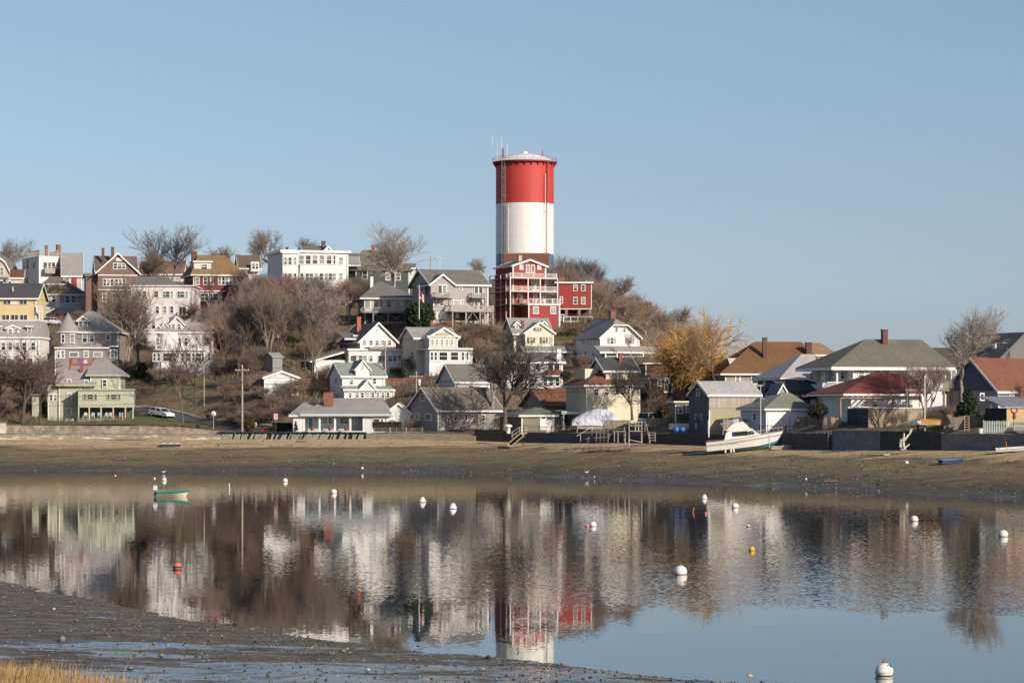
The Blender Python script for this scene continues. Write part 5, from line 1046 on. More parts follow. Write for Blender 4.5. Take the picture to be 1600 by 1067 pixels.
wallstrip('sea_wall', 'dark blue grey sea wall in shade below the boathouse', 'sea wall', [(822, 675, 0), (860, 676, 0), (905, 677, 0), (950, 678, 0)], mat('plain', (.07, .08, .10), .9, 4.), .6, .6)  # the darkest wall colours from here on have deeper shade mixed in
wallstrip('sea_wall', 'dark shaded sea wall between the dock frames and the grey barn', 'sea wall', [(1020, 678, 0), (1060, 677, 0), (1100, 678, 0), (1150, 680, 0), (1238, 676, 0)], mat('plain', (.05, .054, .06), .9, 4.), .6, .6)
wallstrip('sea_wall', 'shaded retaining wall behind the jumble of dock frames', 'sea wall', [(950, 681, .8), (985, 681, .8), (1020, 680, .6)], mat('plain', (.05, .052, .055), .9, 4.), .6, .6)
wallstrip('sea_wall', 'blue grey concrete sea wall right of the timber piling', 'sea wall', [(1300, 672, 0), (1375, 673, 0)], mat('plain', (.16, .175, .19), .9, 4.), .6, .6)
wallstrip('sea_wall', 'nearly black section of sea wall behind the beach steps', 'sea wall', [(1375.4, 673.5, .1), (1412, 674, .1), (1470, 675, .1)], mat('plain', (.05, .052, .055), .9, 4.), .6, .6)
wallstrip('sea_wall', 'smooth grey concrete sea wall under the picket fence at the right', 'sea wall', [(1470.4, 677, 0), (1535, 678, 0), (1600, 679, 0), (1900, 681, 0)], mat('plain', (.185, .185, .185), .9, 4.), .6, .6)
def fence(name, label, cat, pts, h, m, gap=.16, wdt=.11, e=0, pal=True, th=.04, flat=True):
    """plank or picket fence through photo points (px, foot row, distance behind the wall)"""
    q = [P(px, py, bD(pts[0][0] if flat else px) + e_) for px, py, e_ in pts]; o = thing(name, label, cat, q[0]); pk = MB(); rl = MB(); n_ = 0
    for a, b_ in zip(q[:-1], q[1:]):
        a = a - o.location; b_ = b_ - o.location; L = (b_ - a).length; d = (b_ - a) / L; k = int(L / gap); nr = Vector((d.y, -d.x, 0)).normalized() * th
        for i in range(k):
            p = a + d * (i * gap); s_ = d * wdt; hh = h * (1 + rnd.uniform(-.03, .03)); vs = [p, p + s_, p + s_ + Vector((0, 0, hh)), p + Vector((0, 0, hh))]; vs += [v + nr for v in vs]
            pk.add(vs, [(3, 2, 1, 0), (4, 5, 6, 7), (0, 1, 5, 4), (1, 2, 6, 5), (2, 3, 7, 6), (3, 0, 4, 7)])
        for f in (.2, .8): rl.tube(a + Vector((0, 0, h * f)) - nr * .8, b_ + Vector((0, 0, h * f)) - nr * .8, .04, n=4)
        k = max(1, int(L / 2.4))
        for i in range(k + 1): p = a + d * (L * i / k) - nr * 1.6; MB().box(p.x - .06, p.x + .06, p.y - .06, p.y + .06, p.z - .8, p.z + h * 1.04).build('post', m, o)
    pk.build('pickets' if gap > wdt * 1.3 else 'planks', m, o); rl.build('rail', m, o); return o
fence('piling_wall', 'wall of upright dark timber piles with pale gaps left of the concrete wall', 'piling', [(1240, 704, -.3), (1299, 704, -.3)], 2.2, mat('brick', (.085, .09, .1), .9), .42, .26, th=.15, flat=False)
fence('picket_fence', 'pale green picket fence on the sea wall at the right', 'fence', [(1537, 677, 1.0), (1584, 677, 1.0), (1700, 678, -12)], 1.45, PL((.52, .58, .52)), .2, .09)
fence('plank_fence', 'tall weathered plank fence with a ladder hung on it', 'fence', [(1475, 676, 3.2), (1540, 676, 3.2), (1549, 660, 8)], 2.15, BD((.27, .225, .175)), .17, .165)
fence('plank_fence', 'grey plank fence beside the garage and the tan tarpaulin', 'fence', [(1247, 668, 12), (1292, 667, 12), (1335, 667, 12)], 1.4, BD((.33, .28, .22)), .17, .165)
fence('plank_fence', 'low plank fence in front of the grey barn', 'fence', [(1130, 673, 2.4), (1178, 673, 2.4)], 1.5, BD((.36, .31, .24)), .17, .165)
fence('plank_fence', 'sunlit plank fence below the white tarpaulin dome', 'fence', [(902, 670, 4), (942, 671, 4)], 1.0, BD((.42, .35, .27)), .17, .165)
fence('plank_fence', 'brownish reed fence right of the white tarpaulin dome', 'fence', [(944, 669, 2), (985, 669, 2)], 1.15, BD((.30, .25, .18)), .17, .165)
fence('plank_fence', 'long low tan fence behind the blue barrels', 'fence', [(1012, 668, 5), (1092, 666, 8)], 1.3, BD((.34, .27, .19)), .17, .165)
fence('iron_railing', 'dark iron railing in front of the boathouse', 'railing', [(818, 676, 1.2), (862, 677, 1.2)], 1.15, DARKM, .22, .035)
fence('iron_railing', 'thin dark railing around the picnic yard of the hip roof garage', 'railing', [(1187, 675, 3), (1240, 675, 3)], 1.0, DARKM, .5, .035)
fence('yard_railing', 'thin grey railing on the wall before the ranch house hedge', 'railing', [(585, 677, .8), (660, 677, .8)], .9, PL((.35, .35, .34)), 1.1, .04)
# brown board fences and retaining boards behind the ranch house
def boardfence(label, x0, x1, y0, y1, D, m, topm=None):
    o = thing('board_fence', label, 'fence', P(x0, y1, D)); k = D / F; w_ = (x1 - x0) * k; h = (y1 - y0) * k; mb = MB(); z = 0
    while z < h: mb.box(0, w_, 0, .08, z, z + .27); z += .3
    mb.build('boards', m, o); x = 0
    while x < w_: MB().box(x, x + .12, .085, .2, -1, h + .1).build('post', m, o); x += 2.4
    if topm: MB().box(-.05, w_ + .05, -.1, .25, h + .05, h + .3).build('cap', topm, o)
    CTRL
boardfence('brown board fence with an orange top left of the dormered white house', 468, 526, 594, 608, 424, mat('board', (.25, .15, .09), .85), mat('board', (.34, .10, .05), .85))
boardfence('brown board fence with an orange top right of the dormered white house', 602, 662, 594, 606, 424, mat('board', (.25, .15, .09), .85), mat('board', (.34, .10, .05), .85))
boardfence('dark board fence across the thicket above the tool shed', 440, 480, 500, 505, 468, DARKW)
boardfence('dark brown terrace fence on stilts below the red annex', 880, 905, 505, 514, 462, mat('board', (.10, .06, .05), .85))
def whitefence():
    D = 470; o = thing('rail_fence', 'white three post rail fence below the red annex', 'fence', P(880, 503, D)); k = D / F
    for i in range(5): MB().box(i * 11.2 * k, i * 11.2 * k + .12, 0, .12, -1, 1.0).build('post', TRIM, o)
    for z in (.05, .9): MB().box(.12, 45 * k, .02, .1, z, z + .1).build('rail', TRIM, o)
whitefence()

# ---------------------------------------------------------------- trees
def treegen(seed, depth=6, spread=.5, up=.25, r0=.17, L0=1.9, kids=(2, 3), lenf=.80, fork=1, droop=0, jit=.16, side=.75, taper=.60, twig=.0085):
    """bare tree: limb segments and twig segments"""
    r = random.Random(seed); big = []; tw = []
    def grow(p, d, L, lv):
        n_ = 3 if lv < 5 else 2; seg = L / n_; rad = max(r0 * taper ** lv, twig); rn = max(rad * .62, twig * .8)
        for i in range(n_):
            j = jit * (.45 if lv < 1 else 1); d = (d + Vector((r.gauss(0, 1), r.gauss(0, 1), r.gauss(0, .5))) * j + Vector((0, 0, up * .22 - droop * max(0, lv - 2)))).normalized(); q = p + d * seg
            (big if lv <= 2 else tw).append((p, q, rad + (rn - rad) * i / n_, rad + (rn - rad) * (i + 1) / n_)); p = q
            if lv >= 1 and lv < depth and i < n_ - 1 and r.random() < side: child(p, d, L * lenf * .85, lv + 1, 1.35)
        if lv < depth:
            for j in range(r.choice(kids)): child(p, d, L * lenf * r.uniform(.85, 1.15), lv + 1, 1)
    def child(p, d, L, lv, f):
        a = r.uniform(0, 6.283); u = d.orthogonal().normalized(); v = d.cross(u); s_ = spread * f * r.uniform(.6, 1.35)
        grow(p, (d + (u * math.cos(a) + v * math.sin(a)) * s_).normalized(), L, lv)
    if fork == 1: grow(Vector((0, 0, 0)), Vector((r.gauss(0, .04), r.gauss(0, .04), 1)).normalized(), L0, 0)
    else:
        for i in range(fork): a = 6.283 * i / fork + r.random(); grow(Vector((math.cos(a) * .08, math.sin(a) * .08, 0)), Vector((math.cos(a) * .3, math.sin(a) * .3, 1)).normalized(), L0, 0)
    return big, tw
def tubes(segs, n_):
    N = len(segs); a = np.array([s_[0][:] for s_ in segs]); b_ = np.array([s_[1][:] for s_ in segs]); ra = np.array([s_[2] for s_ in segs]); rb = np.array([s_[3] for s_ in segs]); d = b_ - a; d /= np.linalg.norm(d, axis=1, keepdims=True) + 1e-9
    ref = np.where(np.abs(d[:, 2:3]) < .9, np.array([[0, 0, 1.]]), np.array([[1., 0, 0]])); u = np.cross(d, ref); u /= np.linalg.norm(u, axis=1, keepdims=True); v = np.cross(d, u)
    an = 2 * np.pi * np.arange(n_) / n_; c_ = np.cos(an)[None, :, None]; s_ = np.sin(an)[None, :, None]; off = u[:, None] * c_ + v[:, None] * s_
    V = np.concatenate([a[:, None] + off * ra[:, None, None], b_[:, None] + off * rb[:, None, None]], 1); q = np.array([[i, (i + 1) % n_, (i + 1) % n_ + n_, i + n_] for i in range(n_)])
    return V.reshape(-1, 3), (q[None] + (np.arange(N) * 2 * n_)[:, None, None]).reshape(-1, 4)
PROTO = {}
def proto(key, m1, m2, **k):
    big, tw = treegen(**k); hmax = np.percentile([q[1].z for q in tw], 99.6); wmax = np.percentile([abs(q[1].x) for q in tw] + [abs(q[1].y) for q in tw], 93)
    V, Q = tubes(big, 6); a = npmesh(key + '_limbs', V, Q, m1); V, Q = tubes(tw, 3); c_ = npmesh(key + '_twigs', V, Q, m2); PROTO[key] = (a, c_, hmax, wmax); return len(tw)
BK = mat('bark', (.21, .165, .13), .95); BKG = mat('bark', (.27, .235, .20), .95); BKR = mat('bark', (.25, .172, .125), .95); BKD = mat('bark', (.115, .088, .072), .95); WIL = mat('bark', (.62, .36, .12), .9); BKP = mat('bark', (.36, .27, .19), .95)
# broad spreading crowns, upright vase crowns, thin saplings, brush
cnt = {}
cnt['broad'] = proto('broad', BKG, BKG, seed=11, spread=.48, up=.45, kids=(2, 3, 3), side=.92, taper=.57)
cnt['broad2'] = proto('broad2', BKG, BK, seed=23, spread=.60, up=.25, r0=.19, L0=1.6, kids=(2, 3, 3), side=.9, taper=.57)
cnt['vase'] = proto('vase', BKG, BKR, seed=5, spread=.36, up=.35, L0=1.5)
cnt['vase3'] = proto('vase3', BKG, BKG, seed=15, spread=.40, up=.32, L0=1.6, kids=(2, 3), side=.85, taper=.57)
cnt['vase2'] = proto('vase2', BK, BK, seed=8, spread=.36, up=.32, L0=1.5, fork=3, side=.4, r0=.13)
cnt['dark'] = proto('dark', BKD, BKD, seed=31, spread=.56, up=.18, r0=.2, L0=1.5)
cnt['thin'] = proto('thin', BKG, BKR, seed=42, depth=5, spread=.42, up=.30, r0=.09, L0=2.0, lenf=.76, taper=.62)
cnt['thin2'] = proto('thin2', BKD, BKD, seed=47, depth=5, spread=.45, up=.26, r0=.09, L0=2.2, lenf=.74, side=.6, taper=.62)
cnt['brush'] = proto('brush', BKR, BKR, seed=53, depth=5, spread=.50, up=.22, r0=.05, L0=1.1, fork=5, side=.5, taper=.7)
cnt['brush2'] = proto('brush2', BKD, BK, seed=59, depth=5, spread=.58, up=.14, r0=.05, L0=1.0, fork=5, side=.5, taper=.7)
cnt['willow'] = proto('willow', BKD, WIL, seed=61, spread=.56, up=.22, r0=.16, L0=1.3, droop=.035, fork=2, side=.62, kids=(2, 3))
cnt['pale'] = proto('pale', BKD, mat('bark', (.46, .30, .14), .9), seed=67, spread=.46, up=.12, r0=.12, L0=2.0, side=.6)
print('twigs', cnt)
def tree(kind, px, pyb, pyt, D, wpx, label, name='bare_tree', group=None, rz=None, lean=0, cat='tree'):
    """stands on the ground at distance D; crown top at row pyt, crown wpx wide"""
    a, c_, hm, wm = PROTO[kind]; x = (px - CX) / F * D; z = T(x, D) if pyb is None else CH + (HY - pyb) / F * D
    zt = CH + (HY - pyt) / F * D; o = thing(name, label, cat, (x, D, z - .15), 0, group); k = D / F; hs = (zt - z) / hm; ws = min(wpx * k / 2 / wm, 1.25 * hs)
    o.scale = (ws, ws, hs); o.rotation_euler = (0, lean, rz if rz is not None else rnd.uniform(0, 6.28)); link('trunk', a, o); link('crown', c_, o); return o
for a in (
    ('broad', 8, None, 372, 585, 70, 'bare tree on the skyline behind the gambrel roofed house'), ('broad', 268, 470, 354, 545, 100, 'tall wide crowned bare tree on the skyline between the shingled and the dark red house'),
    ('vase', 235, 470, 392, 540, 66, 'reddish bare tree left of the wide crowned skyline tree'), ('vase', 350, 455, 384, 530, 62, 'reddish bare tree rising behind the dark red house'), ('broad2', 424, 440, 356, 560, 62, 'bare tree with few crooked limbs on the skyline left of the sunroom house'),
    ('vase', 476, 430, 371, 570, 56, 'low bare tree top showing over the roof of the sunroom house'), ('vase3', 614, 472, 353, 505, 92, 'tall fan shaped bare tree in front of the dark green house'), ('vase3', 745, 440, 402, 590, 60, 'thin bare tree on the skyline behind the taupe balcony house'),
    ('vase3', 880, 470, 398, 585, 56, 'bare tree just right of the foot of the water tower'), ('vase2', 908, 465, 402, 575, 50, 'second bare tree right of the water tower'), ('vase3', 935, 470, 415, 560, 62, 'round crowned bare tree above the jerkinhead roof'), ('broad2', 958, 490, 430, 540, 58, 'bare tree half way down the wooded right slope of the hill'),
    ('broad', 985, 500, 455, 535, 66, 'low bare tree above the right end of the white porch'), ('vase', 1012, 520, 470, 540, 56, 'bare tree on the lower right slope of the hill'), ('broad2', 1052, 540, 478, 560, 50, 'last bare tree on the hill, just left of the yellow willow crown'), ('vase', 1030, 540, 486, 500, 60, 'small bare tree behind the left edge of the willow'),
    ('broad2', 218, 600, 432, 455, 78, 'thick trunked bare tree between the grey turret house and the corner bay house'), ('vase2', 196, 580, 445, 470, 70, 'bare tree in front of the white apartment house wall'), ('thin', 258, 520, 425, 500, 50, 'slender bare tree in front of the apartment house balcony side'),
    ('dark', 36, 660, 528, 400, 108, 'large dark bare tree left of the pale green house'), ('dark', -6, 655, 545, 404, 70, 'dark bare tree cut by the left edge of the photo'), ('thin2', 287, 672, 505, 402, 70, 'dark bare tree with a leaning fork in front of the corner bay house'), ('thin2', 305, 640, 520, 415, 60, 'thin bare tree at the right corner of the corner bay house'),
    ('thin2', 60, 655, 570, 402, 56, 'thin dark tree at the small green annex'), ('dark', 788, 672, 520, 378, 112, 'large dark bare tree with forked trunk left of the boathouse'), ('vase', 770, 640, 538, 392, 80, 'reddish bare tree before the white porch house'), ('thin', 745, 655, 600, 384, 50, 'small bare tree before the brown cottage roof'),
    ('thin2', 716, 670, 628, 383, 44, 'small dark bare tree at the cottage front wall'), ('dark', 988, 655, 558, 371.5, 60, 'dark bare tree in front of the pale yellow house corner'), ('thin2', 1012, 640, 590, 360, 40, 'little bare tree by the white corner board'), ('broad', 1502, 632, 480, 318, 108, 'big bare tree rising over the brown houses at the right'),
    ('vase2', 1448, 650, 560, 312, 60, 'bare tree beside the raised timber deck'), ('thin', 1600, 655, 592, 306, 70, 'bare bush like tree in front of the orange roof'), ('brush2', 1400, 672, 640, 306, 34, 'dry bush against the tan terrace wall'),
    ('thin', 200, 650, 600, 408, 44, 'small bare tree at the right corner of the green house porch'), ('brush2', 192, 600, 560, 450, 34, 'round brown bush right of the turret house'), ('thin', 985, 560, 515, 425, 60, 'pale thin tree in front of the jerkinhead gable'), ('thin', 155, 490, 440, 512, 40, 'thin bare tree before the brown shingled house'),
    ('brush', 88, 470, 440, 520, 44, 'bare shrub before the white framed bungalow'), ('vase', 380, 470, 418, 505, 50, 'reddish bare tree between the dark red and the sunroom house'), ('thin', 325, 505, 420, 488, 46, 'tall brown bare tree in front of the dark red house wall'), ('vase', 300, 520, 470, 476, 40, 'bare tree at the corner of the apartment house')):
    tree(*a)
# thicket in the middle of the hillside
G = 'bare saplings in the hillside thicket'; SPW = ['below the dark red house', 'below the large sunroom house', 'above the white garage', 'left of the gabled white house']
spots = []
r = random.Random(12)
while len(spots) < 92:
    px = r.uniform(338, 562); f = (px - 338) / 224
    D = r.uniform(424, 492)
    if 405 < px < 475 and D < 432: continue
    if px > 515 and D < 470: continue
    spots.append((px, D))
for px, D in spots:
    x = (px - CX) / F * D; z = T(x, D); hgt = r.uniform(6.5, 14)
    top = HY - (z + hgt - CH) * F / D
    if top < 424: top = 424 + r.uniform(0, 14)
    if px < 392 and D > 455: top = max(top, 468 + r.uniform(0, 12))
    si = (0 if px < 450 else 1) + (0 if D > 460 else 2); k = r.choice(['vase', 'thin', 'thin', 'thin', 'thin2', 'vase2', 'vase3', 'brush']); tree(k, px, None, top, D, hgt / 12 * r.uniform(38, 62) * 460 / D, 'bare sapling tangled among others in the hillside thicket ' + SPW[si], 'bare_sapling', G + ' ' + SPW[si])
G2 = 'bare trees on the wooded right slope'
for i in range(60):
    px = r.uniform(878, 1085); sky = np.interp(px, [878, 920, 960, 1000, 1040, 1080], [405, 412, 436, 462, 485, 496]); D = r.uniform(506 if px < 940 else 455, 560); top = sky + r.uniform(6, 50)
    tree(r.choice(['vase', 'vase2', 'broad', 'brush', 'thin']), px, None, top, D, r.uniform(36, 60), 'bare brown tree among others on the wooded slope ' + ('just right of the red annex' if px < 940 else 'above the jerkinhead roofed house' if px < 1005 else 'behind the golden willow'), 'bare_tree', G2 + (' near the annex' if px < 940 else ' above the white house' if px < 1005 else ' behind the willow'))
G3 = 'leafless shrubs on the slopes'
for (x0, x1, d0, d1, n_, hh, wh) in ((345, 470, 405, 425, 22, (2, 3.6), 'on the bank below the white garage'), (470, 560, 428, 450, 18, (2.5, 5), 'above the brown board fence'), (340, 420, 430, 452, 16, (2.5, 5), 'right of the corner bay house'), (560, 660, 425, 450, 7, (2, 4), 'between the gabled white house and the cream cottage'), (720, 800, 430, 455, 18, (2, 3.6), 'on the slope below the raised timber deck'), (880, 930, 440, 475, 10, (2, 3.4), 'on the slope below the red annex'), (20, 75, 415, 440, 8, (2.5, 5), 'left of the pale green house'), (190, 340, 434, 444, 12, (1.6, 3.2), 'on the bank below the corner bay house'), (640, 790, 388, 400, 14, (1.4, 3), 'around the blue gabled cottage'), (880, 930, 400, 430, 6, (1.5, 3), 'left of the jerkinhead roofed house'), (1000, 1100, 376, 400, 8, (2, 4), 'behind the brown shingled house'), (130, 215, 470, 508, 10, (2.5, 5), 'below the brown shingled gable house'), (1440, 1560, 306, 320, 6, (1.2, 2.4), 'around the raised deck at the right')):
    for i in range(n_):
        px = r.uniform(x0, x1); D = r.uniform(d0, d1); x = (px - CX) / F * D; hgt = r.uniform(*hh); z = T(x, D)
        tree(r.choice(['brush', 'brush2', 'brush']), px, None, HY - (z + hgt - CH) * F / D, D, hgt * r.uniform(1.1, 1.7) / D * F, 'leafless brown shrub among others ' + wh, 'shrub', 'leafless shrubs ' + wh, cat='shrub')
# willow
tree('willow', 1080, 662, 492, 385, 146, 'golden yellow twigged willow beside the brown shingled house', 'willow_tree'); tree('willow', 1050, 662, 512, 383, 84, 'smaller golden twigged willow left of the tall one', 'willow_tree', rz=2.)
tree('pale', 1128, 640, 488, 372, 92, 'sparse yellowish tree leaning right over the brown hip roof', 'willow_tree', lean=.12)
# evergreens
def foliage(name, n_, f, size, m, seed=1, parent=None):
    r_ = np.random.RandomState(seed); P_ = np.array([f(r_) for i in range(n_)]); a = r_.randn(n_, 3); a /= np.linalg.norm(a, axis=1, keepdims=True); b_ = np.cross(a, r_.randn(n_, 3)); b_ /= np.linalg.norm(b_, axis=1, keepdims=True)
    s_ = size * (.6 + r_.rand(n_, 1) * .9); V = np.stack([P_ - a * s_, P_ + b_ * s_ * .45, P_ + a * s_, P_ - b_ * s_ * .45], 1).reshape(-1, 3); return link(name, npmesh(name, V, np.arange(n_ * 4).reshape(-1, 4), m), parent)
EVG = mat('leaf', (.028, .045, .016), .8); EVY = mat('leaf', (.075, .07, .018), .8); EVB = mat('leaf', (.05, .065, .02), .8)
def evergreen(label, px, pyb, pyt, D, wpx, m, n_=3500, shape='cone', name='evergreen_tree', sz=.28):
    k = D / F; o = thing(name, label, 'tree' if name == 'evergreen_tree' else 'shrub', P(px, pyb, D)); H_ = (pyb - pyt) * k; R_ = wpx * k / 2; cl = [(random.Random(px + i).random(), random.Random(px * 3 + i).uniform(0, 6.28)) for i in range(26)]
    def f(r_):
        if shape == 'cone':
            h, a = cl[r_.randint(26)]; h = min(.98, max(.03, h + r_.randn() * .04)); rad = R_ * (1 - h) ** .75 * (.35 + .65 * r_.rand() ** .5); a += r_.randn() * .45; return (rad * math.cos(a), rad * math.sin(a), h * H_ - rad * .12)
        h, a = cl[r_.randint(26)]; q = r_.randn(3); q /= np.linalg.norm(q); q = q * (.55 + .45 * r_.rand()) * (1 + .18 * math.sin(3 * a + 5 * h)); return (q[0] * R_, q[1] * R_, H_ * (.5 + q[2] * .5))
    MB().tube((0, 0, -.5), (0, 0, H_ * .85), max(.06, R_ * .09), .03, n=6).build('trunk', BKD, o); foliage('crown', n_, f, sz, m, int(px), o); return o
evergreen('dark green conifer between the raised bungalow and the balcony house', 655, 516, 473, 450, 42, EVG, 5200, 'ball', sz=.3); evergreen('dark green conifer behind the plank fence at the right', 1512, 648, 607, 300, 44, EVG, 5000, sz=.22)
evergreen('small olive green cone shaped shrub beside the utility pole', 390, 676, 650, 396, 17, EVY, 1600, 'ball', 'evergreen_shrub', .13); evergreen('small dark cone shaped bush in front of the ranch house wall', 462, 673, 658, 388, 8, EVG, 900, 'cone', 'evergreen_shrub', .1)
evergreen('dark green bush left of the thicket below the dark red house', 338, 512, 500, 480, 20, EVG, 900, 'ball', 'evergreen_shrub', .2); evergreen('dark rounded bush at the corner of the big white house', 1278, 652, 629, 322, 30, mat('leaf', (.03, .03, .015), .8), 2400, 'ball', 'evergreen_shrub', .16)
evergreen('olive brown rounded bush on the bank right of the green house', 218, 592, 566, 446, 26, mat('leaf', (.06, .05, .025), .8), 2200, 'ball', 'evergreen_shrub', .18); evergreen('dark green bush beside the white porch house lawn', 884, 594, 580, 404, 16, EVG, 900, 'ball', 'evergreen_shrub', .16)
evergreen('russet leaved bush above the road at the left', 226, 622, 606, 440, 30, mat('leaf', (.16, .06, .03), .8), 1800, 'ball', 'evergreen_shrub', .16); evergreen('green bush above the road beside the russet one', 250, 618, 604, 440, 20, EVB, 1200, 'ball', 'evergreen_shrub', .16)
hd = thing('hedge', 'clipped dark green hedge in front of the ranch house', 'hedge', P(582, 671, 385)); foliage('leaves', 5200, lambda r_: (r_.rand() * 4.3, r_.rand() * 1.1, (r_.rand() ** .6) * 1.15), .09, mat('leaf', (.05, .058, .014), .8), 7, hd); MB().box(.15, 4.1, .2, .9, -.3, .9).build('stems', BKD, hd)
# low undergrowth over the whole hillside
def ug(r_):
    while True:
        px = r_.uniform(-60, 1110); D = bD(px) + r_.uniform(8, 150)
        if px > 900 and D < 395: continue
        if 200 < px < 460 and D < 434: continue
        x = (px - CX) / F * D; return x, D, 0
rr = random.Random(77); ptsu = [ug(rr) for i in range(60000)]; zz = terr(np.array([p[0] for p in ptsu]), np.array([p[1] for p in ptsu])); it = iter([(p[0], p[1], float(z_)) for p, z_ in zip(ptsu, zz)])
tag(blades('undergrowth', 60000, lambda r_: next(it), lambda r_, x, y: r_.uniform(.25, 1.3), .03, mat('leaf', (.18, .125, .075), .9), .5, 5), 'dry brown weeds and brush covering the hillside between the houses', 'undergrowth', kind='stuff')
# ---------------------------------------------------------------- boats
def hull(mb, L, B, Hs, bow_rise=.5, depth=.6, n=16, mi=(0, 1), trans=.85, t=.06, wl=.35, power=2.6):
    """lofted hull along +x from the transom at 0 to the bow at L; mi: (bottom, topside)"""
    rows = []
    for i in range(n + 1):
        s_ = i / n; hb = B / 2 * ((trans + (1 - trans) * min(1, s_ * 2.2)) if s_ < .45 else (1 - ((s_ - .45) / .55) ** power)); hb = max(hb, .02)
        sh = Hs + bow_rise * s_ ** 2; kz = -depth * (1 - max(0, (s_ - .7) / .3) ** 2 * .9) if s_ > .7 else -depth
        cz = kz + (sh - kz) * wl; ch = hb * (.86 - .3 * s_ ** 2); fl = L * s_
        rake = lambda z: fl + (max(0, (z - kz)) / (Hs + bow_rise + depth)) * .12 * L * max(0, (s_ - .75) / .25)
        rows.append([(rake(sh), -hb, sh), (rake(cz), -ch, cz), (rake(kz), 0, kz), (rake(cz), ch, cz), (rake(sh), hb, sh)])
    for a, b_ in ((0, 1), (3, 4)): mb.grid([[q[a], q[b_]] for q in rows], mi[1])
    for a, b_ in ((1, 2), (2, 3)): mb.grid([[q[a], q[b_]] for q in rows], mi[0])
    mb.add(rows[0], [(0, 1, 2, 3, 4)], mi[1]); return rows
def deckfill(mb, rows, i0, i1, dz=-.02, mi=0): mb.grid([[(q[0][0], q[0][1], q[0][2] + dz), (q[4][0], q[4][1], q[4][2] + dz)] for q in rows[i0:i1 + 1]], mi, False)
WHB = PL((.80, .77, .70), .35); TEAL = PL((.10, .32, .36), .6); DG = GLASSES[0]; STEEL = PL((.55, .55, .55), .3)
def cruiser():
    p = onbeach(1106, 711.5); o = thing('cabin_cruiser', 'white cabin cruiser with a flybridge beached on the mud below the grey barn', 'boat', (p.x, p.y + 1.2, p.z + .72), rot=(R(2.5), R(-6.0), R(-6)))
    L = 9.0; B = 2.9; m = MB(); rows = hull(m, L, B, 1.0, .38, .62, 20, (1, 0), .9, wl=.27); hb = m.build('hull', [WHB, TEAL], o)
    st = MB()
    for i in range(20):
        for e in (0, 4):
            a = rows[i][e]; b_ = rows[i + 1][e]; st.tube((a[0], a[1], a[2] - .02), (b_[0], b_[1], b_[2] - .02), .045, n=4, cap=False)
            st.tube((a[0], a[1] * .985, a[2] - .42), (b_[0], b_[1] * .985, b_[2] - .42), .03, n=4, cap=False, mi=1)
    st.build('rub_rail', [PL((.55, .5, .42)), PL((.12, .10, .09))], hb)
    dk = MB(); deckfill(dk, rows, 9, 20); dk.build('foredeck', WHB, o); cp = MB(); deckfill(cp, rows, 0, 9, -.55); cp.build('cockpit_floor', PL((.5, .48, .44)), o)
    cb = MB(); x0, x1 = 3.1, 6.0; w0 = 1.15; z0 = 1.0; z1 = 2.15
    vs = [(x0, -w0, z0), (x1 + 1.1, -w0 * .75, z0 + .1), (x1 + 1.1, w0 * .75, z0 + .1), (x0, w0, z0), (x0, -w0 * .9, z1), (x1 - .1, -w0 * .8, z1 - .08), (x1 - .1, w0 * .8, z1 - .08), (x0, w0 * .9, z1)]
    cb.add(vs, [(3, 2, 1, 0), (4, 5, 6, 7), (0, 1, 5, 4), (1, 2, 6, 5), (2, 3, 7, 6), (3, 0, 4, 7)]); cbo = cb.build('cabin', WHB, o)
    for (a, b_, c_, d) in ((3.4, 4.35, 1.38, 1.92), (4.42, 5.3, 1.38, 1.9), (5.38, 6.05, 1.4, 1.82)):
        g = MB(); y0 = -w0 * (1 - .1) - .03; g.add([(a, -w0 * (1.0 if a < 5 else .93) - .012, c_), (b_ + .12, -w0 * (.97 if a < 5 else .86) - .012, c_), (b_, -w0 * (.90 if a < 5 else .84) - .012, d), (a, -w0 * (.94 if a < 5 else .88) - .012, d)], [(0, 1, 2, 3)]); g.build('side_window', DG, cbo)
    ws = MB(); ws.add([(6.95, -.74, 1.32), (6.95, .74, 1.32), (6.12, .76, 2.0), (6.12, -.76, 2.0)], [(0, 1, 2, 3)]); ws.build('windshield', DG, cbo)
    tr = MB(); deck = [(7.4, 1.35), (8.3, 1.42)]; tr.box(7.3, 7.9, -.3, .3, 1.32, 1.40); tr.build('hatch', PL((.2, .2, .2)), o)
    fb = MB(); vs = [(2.6, -1.05, 2.16), (5.7, -.88, 2.1), (5.7, .88, 2.1), (2.6, 1.05, 2.16), (3.6, -.9, 2.95), (4.85, -.75, 3.1), (4.85, .75, 3.1), (3.6, .9, 2.95)]
    fb.add(vs, [(3, 2, 1, 0), (0, 1, 5, 4), (1, 2, 6, 5), (2, 3, 7, 6), (3, 0, 4, 7), (4, 5, 6, 7)]); fbo = fb.build('flybridge', WHB, o)
    MB().box(3.7, 4.5, -.55, .55, 2.96, 3.5).build('seat', PL((.5, .52, .56)), fbo); MB().box(4.6, 4.72, -.7, .7, 3.05, 3.6).build('flybridge_windshield', mat('glass', (.2, .24, .28), .1), fbo)
    cv = MB(); cv.add([(2.0, -.8, 3.1), (3.7, -.75, 3.45), (3.7, .75, 3.45), (2.0, .8, 3.1), (2.0, -.8, 3.05), (3.7, -.75, 3.38), (3.7, .75, 3.38), (2.0, .8, 3.05)], [(0, 1, 2, 3), (7, 6, 5, 4), (0, 4, 5, 1), (1, 5, 6, 2), (2, 6, 7, 3), (3, 7, 4, 0)]); cv.build('canopy', PL((.45, .5, .58)), o)
    fr = MB()
    for y in (-.9, .9):
        for (a, b_) in (((2.9, 2.1), (2.1, 3.07)), ((3.0, 2.1), (3.6, 3.36))): fr.tube((a[0], y, a[1]), (b_[0], y, b_[1]), .03, n=5)
    fr.build('canopy_frame', STEEL, o)
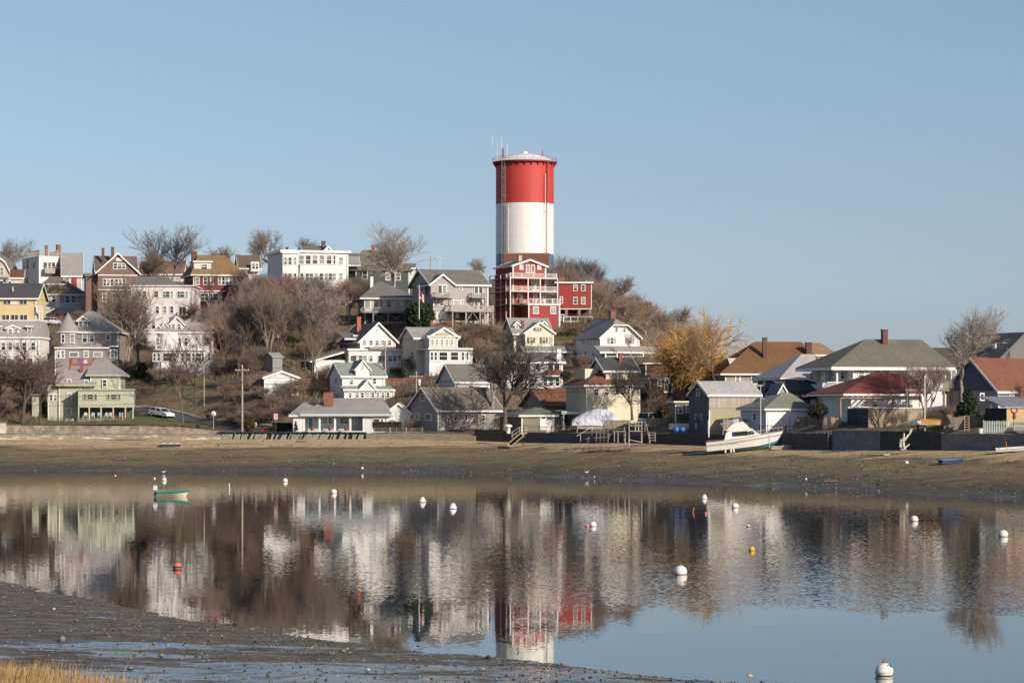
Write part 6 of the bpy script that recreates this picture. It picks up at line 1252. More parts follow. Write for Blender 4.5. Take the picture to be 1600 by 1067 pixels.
    rl = MB(); 
    for sgn in (0, 4):
        pr = None
        for i in range(12, 21):
            q = rows[i][sgn]; tp = (q[0], q[1] * .93, q[2] + .5); rl.tube((q[0], q[1] * .95, q[2]), tp, .018, n=4)
            if pr: rl.tube(pr, tp, .02, n=4, cap=False)
            pr = tp
    rl.build('bow_rail', STEEL, o); MB().box(.1, 1.9, -1.1, 1.1, .95, 1.15).build('stern_cover', PL((.05, .045, .045)), o); cf = MB()
    cf.add([(2.3, -1.3, .98), (3.1, -1.17, .98), (3.1, -1.08, 2.14), (2.65, -1.15, 1.95)], [(0, 1, 2, 3)]); cf.add([(2.3, -1.26, .98), (3.1, -1.13, .98), (3.1, -1.04, 2.14), (2.65, -1.11, 1.95)], [(3, 2, 1, 0)]); cf.build('cockpit_side', WHB, o)
    fd = MB()
    for x in (2.3, 3.0, 3.35): fd.tube((x, -1.5, -.55), (x, -1.52, -.05), .12, n=8)
    fd.build('fender', PL((.75, .7, .6)), o)
cruiser()
def dinghy(name, label, px, py, L, B, H, rz, out, inn, bott=None, tilt=(0, 0), dep=.2, thwart=True, water=None, onb=True, lift=0, wl=.3):
    p = onbeach(px, py) if onb else Vector(((px - CX) / F * DW(py), DW(py), 0))
    o = thing(name, label, 'boat', (p.x, p.y, p.z + dep * .6 + lift), rot=(R(tilt[0]), R(tilt[1]), R(rz))); m = MB(); rows = hull(m, L, B, H, H * .35, dep, 12, (1, 0), .8, wl=wl); hb = m.build('hull', [out, bott or out], o)
    f = MB(); f.grid([[(q[0][0], q[0][1] * .93, q[0][2] - .03), (q[1][0], q[1][1] * .9, q[1][2] + .05), (q[3][0], q[3][1] * .9, q[3][2] + .05), (q[4][0], q[4][1] * .93, q[4][2] - .03)] for q in rows[:-1]], 0); f.build('inner_hull', inn, o)
    g = MB()
    for i in range(12):
        for e in (0, 4): g.tube(rows[i][e], rows[i + 1][e], .035, n=4, cap=False)
    g.tube(rows[0][0], rows[0][4], .035, n=4); g.build('gunwale', inn, hb)
    if thwart:
        for s_ in (4, 8): q = rows[s_]; MB().box(q[0][0] - .12, q[0][0] + .12, q[0][1] * .9, q[4][1] * .9, q[0][2] - .14, q[0][2] - .10).build('thwart', inn, o)
    return o
GRN = PL((.03, .26, .20), .5)
sk = dinghy('skiff', 'green and cream skiff with an outboard motor moored on the calm water at the left', 244, 776, 2.9, 1.35, .44, 14, GRN, GRN, PL((.74, .66, .50), .5), dep=.1, onb=False, lift=-.02, wl=.66)
m_ = MB(); m_.box(-.32, .08, -.18, .18, .62, 1.0); m_.box(-.26, .02, -.14, .14, 1.0, 1.08); om = m_.build('outboard_motor', PL((.55, .58, .66), .4), sk); MB().box(-.22, -.06, -.07, .07, -.15, .62).build('leg', PL((.12, .12, .14)), om); MB().tube((.05, 0, .8), (.7, -.15, .85), .03, n=5).build('tiller', DARKM, om)
om.data.transform(Matrix.Translation((.02, 0, 0)))
o = dinghy('dinghy', 'grey flat bottomed dinghy on the beach beside the bow of the cruiser', 1204, 704, 3.0, 1.3, .5, 6, PL((.34, .31, .26)), PL((.5, .48, .42)), dep=.1)
o = dinghy('dinghy', 'bright blue dinghy lying alone on the mud at the right', 1469, 726, 2.7, 1.3, .45, 20, PL((.025, .06, .15), .6), PL((.07, .15, .30)), dep=.12, tilt=(4, 0))
o = dinghy('sailing_dinghy', 'white low sailing dinghy resting by the sea wall at the right edge', 1556, 709, 4.6, 1.5, .25, -8, PL((.75, .73, .7), .4), WHB, PL((.1, .1, .1)), dep=.2, tilt=(6, -3), thwart=False, lift=.2)
MB().tube((1.2, 0, .2), (1.2, 0, 1.0), .04).build('mast_stub', PL((.6, .2, .1)), o)
o = dinghy('upturned_boat', 'long white upturned boat hull behind the blue barrels', 1046, 676, 3.6, 1.3, .45, 10, PL((.78, .74, .66), .5), WHB, dep=.35, onb=False, thwart=False); o.location = P(1046, 669, 349.5); o.rotation_euler = (math.pi, 0, R(8)); o.location.z += .3
o = dinghy('yellow_canoe', 'yellow and white covered boat on a stand beside the flagpole', 1430, 660, 3.5, 1.0, .4, 5, PL((.42, .22, .04), .6), PL((.75, .73, .7)), dep=.3, onb=False, thwart=False); o.location = P(1437, 664, 307); o.rotation_euler = (math.pi, R(4), R(5)); o.location.z += .5
st = thing('boat_stand', 'dark low trestle carrying the yellow and white boat', 'trestle', P(1432, 672, 306.3)); 
for x in (.2, 2.6): MB().box(x, x + .1, 0, .9, -.2, .55).build('leg', DARKW, st)
MB().box(0, 3.1, .1, .8, .553, .63).build('beam', DARKW, st); MB().box(-.6, .5, -.2, .3, .64, 1.15).build('cover', PL((.75, .73, .70)), st)
# float lying on the sand, left
p = onbeach(250, 699); o = thing('swimming_float', 'small grey slatted wooden float lying on the sand at the left', 'float', (p.x, p.y, p.z + .05), R(3)); m = MB()
for i in range(9): m.box(i * .34, i * .34 + .28, 0, 3.2, .42, .5)
m.build('deck_boards', PL((.5, .5, .48)), o); MB().box(.1, 2.9, .1, 3.0, .0, .41).build('frame', DARKW, o)
for i in range(3): MB().box(.3 + i * 1.0, .75 + i * 1.0, .4, 2.6, .503, .56).build('panel', PL((.72, .72, .70)), o)
# ---------------------------------------------------------------- mooring buoys
def buoy(px, pyw, wpx, col, label, band=None, top=None, num=False, eye=True, shape='ball', cat='mooring buoy'):
    D = DW(pyw); k = D / F; r_ = wpx * k / 2; o = thing('mooring_buoy', label, cat, ((px - CX) / F * D, D, 0), 0); m = PL(col, .45)
    if shape == 'cone': prof_ = [(.02, -r_ * .5), (r_ * .9, -r_ * .3), (r_, 0), (r_ * .96, .12 * r_), (r_ * .55, .95 * r_), (r_ * .35, 1.25 * r_), (.02, 1.3 * r_)]
    elif shape == 'low': prof_ = [(.02, -r_ * .5), (r_ * .9, -r_ * .2), (r_, 0), (r_ * .95, .3 * r_), (r_ * .6, .55 * r_), (.02, .62 * r_)]
    else: prof_ = [(r_ * max(.02, math.sin(a)), r_ * (.42 - math.cos(a))) for a in [math.pi * i / 18 for i in range(19)]]
    mb = MB()
    for (a, b_) in zip(prof_[:-1], prof_[1:]):
        zc = (a[1] + b_[1]) / 2 / r_; mi = 0
        if zc < .08: mi = 1
        elif band and (.3 < zc < .62): mi = 2
        mb.lathe([a, b_], 24, mi=mi)
    mb.build('float', [m, PL((.025, .02, .015)), PL(band or (.1, .1, .1))], o)
    if eye:
        e = MB(); h = prof_[-1][1]; e.tube((0, 0, h - .02), (0, 0, h + r_ * .14), r_ * .30, r_ * .2, n=10); n_ = 10
        for i in range(n_):
            a, b_ = 2 * math.pi * i / n_, 2 * math.pi * (i + 1) / n_; e.tube((math.cos(a) * r_ * .13, 0, h + r_ * .24 + math.sin(a) * r_ * .13), (math.cos(b_) * r_ * .13, 0, h + r_ * .24 + math.sin(b_) * r_ * .13), r_ * .035, n=5, cap=False)
        e.build('mooring_eye', PL((.22, .10, .06)), o)
    if num:
        nm_ = MB()
        G7 = {'1': [((.5, 0), (.5, 1))], '5': [((1, 1), (0, 1)), ((0, 1), (0, .55)), ((0, .55), (.9, .55)), ((.9, .55), (.9, 0)), ((.9, 0), (0, 0))], '0': [((0, 0), (0, 1)), ((0, 1), (.8, 1)), ((.8, 1), (.8, 0)), ((.8, 0), (0, 0))]}
        def onball(az, el): return Vector((math.sin(az) * math.cos(el), -math.cos(az) * math.cos(el), math.sin(el))) * (r_ * 1.012) + Vector((0, 0, r_ * .42))
        for j, ch in enumerate('150'):
            for a, b_ in G7[ch]:
                q = [onball(R(18 + j * 21 + s_[0] * 13), R(33 + s_[1] * 20)) for s_ in (a, ((a[0] + b_[0]) / 2, (a[1] + b_[1]) / 2), b_)]; nm_.tube(q[0], q[1], r_ * .035, n=5); nm_.tube(q[1], q[2], r_ * .035, n=5)
        nm_.build('number', PL((.03, .03, .05)), o)
        MB().lathe([(r_ * 1.0, r_ * .30), (r_ * 1.035, r_ * .32), (r_ * 1.035, r_ * .46), (r_ * 1.0, r_ * .48)], 28).build('band', PL((.72, .58, .36)), o)
    return o
WB_ = (.82, .76, .72)
buoy(1381.5, 1054.5, 28, WB_, 'large white numbered mooring buoy with a rusty eye at the bottom right', num=True)
buoy(1063.5, 897, 20, WB_, 'white mooring buoy with a rusty top right of the tower reflection')
buoy(1567.5, 838, 15, WB_, 'white mooring buoy nearest the right edge of the photo'); buoy(1428.5, 814, 12.5, WB_, 'white dome buoy below the beach steps at the right'); buoy(1148.5, 793, 11, WB_, 'white buoy in the reflection of the cabin cruiser'); buoy(1100.5, 779, 10.5, WB_, 'white pointed buoy left of the cruiser reflection', shape='cone')
buoy(926.5, 822, 11, WB_, 'white buoy with a small pink float beside it'); buoy(917.5, 823, 6, (.7, .22, .2), 'small pink float touching the white buoy', eye=False, cat='float')
buoy(707.5, 794.5, 14, WB_, 'white cone buoy with a black waterline in the middle of the bay', shape='cone'); buoy(660, 784.5, 13, (.78, .68, .60), 'cream buoy left of the white cone buoy', shape='cone'); buoy(521.5, 770.5, 9.5, WB_, 'small white buoy above the cream one, left of centre'); buoy(445.5, 752.5, 8, WB_, 'small square looking white buoy left of centre', eye=False)
buoy(277, 888, 14, (.68, .14, .09), 'red orange buoy with a black band at the lower left', band=(.03, .02, .02), shape='ball'); buoy(256.5, 751, 7.5, WB_, 'little white buoy just above the green skiff', eye=False); buoy(107.5, 730, 8, (.7, .45, .3), 'small white and orange float near the left shore', shape='low', eye=False, cat='float')
buoy(1174.5, 860, 9.5, (.75, .42, .03), 'yellow ball buoy in the bay at the right'); buoy(1169.5, 822.5, 5, WB_, 'tiny white and black float above the yellow buoy', band=(.03, .03, .03), eye=False, cat='float'); buoy(1102.5, 803, 4.5, (.6, .18, .2), 'tiny pink float below the pointed white buoy', eye=False, cat='float'); buoy(180, 743, 3.5, (.7, .6, .5), 'tiny pale float at the left near the shore', shape='low', eye=False, cat='float'); buoy(241.5, 747.5, 3, WB_, 'tiny white float left of the little white buoy', eye=False, cat='float')
for px, pyw, ln, col, lab, tl in ((1082.5, 800, 8, (.6, .14, .06), 'orange marker stick leaning out of the water', .25), (358.5, 764, 9, (.8, .78, .74), 'white slanted stake standing in the water at the left', -.08)):
    D = DW(pyw); o = thing('marker_stake', lab, 'marker stake', ((px - CX) / F * D, D, 0), rot=(0, tl, 0)); MB().tube((0, 0, -.5), (0, 0, ln * D / F), .05, n=8).build('stake', PL(col), o)
for px, py, w_, lab in ((566, 733.5, 4.5, 'white ball float stranded on the mud left of centre'), (1259.5, 750.5, 3.6, 'white ball float on the wet mud right of centre'), (1416.5, 724, 6, 'white block float lying on the mud below the steps'), (1532, 677, 8, 'white plastic tub on the sea wall before the picket fence')):
    p = onbeach(px, py) if py != 677 else P(px, 677, bD(px) + .8); k = p.y / F; o = thing('stranded_float', lab, 'float', p); r_ = w_ * k / 2
    if w_ < 5: MB().lathe([(r_ * max(.02, math.sin(a)), r_ * (1 - math.cos(a))) for a in [math.pi * i / 10 for i in range(11)]], 14).build('float', WHB, o)
    else: MB().lathe([(r_, 0), (r_, r_ * 1.0), (r_ * .7, r_ * 1.25), (.02, r_ * 1.3)] if w_ < 7 else [(r_ * .8, 0), (r_, r_ * 1.7), (r_ * .9, r_ * 1.9), (.02, r_ * 1.9)], 14).build('float', WHB, o)
# gulls
def gull(x, y, z, rz, label):
    o = thing('gull', label, 'gull', (x, y, z), rz); b = MB(); W_ = PL((.75, .74, .72)); prof_ = [(.01, -.24), (.05, -.2), (.09, -.08), (.10, .03), (.075, .14), (.05, .2), (.045, .25), (.05, .29), (.035, .33), (.008, .36)]; n_ = 12; rows = []
    for r_, s_ in prof_:
        zc = .22 + (max(0, s_ - .1) ** 1.0) * .75; rows.append([(s_ * .9, r_ * math.cos(2 * math.pi * i / n_), zc + r_ * math.sin(2 * math.pi * i / n_)) for i in range(n_ + 1)])
    b.grid(rows); b.build('body', W_, o)
    for s_ in (-1, 1):
        w_ = MB(); w_.add([(.1, s_ * .085, .30), (-.1, s_ * .11, .28), (-.36, s_ * .03, .25), (-.1, s_ * .05, .33)], [(0, 1, 2, 3)]); w_.add([(.1, s_ * .085, .29), (-.1, s_ * .115, .22), (-.36, s_ * .03, .245)], [(0, 1, 2)]); w_.build('wing', PL((.4, .42, .45)), o)
        MB().tube((0, s_ * .035, -.04), (0, s_ * .035, .15), .008, n=4).build('leg', PL((.5, .3, .2)), o)
    MB().tube((.325, 0, .41), (.40, 0, .40), .014, .004, n=5).build('beak', PL((.6, .4, .05)), o)
for px, py, rz, lab in ((916.5, 746, .3, 'white gull standing at the water line, left of the pair'), (928.5, 748.5, 1.4, 'white gull standing at the water line, right of the pair'), (255.5, 740, .3, 'gull at the shore above the little white buoy'), (522, 733, 2, 'gull on the mud above the small white buoy')):
    D = DW(py) if py > 739 else wD(px) + 6; x = (px - CX) / F * D; z_ = max(.0, beachZ(x, D)); gull(x, D, z_ + .02, rz, lab)
o = thing('stone_pier', 'pale stone gate pier standing on the shore wall at the left edge', 'pier', P(-6, 677, 393)); MB().box(0, 1.4, -.3, .8, -.5, 1.55).build('shaft', mat('plain', (.62, .55, .45), .9, 3.), o); MB().box(-.08, 1.48, -.38, .88, 1.553, 1.7).build('cap', MCON, o)
# driftwood planks on the beach
for px, py, ln, rz, lab in ((200, 688, 5.5, 3, 'long dark plank lying at the foot of the left sea wall'), (470, 691, 1.6, -4, 'short plank on the sand below the bulkhead'), (1298, 753, 1.6, 8, 'reddish plank on the wet mud right of centre'), (1390, 712, 1.5, 12, 'pale plank on the mud left of the beach steps'), (1330, 706, 1.1, -10, 'flat pale board at the foot of the blue grey wall')):
    p = onbeach(px, py); o = thing('driftwood', lab, 'driftwood', (p.x, p.y, p.z + .05), R(rz)); MB().box(-ln / 2, ln / 2, -.12, .12, 0, .14).build('plank', mat('brick', (.17, .10, .07), .9) if px < 1350 else PL((.5, .42, .3)), o)
# ---------------------------------------------------------------- steps, docks and frames at the wall
PW = PL((.62, .60, .56)); OW = PL((.72, .68, .58))
def bars(name, label, cat, D, lst, m, depth=None, r_=.06, n_=4, extra=None):
    """open frame of bars: each (x0,y0,x1,y1) in photo pixels at distance D; depth: second copy further back joined to the first"""
    x0 = min(min(q[0], q[2]) for q in lst); yb = max(max(q[1], q[3]) for q in lst); o = thing(name, label, cat, P(x0, yb, D)); base = P(x0, yb, D)
    for dd_ in ((0,) if not depth else (0, depth)):
        mb = MB()
        for q in lst:
            a = P(q[0], q[1], D) - base; b_ = P(q[2], q[3], D) - base; a.y += dd_; b_.y += dd_; mb.tube(a, b_, r_, n=n_)
        mb.build('side_frame', m, o)
    if depth:
        mb = MB(); seen = set()
        for q in lst:
            for px, py in ((q[0], q[1]), (q[2], q[3])):
                if (px, py) not in seen: seen.add((px, py)); a = P(px, py, D) - base; mb.tube(a, a + Vector((0, depth, 0)), r_ * .8, n=n_)
        mb.build('cross_bar', m, o)
    if extra: extra(o, base)
    return o
bars('handrail', 'white metal handrail of the stone steps left of the boathouse', 'handrail', 367, [(799, 676, 812, 667), (812, 667, 824, 667.5), (800, 681, 812, 672), (812, 672, 823, 672.5), (812, 676, 823, 677), (800, 675, 800, 686), (812, 667, 812, 680), (823, 667, 823, 678)], PW, .9, .035)
def stepstones(label, pts, D, m, w_=1.1):
    o = thing('stone_steps', label, 'steps', P(pts[0][0], pts[0][1], D)); b = o.location.copy(); mb = MB()
    for px, py in pts: q = P(px, py, D) - b; mb.box(q.x - .25, q.x + .45, -.1, w_, q.z - .6, q.z)
    mb.build('treads', m, o)
stepstones('rough tan stone steps climbing to the right left of the boathouse', [(796, 691), (799, 688.5), (802, 686), (805, 683.5), (808, 681), (811, 678.5), (814, 676.5)], 366, mat('brick', (.40, .29, .19), .9))
bars('handrail', 'single white handrail slanting down over the dark sea wall', 'handrail', 352, [(901, 681, 927, 666), (907, 679, 907, 690), (925, 668, 925, 682)], PW, None, .05)
bars('dock_frame', 'low timber dock frame left of the tall one', 'dock', 346, [(958, 674, 976, 674), (960, 674, 960, 690), (966, 674, 966, 692), (976, 668, 976, 690)], mat('board', (.42, .38, .30), .9), 1.6, .07)
bars('dock_frame', 'tall open timber frame with a platform standing on the beach', 'dock', 340, [(983, 660, 983, 697), (1003, 672, 1003, 692), (983, 673.5, 1003, 673.5), (983, 687, 1003, 691), (993, 659, 993, 673), (998, 659, 998, 673), (983, 665, 1003, 665), (983, 660, 1003, 659), (1003, 657, 1003, 673), (977, 674, 977, 696)], mat('board', (.50, .45, .36), .9), 1.5, .075)
bars('dock_frame', 'slim timber frame with a ladder right of the tall one', 'dock', 344, [(1010, 662, 1016, 692), (1015, 676, 1024, 676), (1015, 676, 1015, 692), (1024, 676, 1024, 690), (1015, 680, 1024, 680), (1015, 684, 1024, 684), (1015, 688, 1024, 688), (1008, 658, 1008, 674), (1008, 664, 1014, 664)], mat('board', (.36, .34, .28), .9), 1.2, .05)
bars('dock_frame', 'dark jumble of short timber posts left of the low dock frame', 'dock', 350, [(932, 672, 932, 690), (938, 668, 938, 692), (944, 674, 944, 690), (930, 676, 946, 676), (928, 684, 948, 683), (950, 670, 950, 692), (915, 686, 922, 684), (919, 682, 919, 691)], mat('board', (.25, .22, .18), .9), 1.4, .06)
bars('beach_steps', 'small white wooden steps with handrails against the dark wall', 'steps', 299, [(1413, 677, 1413, 703), (1423, 676, 1414, 688), (1414, 688, 1409, 688), (1408, 686, 1408, 699), (1414, 700, 1421, 694), (1425, 670, 1423, 676), (1408, 702, 1416, 702)], OW, .9, .07)
bars('ladder', 'small wooden ladder hanging on the weathered plank fence', 'ladder', 291.6, [(1507, 650, 1507, 674), (1514, 650, 1514, 674)] + [(1507, y, 1514, y) for y in (651, 655, 659, 663, 667, 671)], PL((.48, .40, .28)), None, .04)
bars('timber_post', 'pale mooring post standing before the cruiser bow', 'post', 305, [(1202, 679, 1202, 700)], PL((.45, .42, .36)), None, .07)
bars('timber_post', 'white post left of the stern of the cruiser', 'post', 335, [(1107.5, 656, 1107.5, 683)], TRIM, None, .1)
# plastic barrels, pots, tubs
def lathe_thing(name, label, cat, loc, prof_, m, part='body'): o = thing(name, label, cat, loc); MB().lathe(prof_, 18).build(part, m, o); return o
for px, lab in ((1056, 'left one of the two blue plastic barrels lying on the wall'), (1065.5, 'right one of the two blue plastic barrels lying on the wall')):
    o = lathe_thing('barrel', lab, 'barrel', P(px, 671, 345.2) + Vector((0, 0, .0)), [(.02, -.5), (.34, -.48), (.38, -.3), (.36, 0), (.38, .3), (.34, .48), (.02, .5)], PL((.03, .15, .42), .4)); o.rotation_euler = (R(90), 0, R(12)); o.scale = (1, 1, 1)
for px, lab in ((487.5, 'left of the three red flower pots on the ranch house porch'), (515.5, 'middle of the three red flower pots on the ranch house porch'), (540.5, 'right of the three red flower pots on the ranch house porch')): lathe_thing('flower_pot', lab, 'flower pot', P(px, 673, 388.6), [(.2, .02), (.3, .45), (.33, .47), (.33, .55), (.02, .55)], PL((.40, .07, .04)))
lathe_thing('water_tank', 'white domed plastic tank at the top of the stone steps', 'tank', P(794, 677, 372), [(.3, 0), (.34, .9), (.62, 1.0), (.6, 1.12), (.3, 1.3), (.02, 1.34)], TRIM)
lathe_thing('garbage_bin', 'dark bin on the grass at the corner of the green house', 'bin', P(211, 650, 408), [(.25, 0), (.32, .85), (.34, .9), (.02, 1.0)], DARKM)
for px, py, D, lab in ((286.5, 672, 394, 'black litter bin on the stone wall under the leaning bare tree'), (309.5, 671, 394.5, 'second black litter bin further right on the stone wall')): lathe_thing('litter_bin', lab, 'bin', P(px, py, D), [(.22, -.1), (.26, .7), (.28, .75), (.02, .8)], DARKM)
# white tarpaulin dome
def dome():
    D = 366; k = D / F; o = thing('tarpaulin_dome', 'shiny white tarpaulin stretched like a dome over a covered boat', 'tarpaulin', P(894, 668, D)); N = 28; rows = []; L = 76 * k
    for i in range(N + 1):
        s_ = i / N; h = np.interp(s_, [0, .05, .25, .5, .72, .9, .99, 1], [1.0, 1.35, 2.1, 2.72, 2.62, 1.9, 1.35, 1.2]); row = []
        for j in range(13): a = math.pi * j / 12; rr = 1 + .05 * rnd.uniform(-1, 1); row.append((s_ * L, 1.8 - 1.8 * math.cos(a) * (.7 + .3 * math.sin(math.pi * min(1, s_ + .1))), max(.1, h * (math.sin(a) ** .7) * rr) if 0 < j < 12 else .3))
        rows.append(row)
    m, t_, b = newmat('tarpaulin'); co = objco(t_); nn_ = noise(t_, co, 1.6, 5, .7); b.inputs['Base Color'].default_value = (.72, .73, .76, 1); b.inputs['Roughness'].default_value = .35
    bp_ = node(t_, 'ShaderNodeBump'); bp_.inputs['Strength'].default_value = 1; bp_.inputs['Distance'].default_value = .35; t_.links.new(nn_, bp_.inputs['Height']); t_.links.new(bp_.outputs[0], b.inputs['Normal'])
    mb = MB(); mb.grid(rows); mb.add(rows[0], [tuple(range(13))]); mb.add(rows[-1], [tuple(range(13))]); mb.build('tarpaulin', m, o)
dome()
o = thing('tarpaulin', 'tan tarpaulin over stacked goods beside the grey plank fence', 'tarpaulin', P(1286, 667, 322)); mb = MB(); mb.prism([(0, -.5), (2.0, -.5), (2.0, 1.15), (1.2, 1.25), (.1, 1.1)], 0, 1.4, 'y'); mb.build('cover', PL((.50, .36, .25), .8, 3), o)
# terrace wall / pool
h = House('terrace_wall', 'broad tan rough walled terrace with a white coping below the red roof', 1357, 1446, 317, 14, 676, 7, cat='terrace', ctrl=False)
h.wall(mat('stone', (.34, .27, .19), .95), 1357, 1446, 638.5); h.mb('shaded_side', mat('stone', (.07, .075, .08), .95)).box(h.U(1357) - .05, h.U(1357) - .003, 0, 7, -1, h.Z(638.6)); h.flat(PL((.62, .6, .56)), 1357, 1446, 638.3, o=.12, t=.14, part='coping'); h.done()  # dark copy of the stone paints the shade on the left face
h = House('raised_deck', 'raised grey timber deck with railing and posts above the terrace', 1415, 1489, 318, 10, 660, 4, cat='deck', ctrl=False)
h.box('deck', WOODG, 1415, 1489, 607.5, 611, 0, 4); h.rail(BD((.36, .32, .27)), 1446, 1489, 591.5, 607.4, 0, ends=3.9, gap=.2, posts=3); h.rail(DARKW, 1415, 1445.5, 592, 607.4, 0, gap=.3, posts=2)
for x in (1417, 1447, 1475, 1487): h.post(WOODG, x, 611.1, 662, .2, .12); h.post(WOODG, x, 611.1, 662, 3.7, .12)
MB().tube((h.U(1449), .1, h.Z(628)), (h.U(1460), .1, h.Z(612)), .09, n=4).build('brace', WOODG, h.root); h.box('screen', mat('shingle', (.18, .17, .15), .9), 1430, 1446, 581, 591, .5, .6); h.done()
# ---------------------------------------------------------------- poles, wires, signs
def pole(label, px, pyb, pyt, D, r_=.15, arm=None, m=None, name='utility_pole', cat='utility pole', tr=False):
    o = thing(name, label, cat, P(px, pyb, D)); H_ = (pyb - pyt) * D / F; m = m or mat('brick', (.42, .35, .27), .9); MB().tube((0, 0, -1), (0, 0, H_), r_, r_ * .75, n=10).build('pole', m, o)
    if arm:
        a = MB(); a.box(-1.1, 1.1, -r_ - .1, -r_ - .003, H_ - .9, H_ - .78); a.build('crossarm', m, o)
        for x in (-.95, -.4, .4, .95): MB().lathe([(.05, 0), (.06, .1), (.02, .16)], 8, (x, -r_ - .05, H_ - .777)).build('insulator', PL((.5, .5, .48)), o)
    if tr: MB().lathe([(.24, -1.2), (.26, -1.1), (.26, -.3), (.05, -.2)], 12, (.45, 0, H_ - 1.0)).build('transformer', PL((.6, .6, .58)), o)
    return P(px, pyt, D)
t1 = pole('tall weathered utility pole with a crossarm beside the road', 378.5, 680, 570, 393, .16, True); t2 = pole('brown utility pole in front of the gabled white house', 602, 612, 532, 420, .14); t3 = pole('short utility pole with a grey transformer behind the blue gabled cottage', 650.5, 632, 580, 398, .13, True, tr=True)
pole('white post on the slope left of the thick trunked tree', 189, 530, 498, 480, .16, m=TRIM, name='post', cat='post')
t4 = pole('utility pole on the skyline above the taupe roof, left one', 673, 440, 400, 560, .14, True); t5 = pole('pale utility pole on the skyline above the taupe roof, right one', 687, 440, 398, 575, .13, True, m=PL((.6, .6, .58)))
t6 = pole('slim utility pole on the slope right of the corner bay house', 319, 640, 588, 426, .09, m=PL((.45, .4, .34)))
t7 = pole('tall light pole in front of the hip roof garage', 1188.5, 676, 602, 331, .07, m=PL((.6, .6, .6)), name='light_pole', cat='light pole'); o = thing('pole_light', 'square lamp head on the light pole by the garage', 'lamp', P(1188.5, 603, 331)); MB().box(-.45, .25, -.12, .12, 0, .14).build('lamp_head', PL((.55, .55, .55)), o)
t8 = pole('white flagpole without a flag beside the raised deck', 1445, 660, 590, 307, .07, m=TRIM, name='flagpole', cat='flagpole'); MB().lathe([(.02, 0), (.1, .1), (.02, .2)], 10).build('ball', TRIM, bpy.data.objects['flagpole'], loc=(0, 0, 70 * 307 / F))
t9 = pole('garden lamp post before the garage door', 1234, 672, 642, 327, .04, m=DARKM, name='lamp_post', cat='lamp post'); MB().lathe([(.08, 0), (.14, .25), (.04, .36)], 8).build('lantern', PL((.5, .5, .48)), bpy.data.objects['lamp_post'], loc=(0, 0, 30 * 306 / F * 1.07 - .1))
fp = thing('flagpole', 'white flagpole with a drooping striped flag beside the balcony house', 'flagpole', P(655, 490, 446)); k = 446 / F; MB().tube((0, 0, -1), (0, 0, 45 * k), .07, .05, n=8).build('pole', TRIM, fp)
def flag(o, x, z, w_, h, droop=.5):
    mr_, mw_, mb_ = PL((.45, .05, .06)), PL((.75, .73, .7)), PL((.05, .07, .2)); f = MB(); n_ = 7
    for i in range(n_):
        z0 = z - h * i / n_; z1 = z - h * (i + 1) / n_
        for j in range(6):
            xa, xb = x + w_ * j / 6, x + w_ * (j + 1) / 6; ya, yb = .12 * math.sin(j * 1.3), .12 * math.sin((j + 1) * 1.3); d0, d1 = -droop * (j / 6) ** 1.5, -droop * ((j + 1) / 6) ** 1.5
            f.add([(xa, ya, z1 + d0), (xb, yb, z1 + d1), (xb, yb, z0 + d1), (xa, ya, z0 + d0)], [(0, 1, 2, 3)], 2 if (j < 3 and i < 4) else (0 if i % 2 == 0 else 1))
    f.build('flag', [mr_, mw_, mb_], o)
flag(fp, .08, 36 * k, .75, 1.5, .8)
fq = thing('flag', 'striped flag hanging on a short slanted staff at the gambrel house porch', 'flag', P(11, 447, 561.5)); MB().tube((0, 0, .0), (.4, -.3, 2.0), .04, n=6).build('staff', TRIM, fq); flag(fq, -.9, 1.6, 1.2, 1.1, .4)
def wire(a, b_, sag, lab):
    o = thing('overhead_wire', lab, 'wire', a); mb = MB(); N = 10; pr = Vector((0, 0, 0))
    for i in range(1, N + 1): f = i / N; q = (b_ - a) * f; q.z -= sag * 4 * f * (1 - f); mb.tube(pr, q, .028, n=3, cap=False); pr = q
    mb.build('wire', DARKM, o)
wire(t1 + Vector((-.9, 0, -.7)), P(120, 560, 420), 1.2, 'thin wire running left from the tall roadside pole'); wire(t1 + Vector((.9, 0, -.7)), t2 + Vector((0, 0, -.4)), 1.0, 'thin wire between the roadside pole and the pole by the gabled white house'); wire(t2 + Vector((0, 0, -.5)), t3 + Vector((.9, 0, -.6)), .6, 'thin wire down to the pole with the transformer')
wire(t3 + Vector((1, 0, -.6)), P(1016, 598, 365), 2.0, 'long thin wire running right towards the brown shingled house'); wire(t4 + Vector((-1, 0, -.7)), P(560, 418, 570), 1.2, 'skyline wire running left from the hilltop poles'); wire(t4 + Vector((1, 0, -.7)), t5 + Vector((-.9, 0, -.7)), .2, 'short skyline wire joining the two hilltop poles')
wire(P(-40, 596, 398), t1 + Vector((-.95, 0, -.72)), 1.6, 'upper dark wire crossing in front of the pale green house'); wire(P(-40, 612, 398), t1 + Vector((0, -.2, -2.6)), 1.4, 'middle dark wire crossing in front of the pale green house'); wire(P(-40, 628, 398), t1 + Vector((0, -.2, -4.2)), 1.2, 'lowest dark wire crossing in front of the pale green house'); wire(t1 + Vector((0, -.2, -2.6)), P(470, 648, 389), .3, 'service wire dropping to the ranch house roof'); wire(t3 + Vector((0, -.2, -1.6)), P(690, 606, 392), .3, 'service wire to the brown roofed cottage')
wire(t2 + Vector((0, 0, -.9)), P(440, 585, 419), .6, 'thin wire sagging to the white garage'); wire(t6, P(330, 530, 441), .3, 'thin wire up to the corner bay house'); wire(P(205, 452, 488), P(57, 468, 499), .7, 'thin wire between the white apartment house and the yellow house')
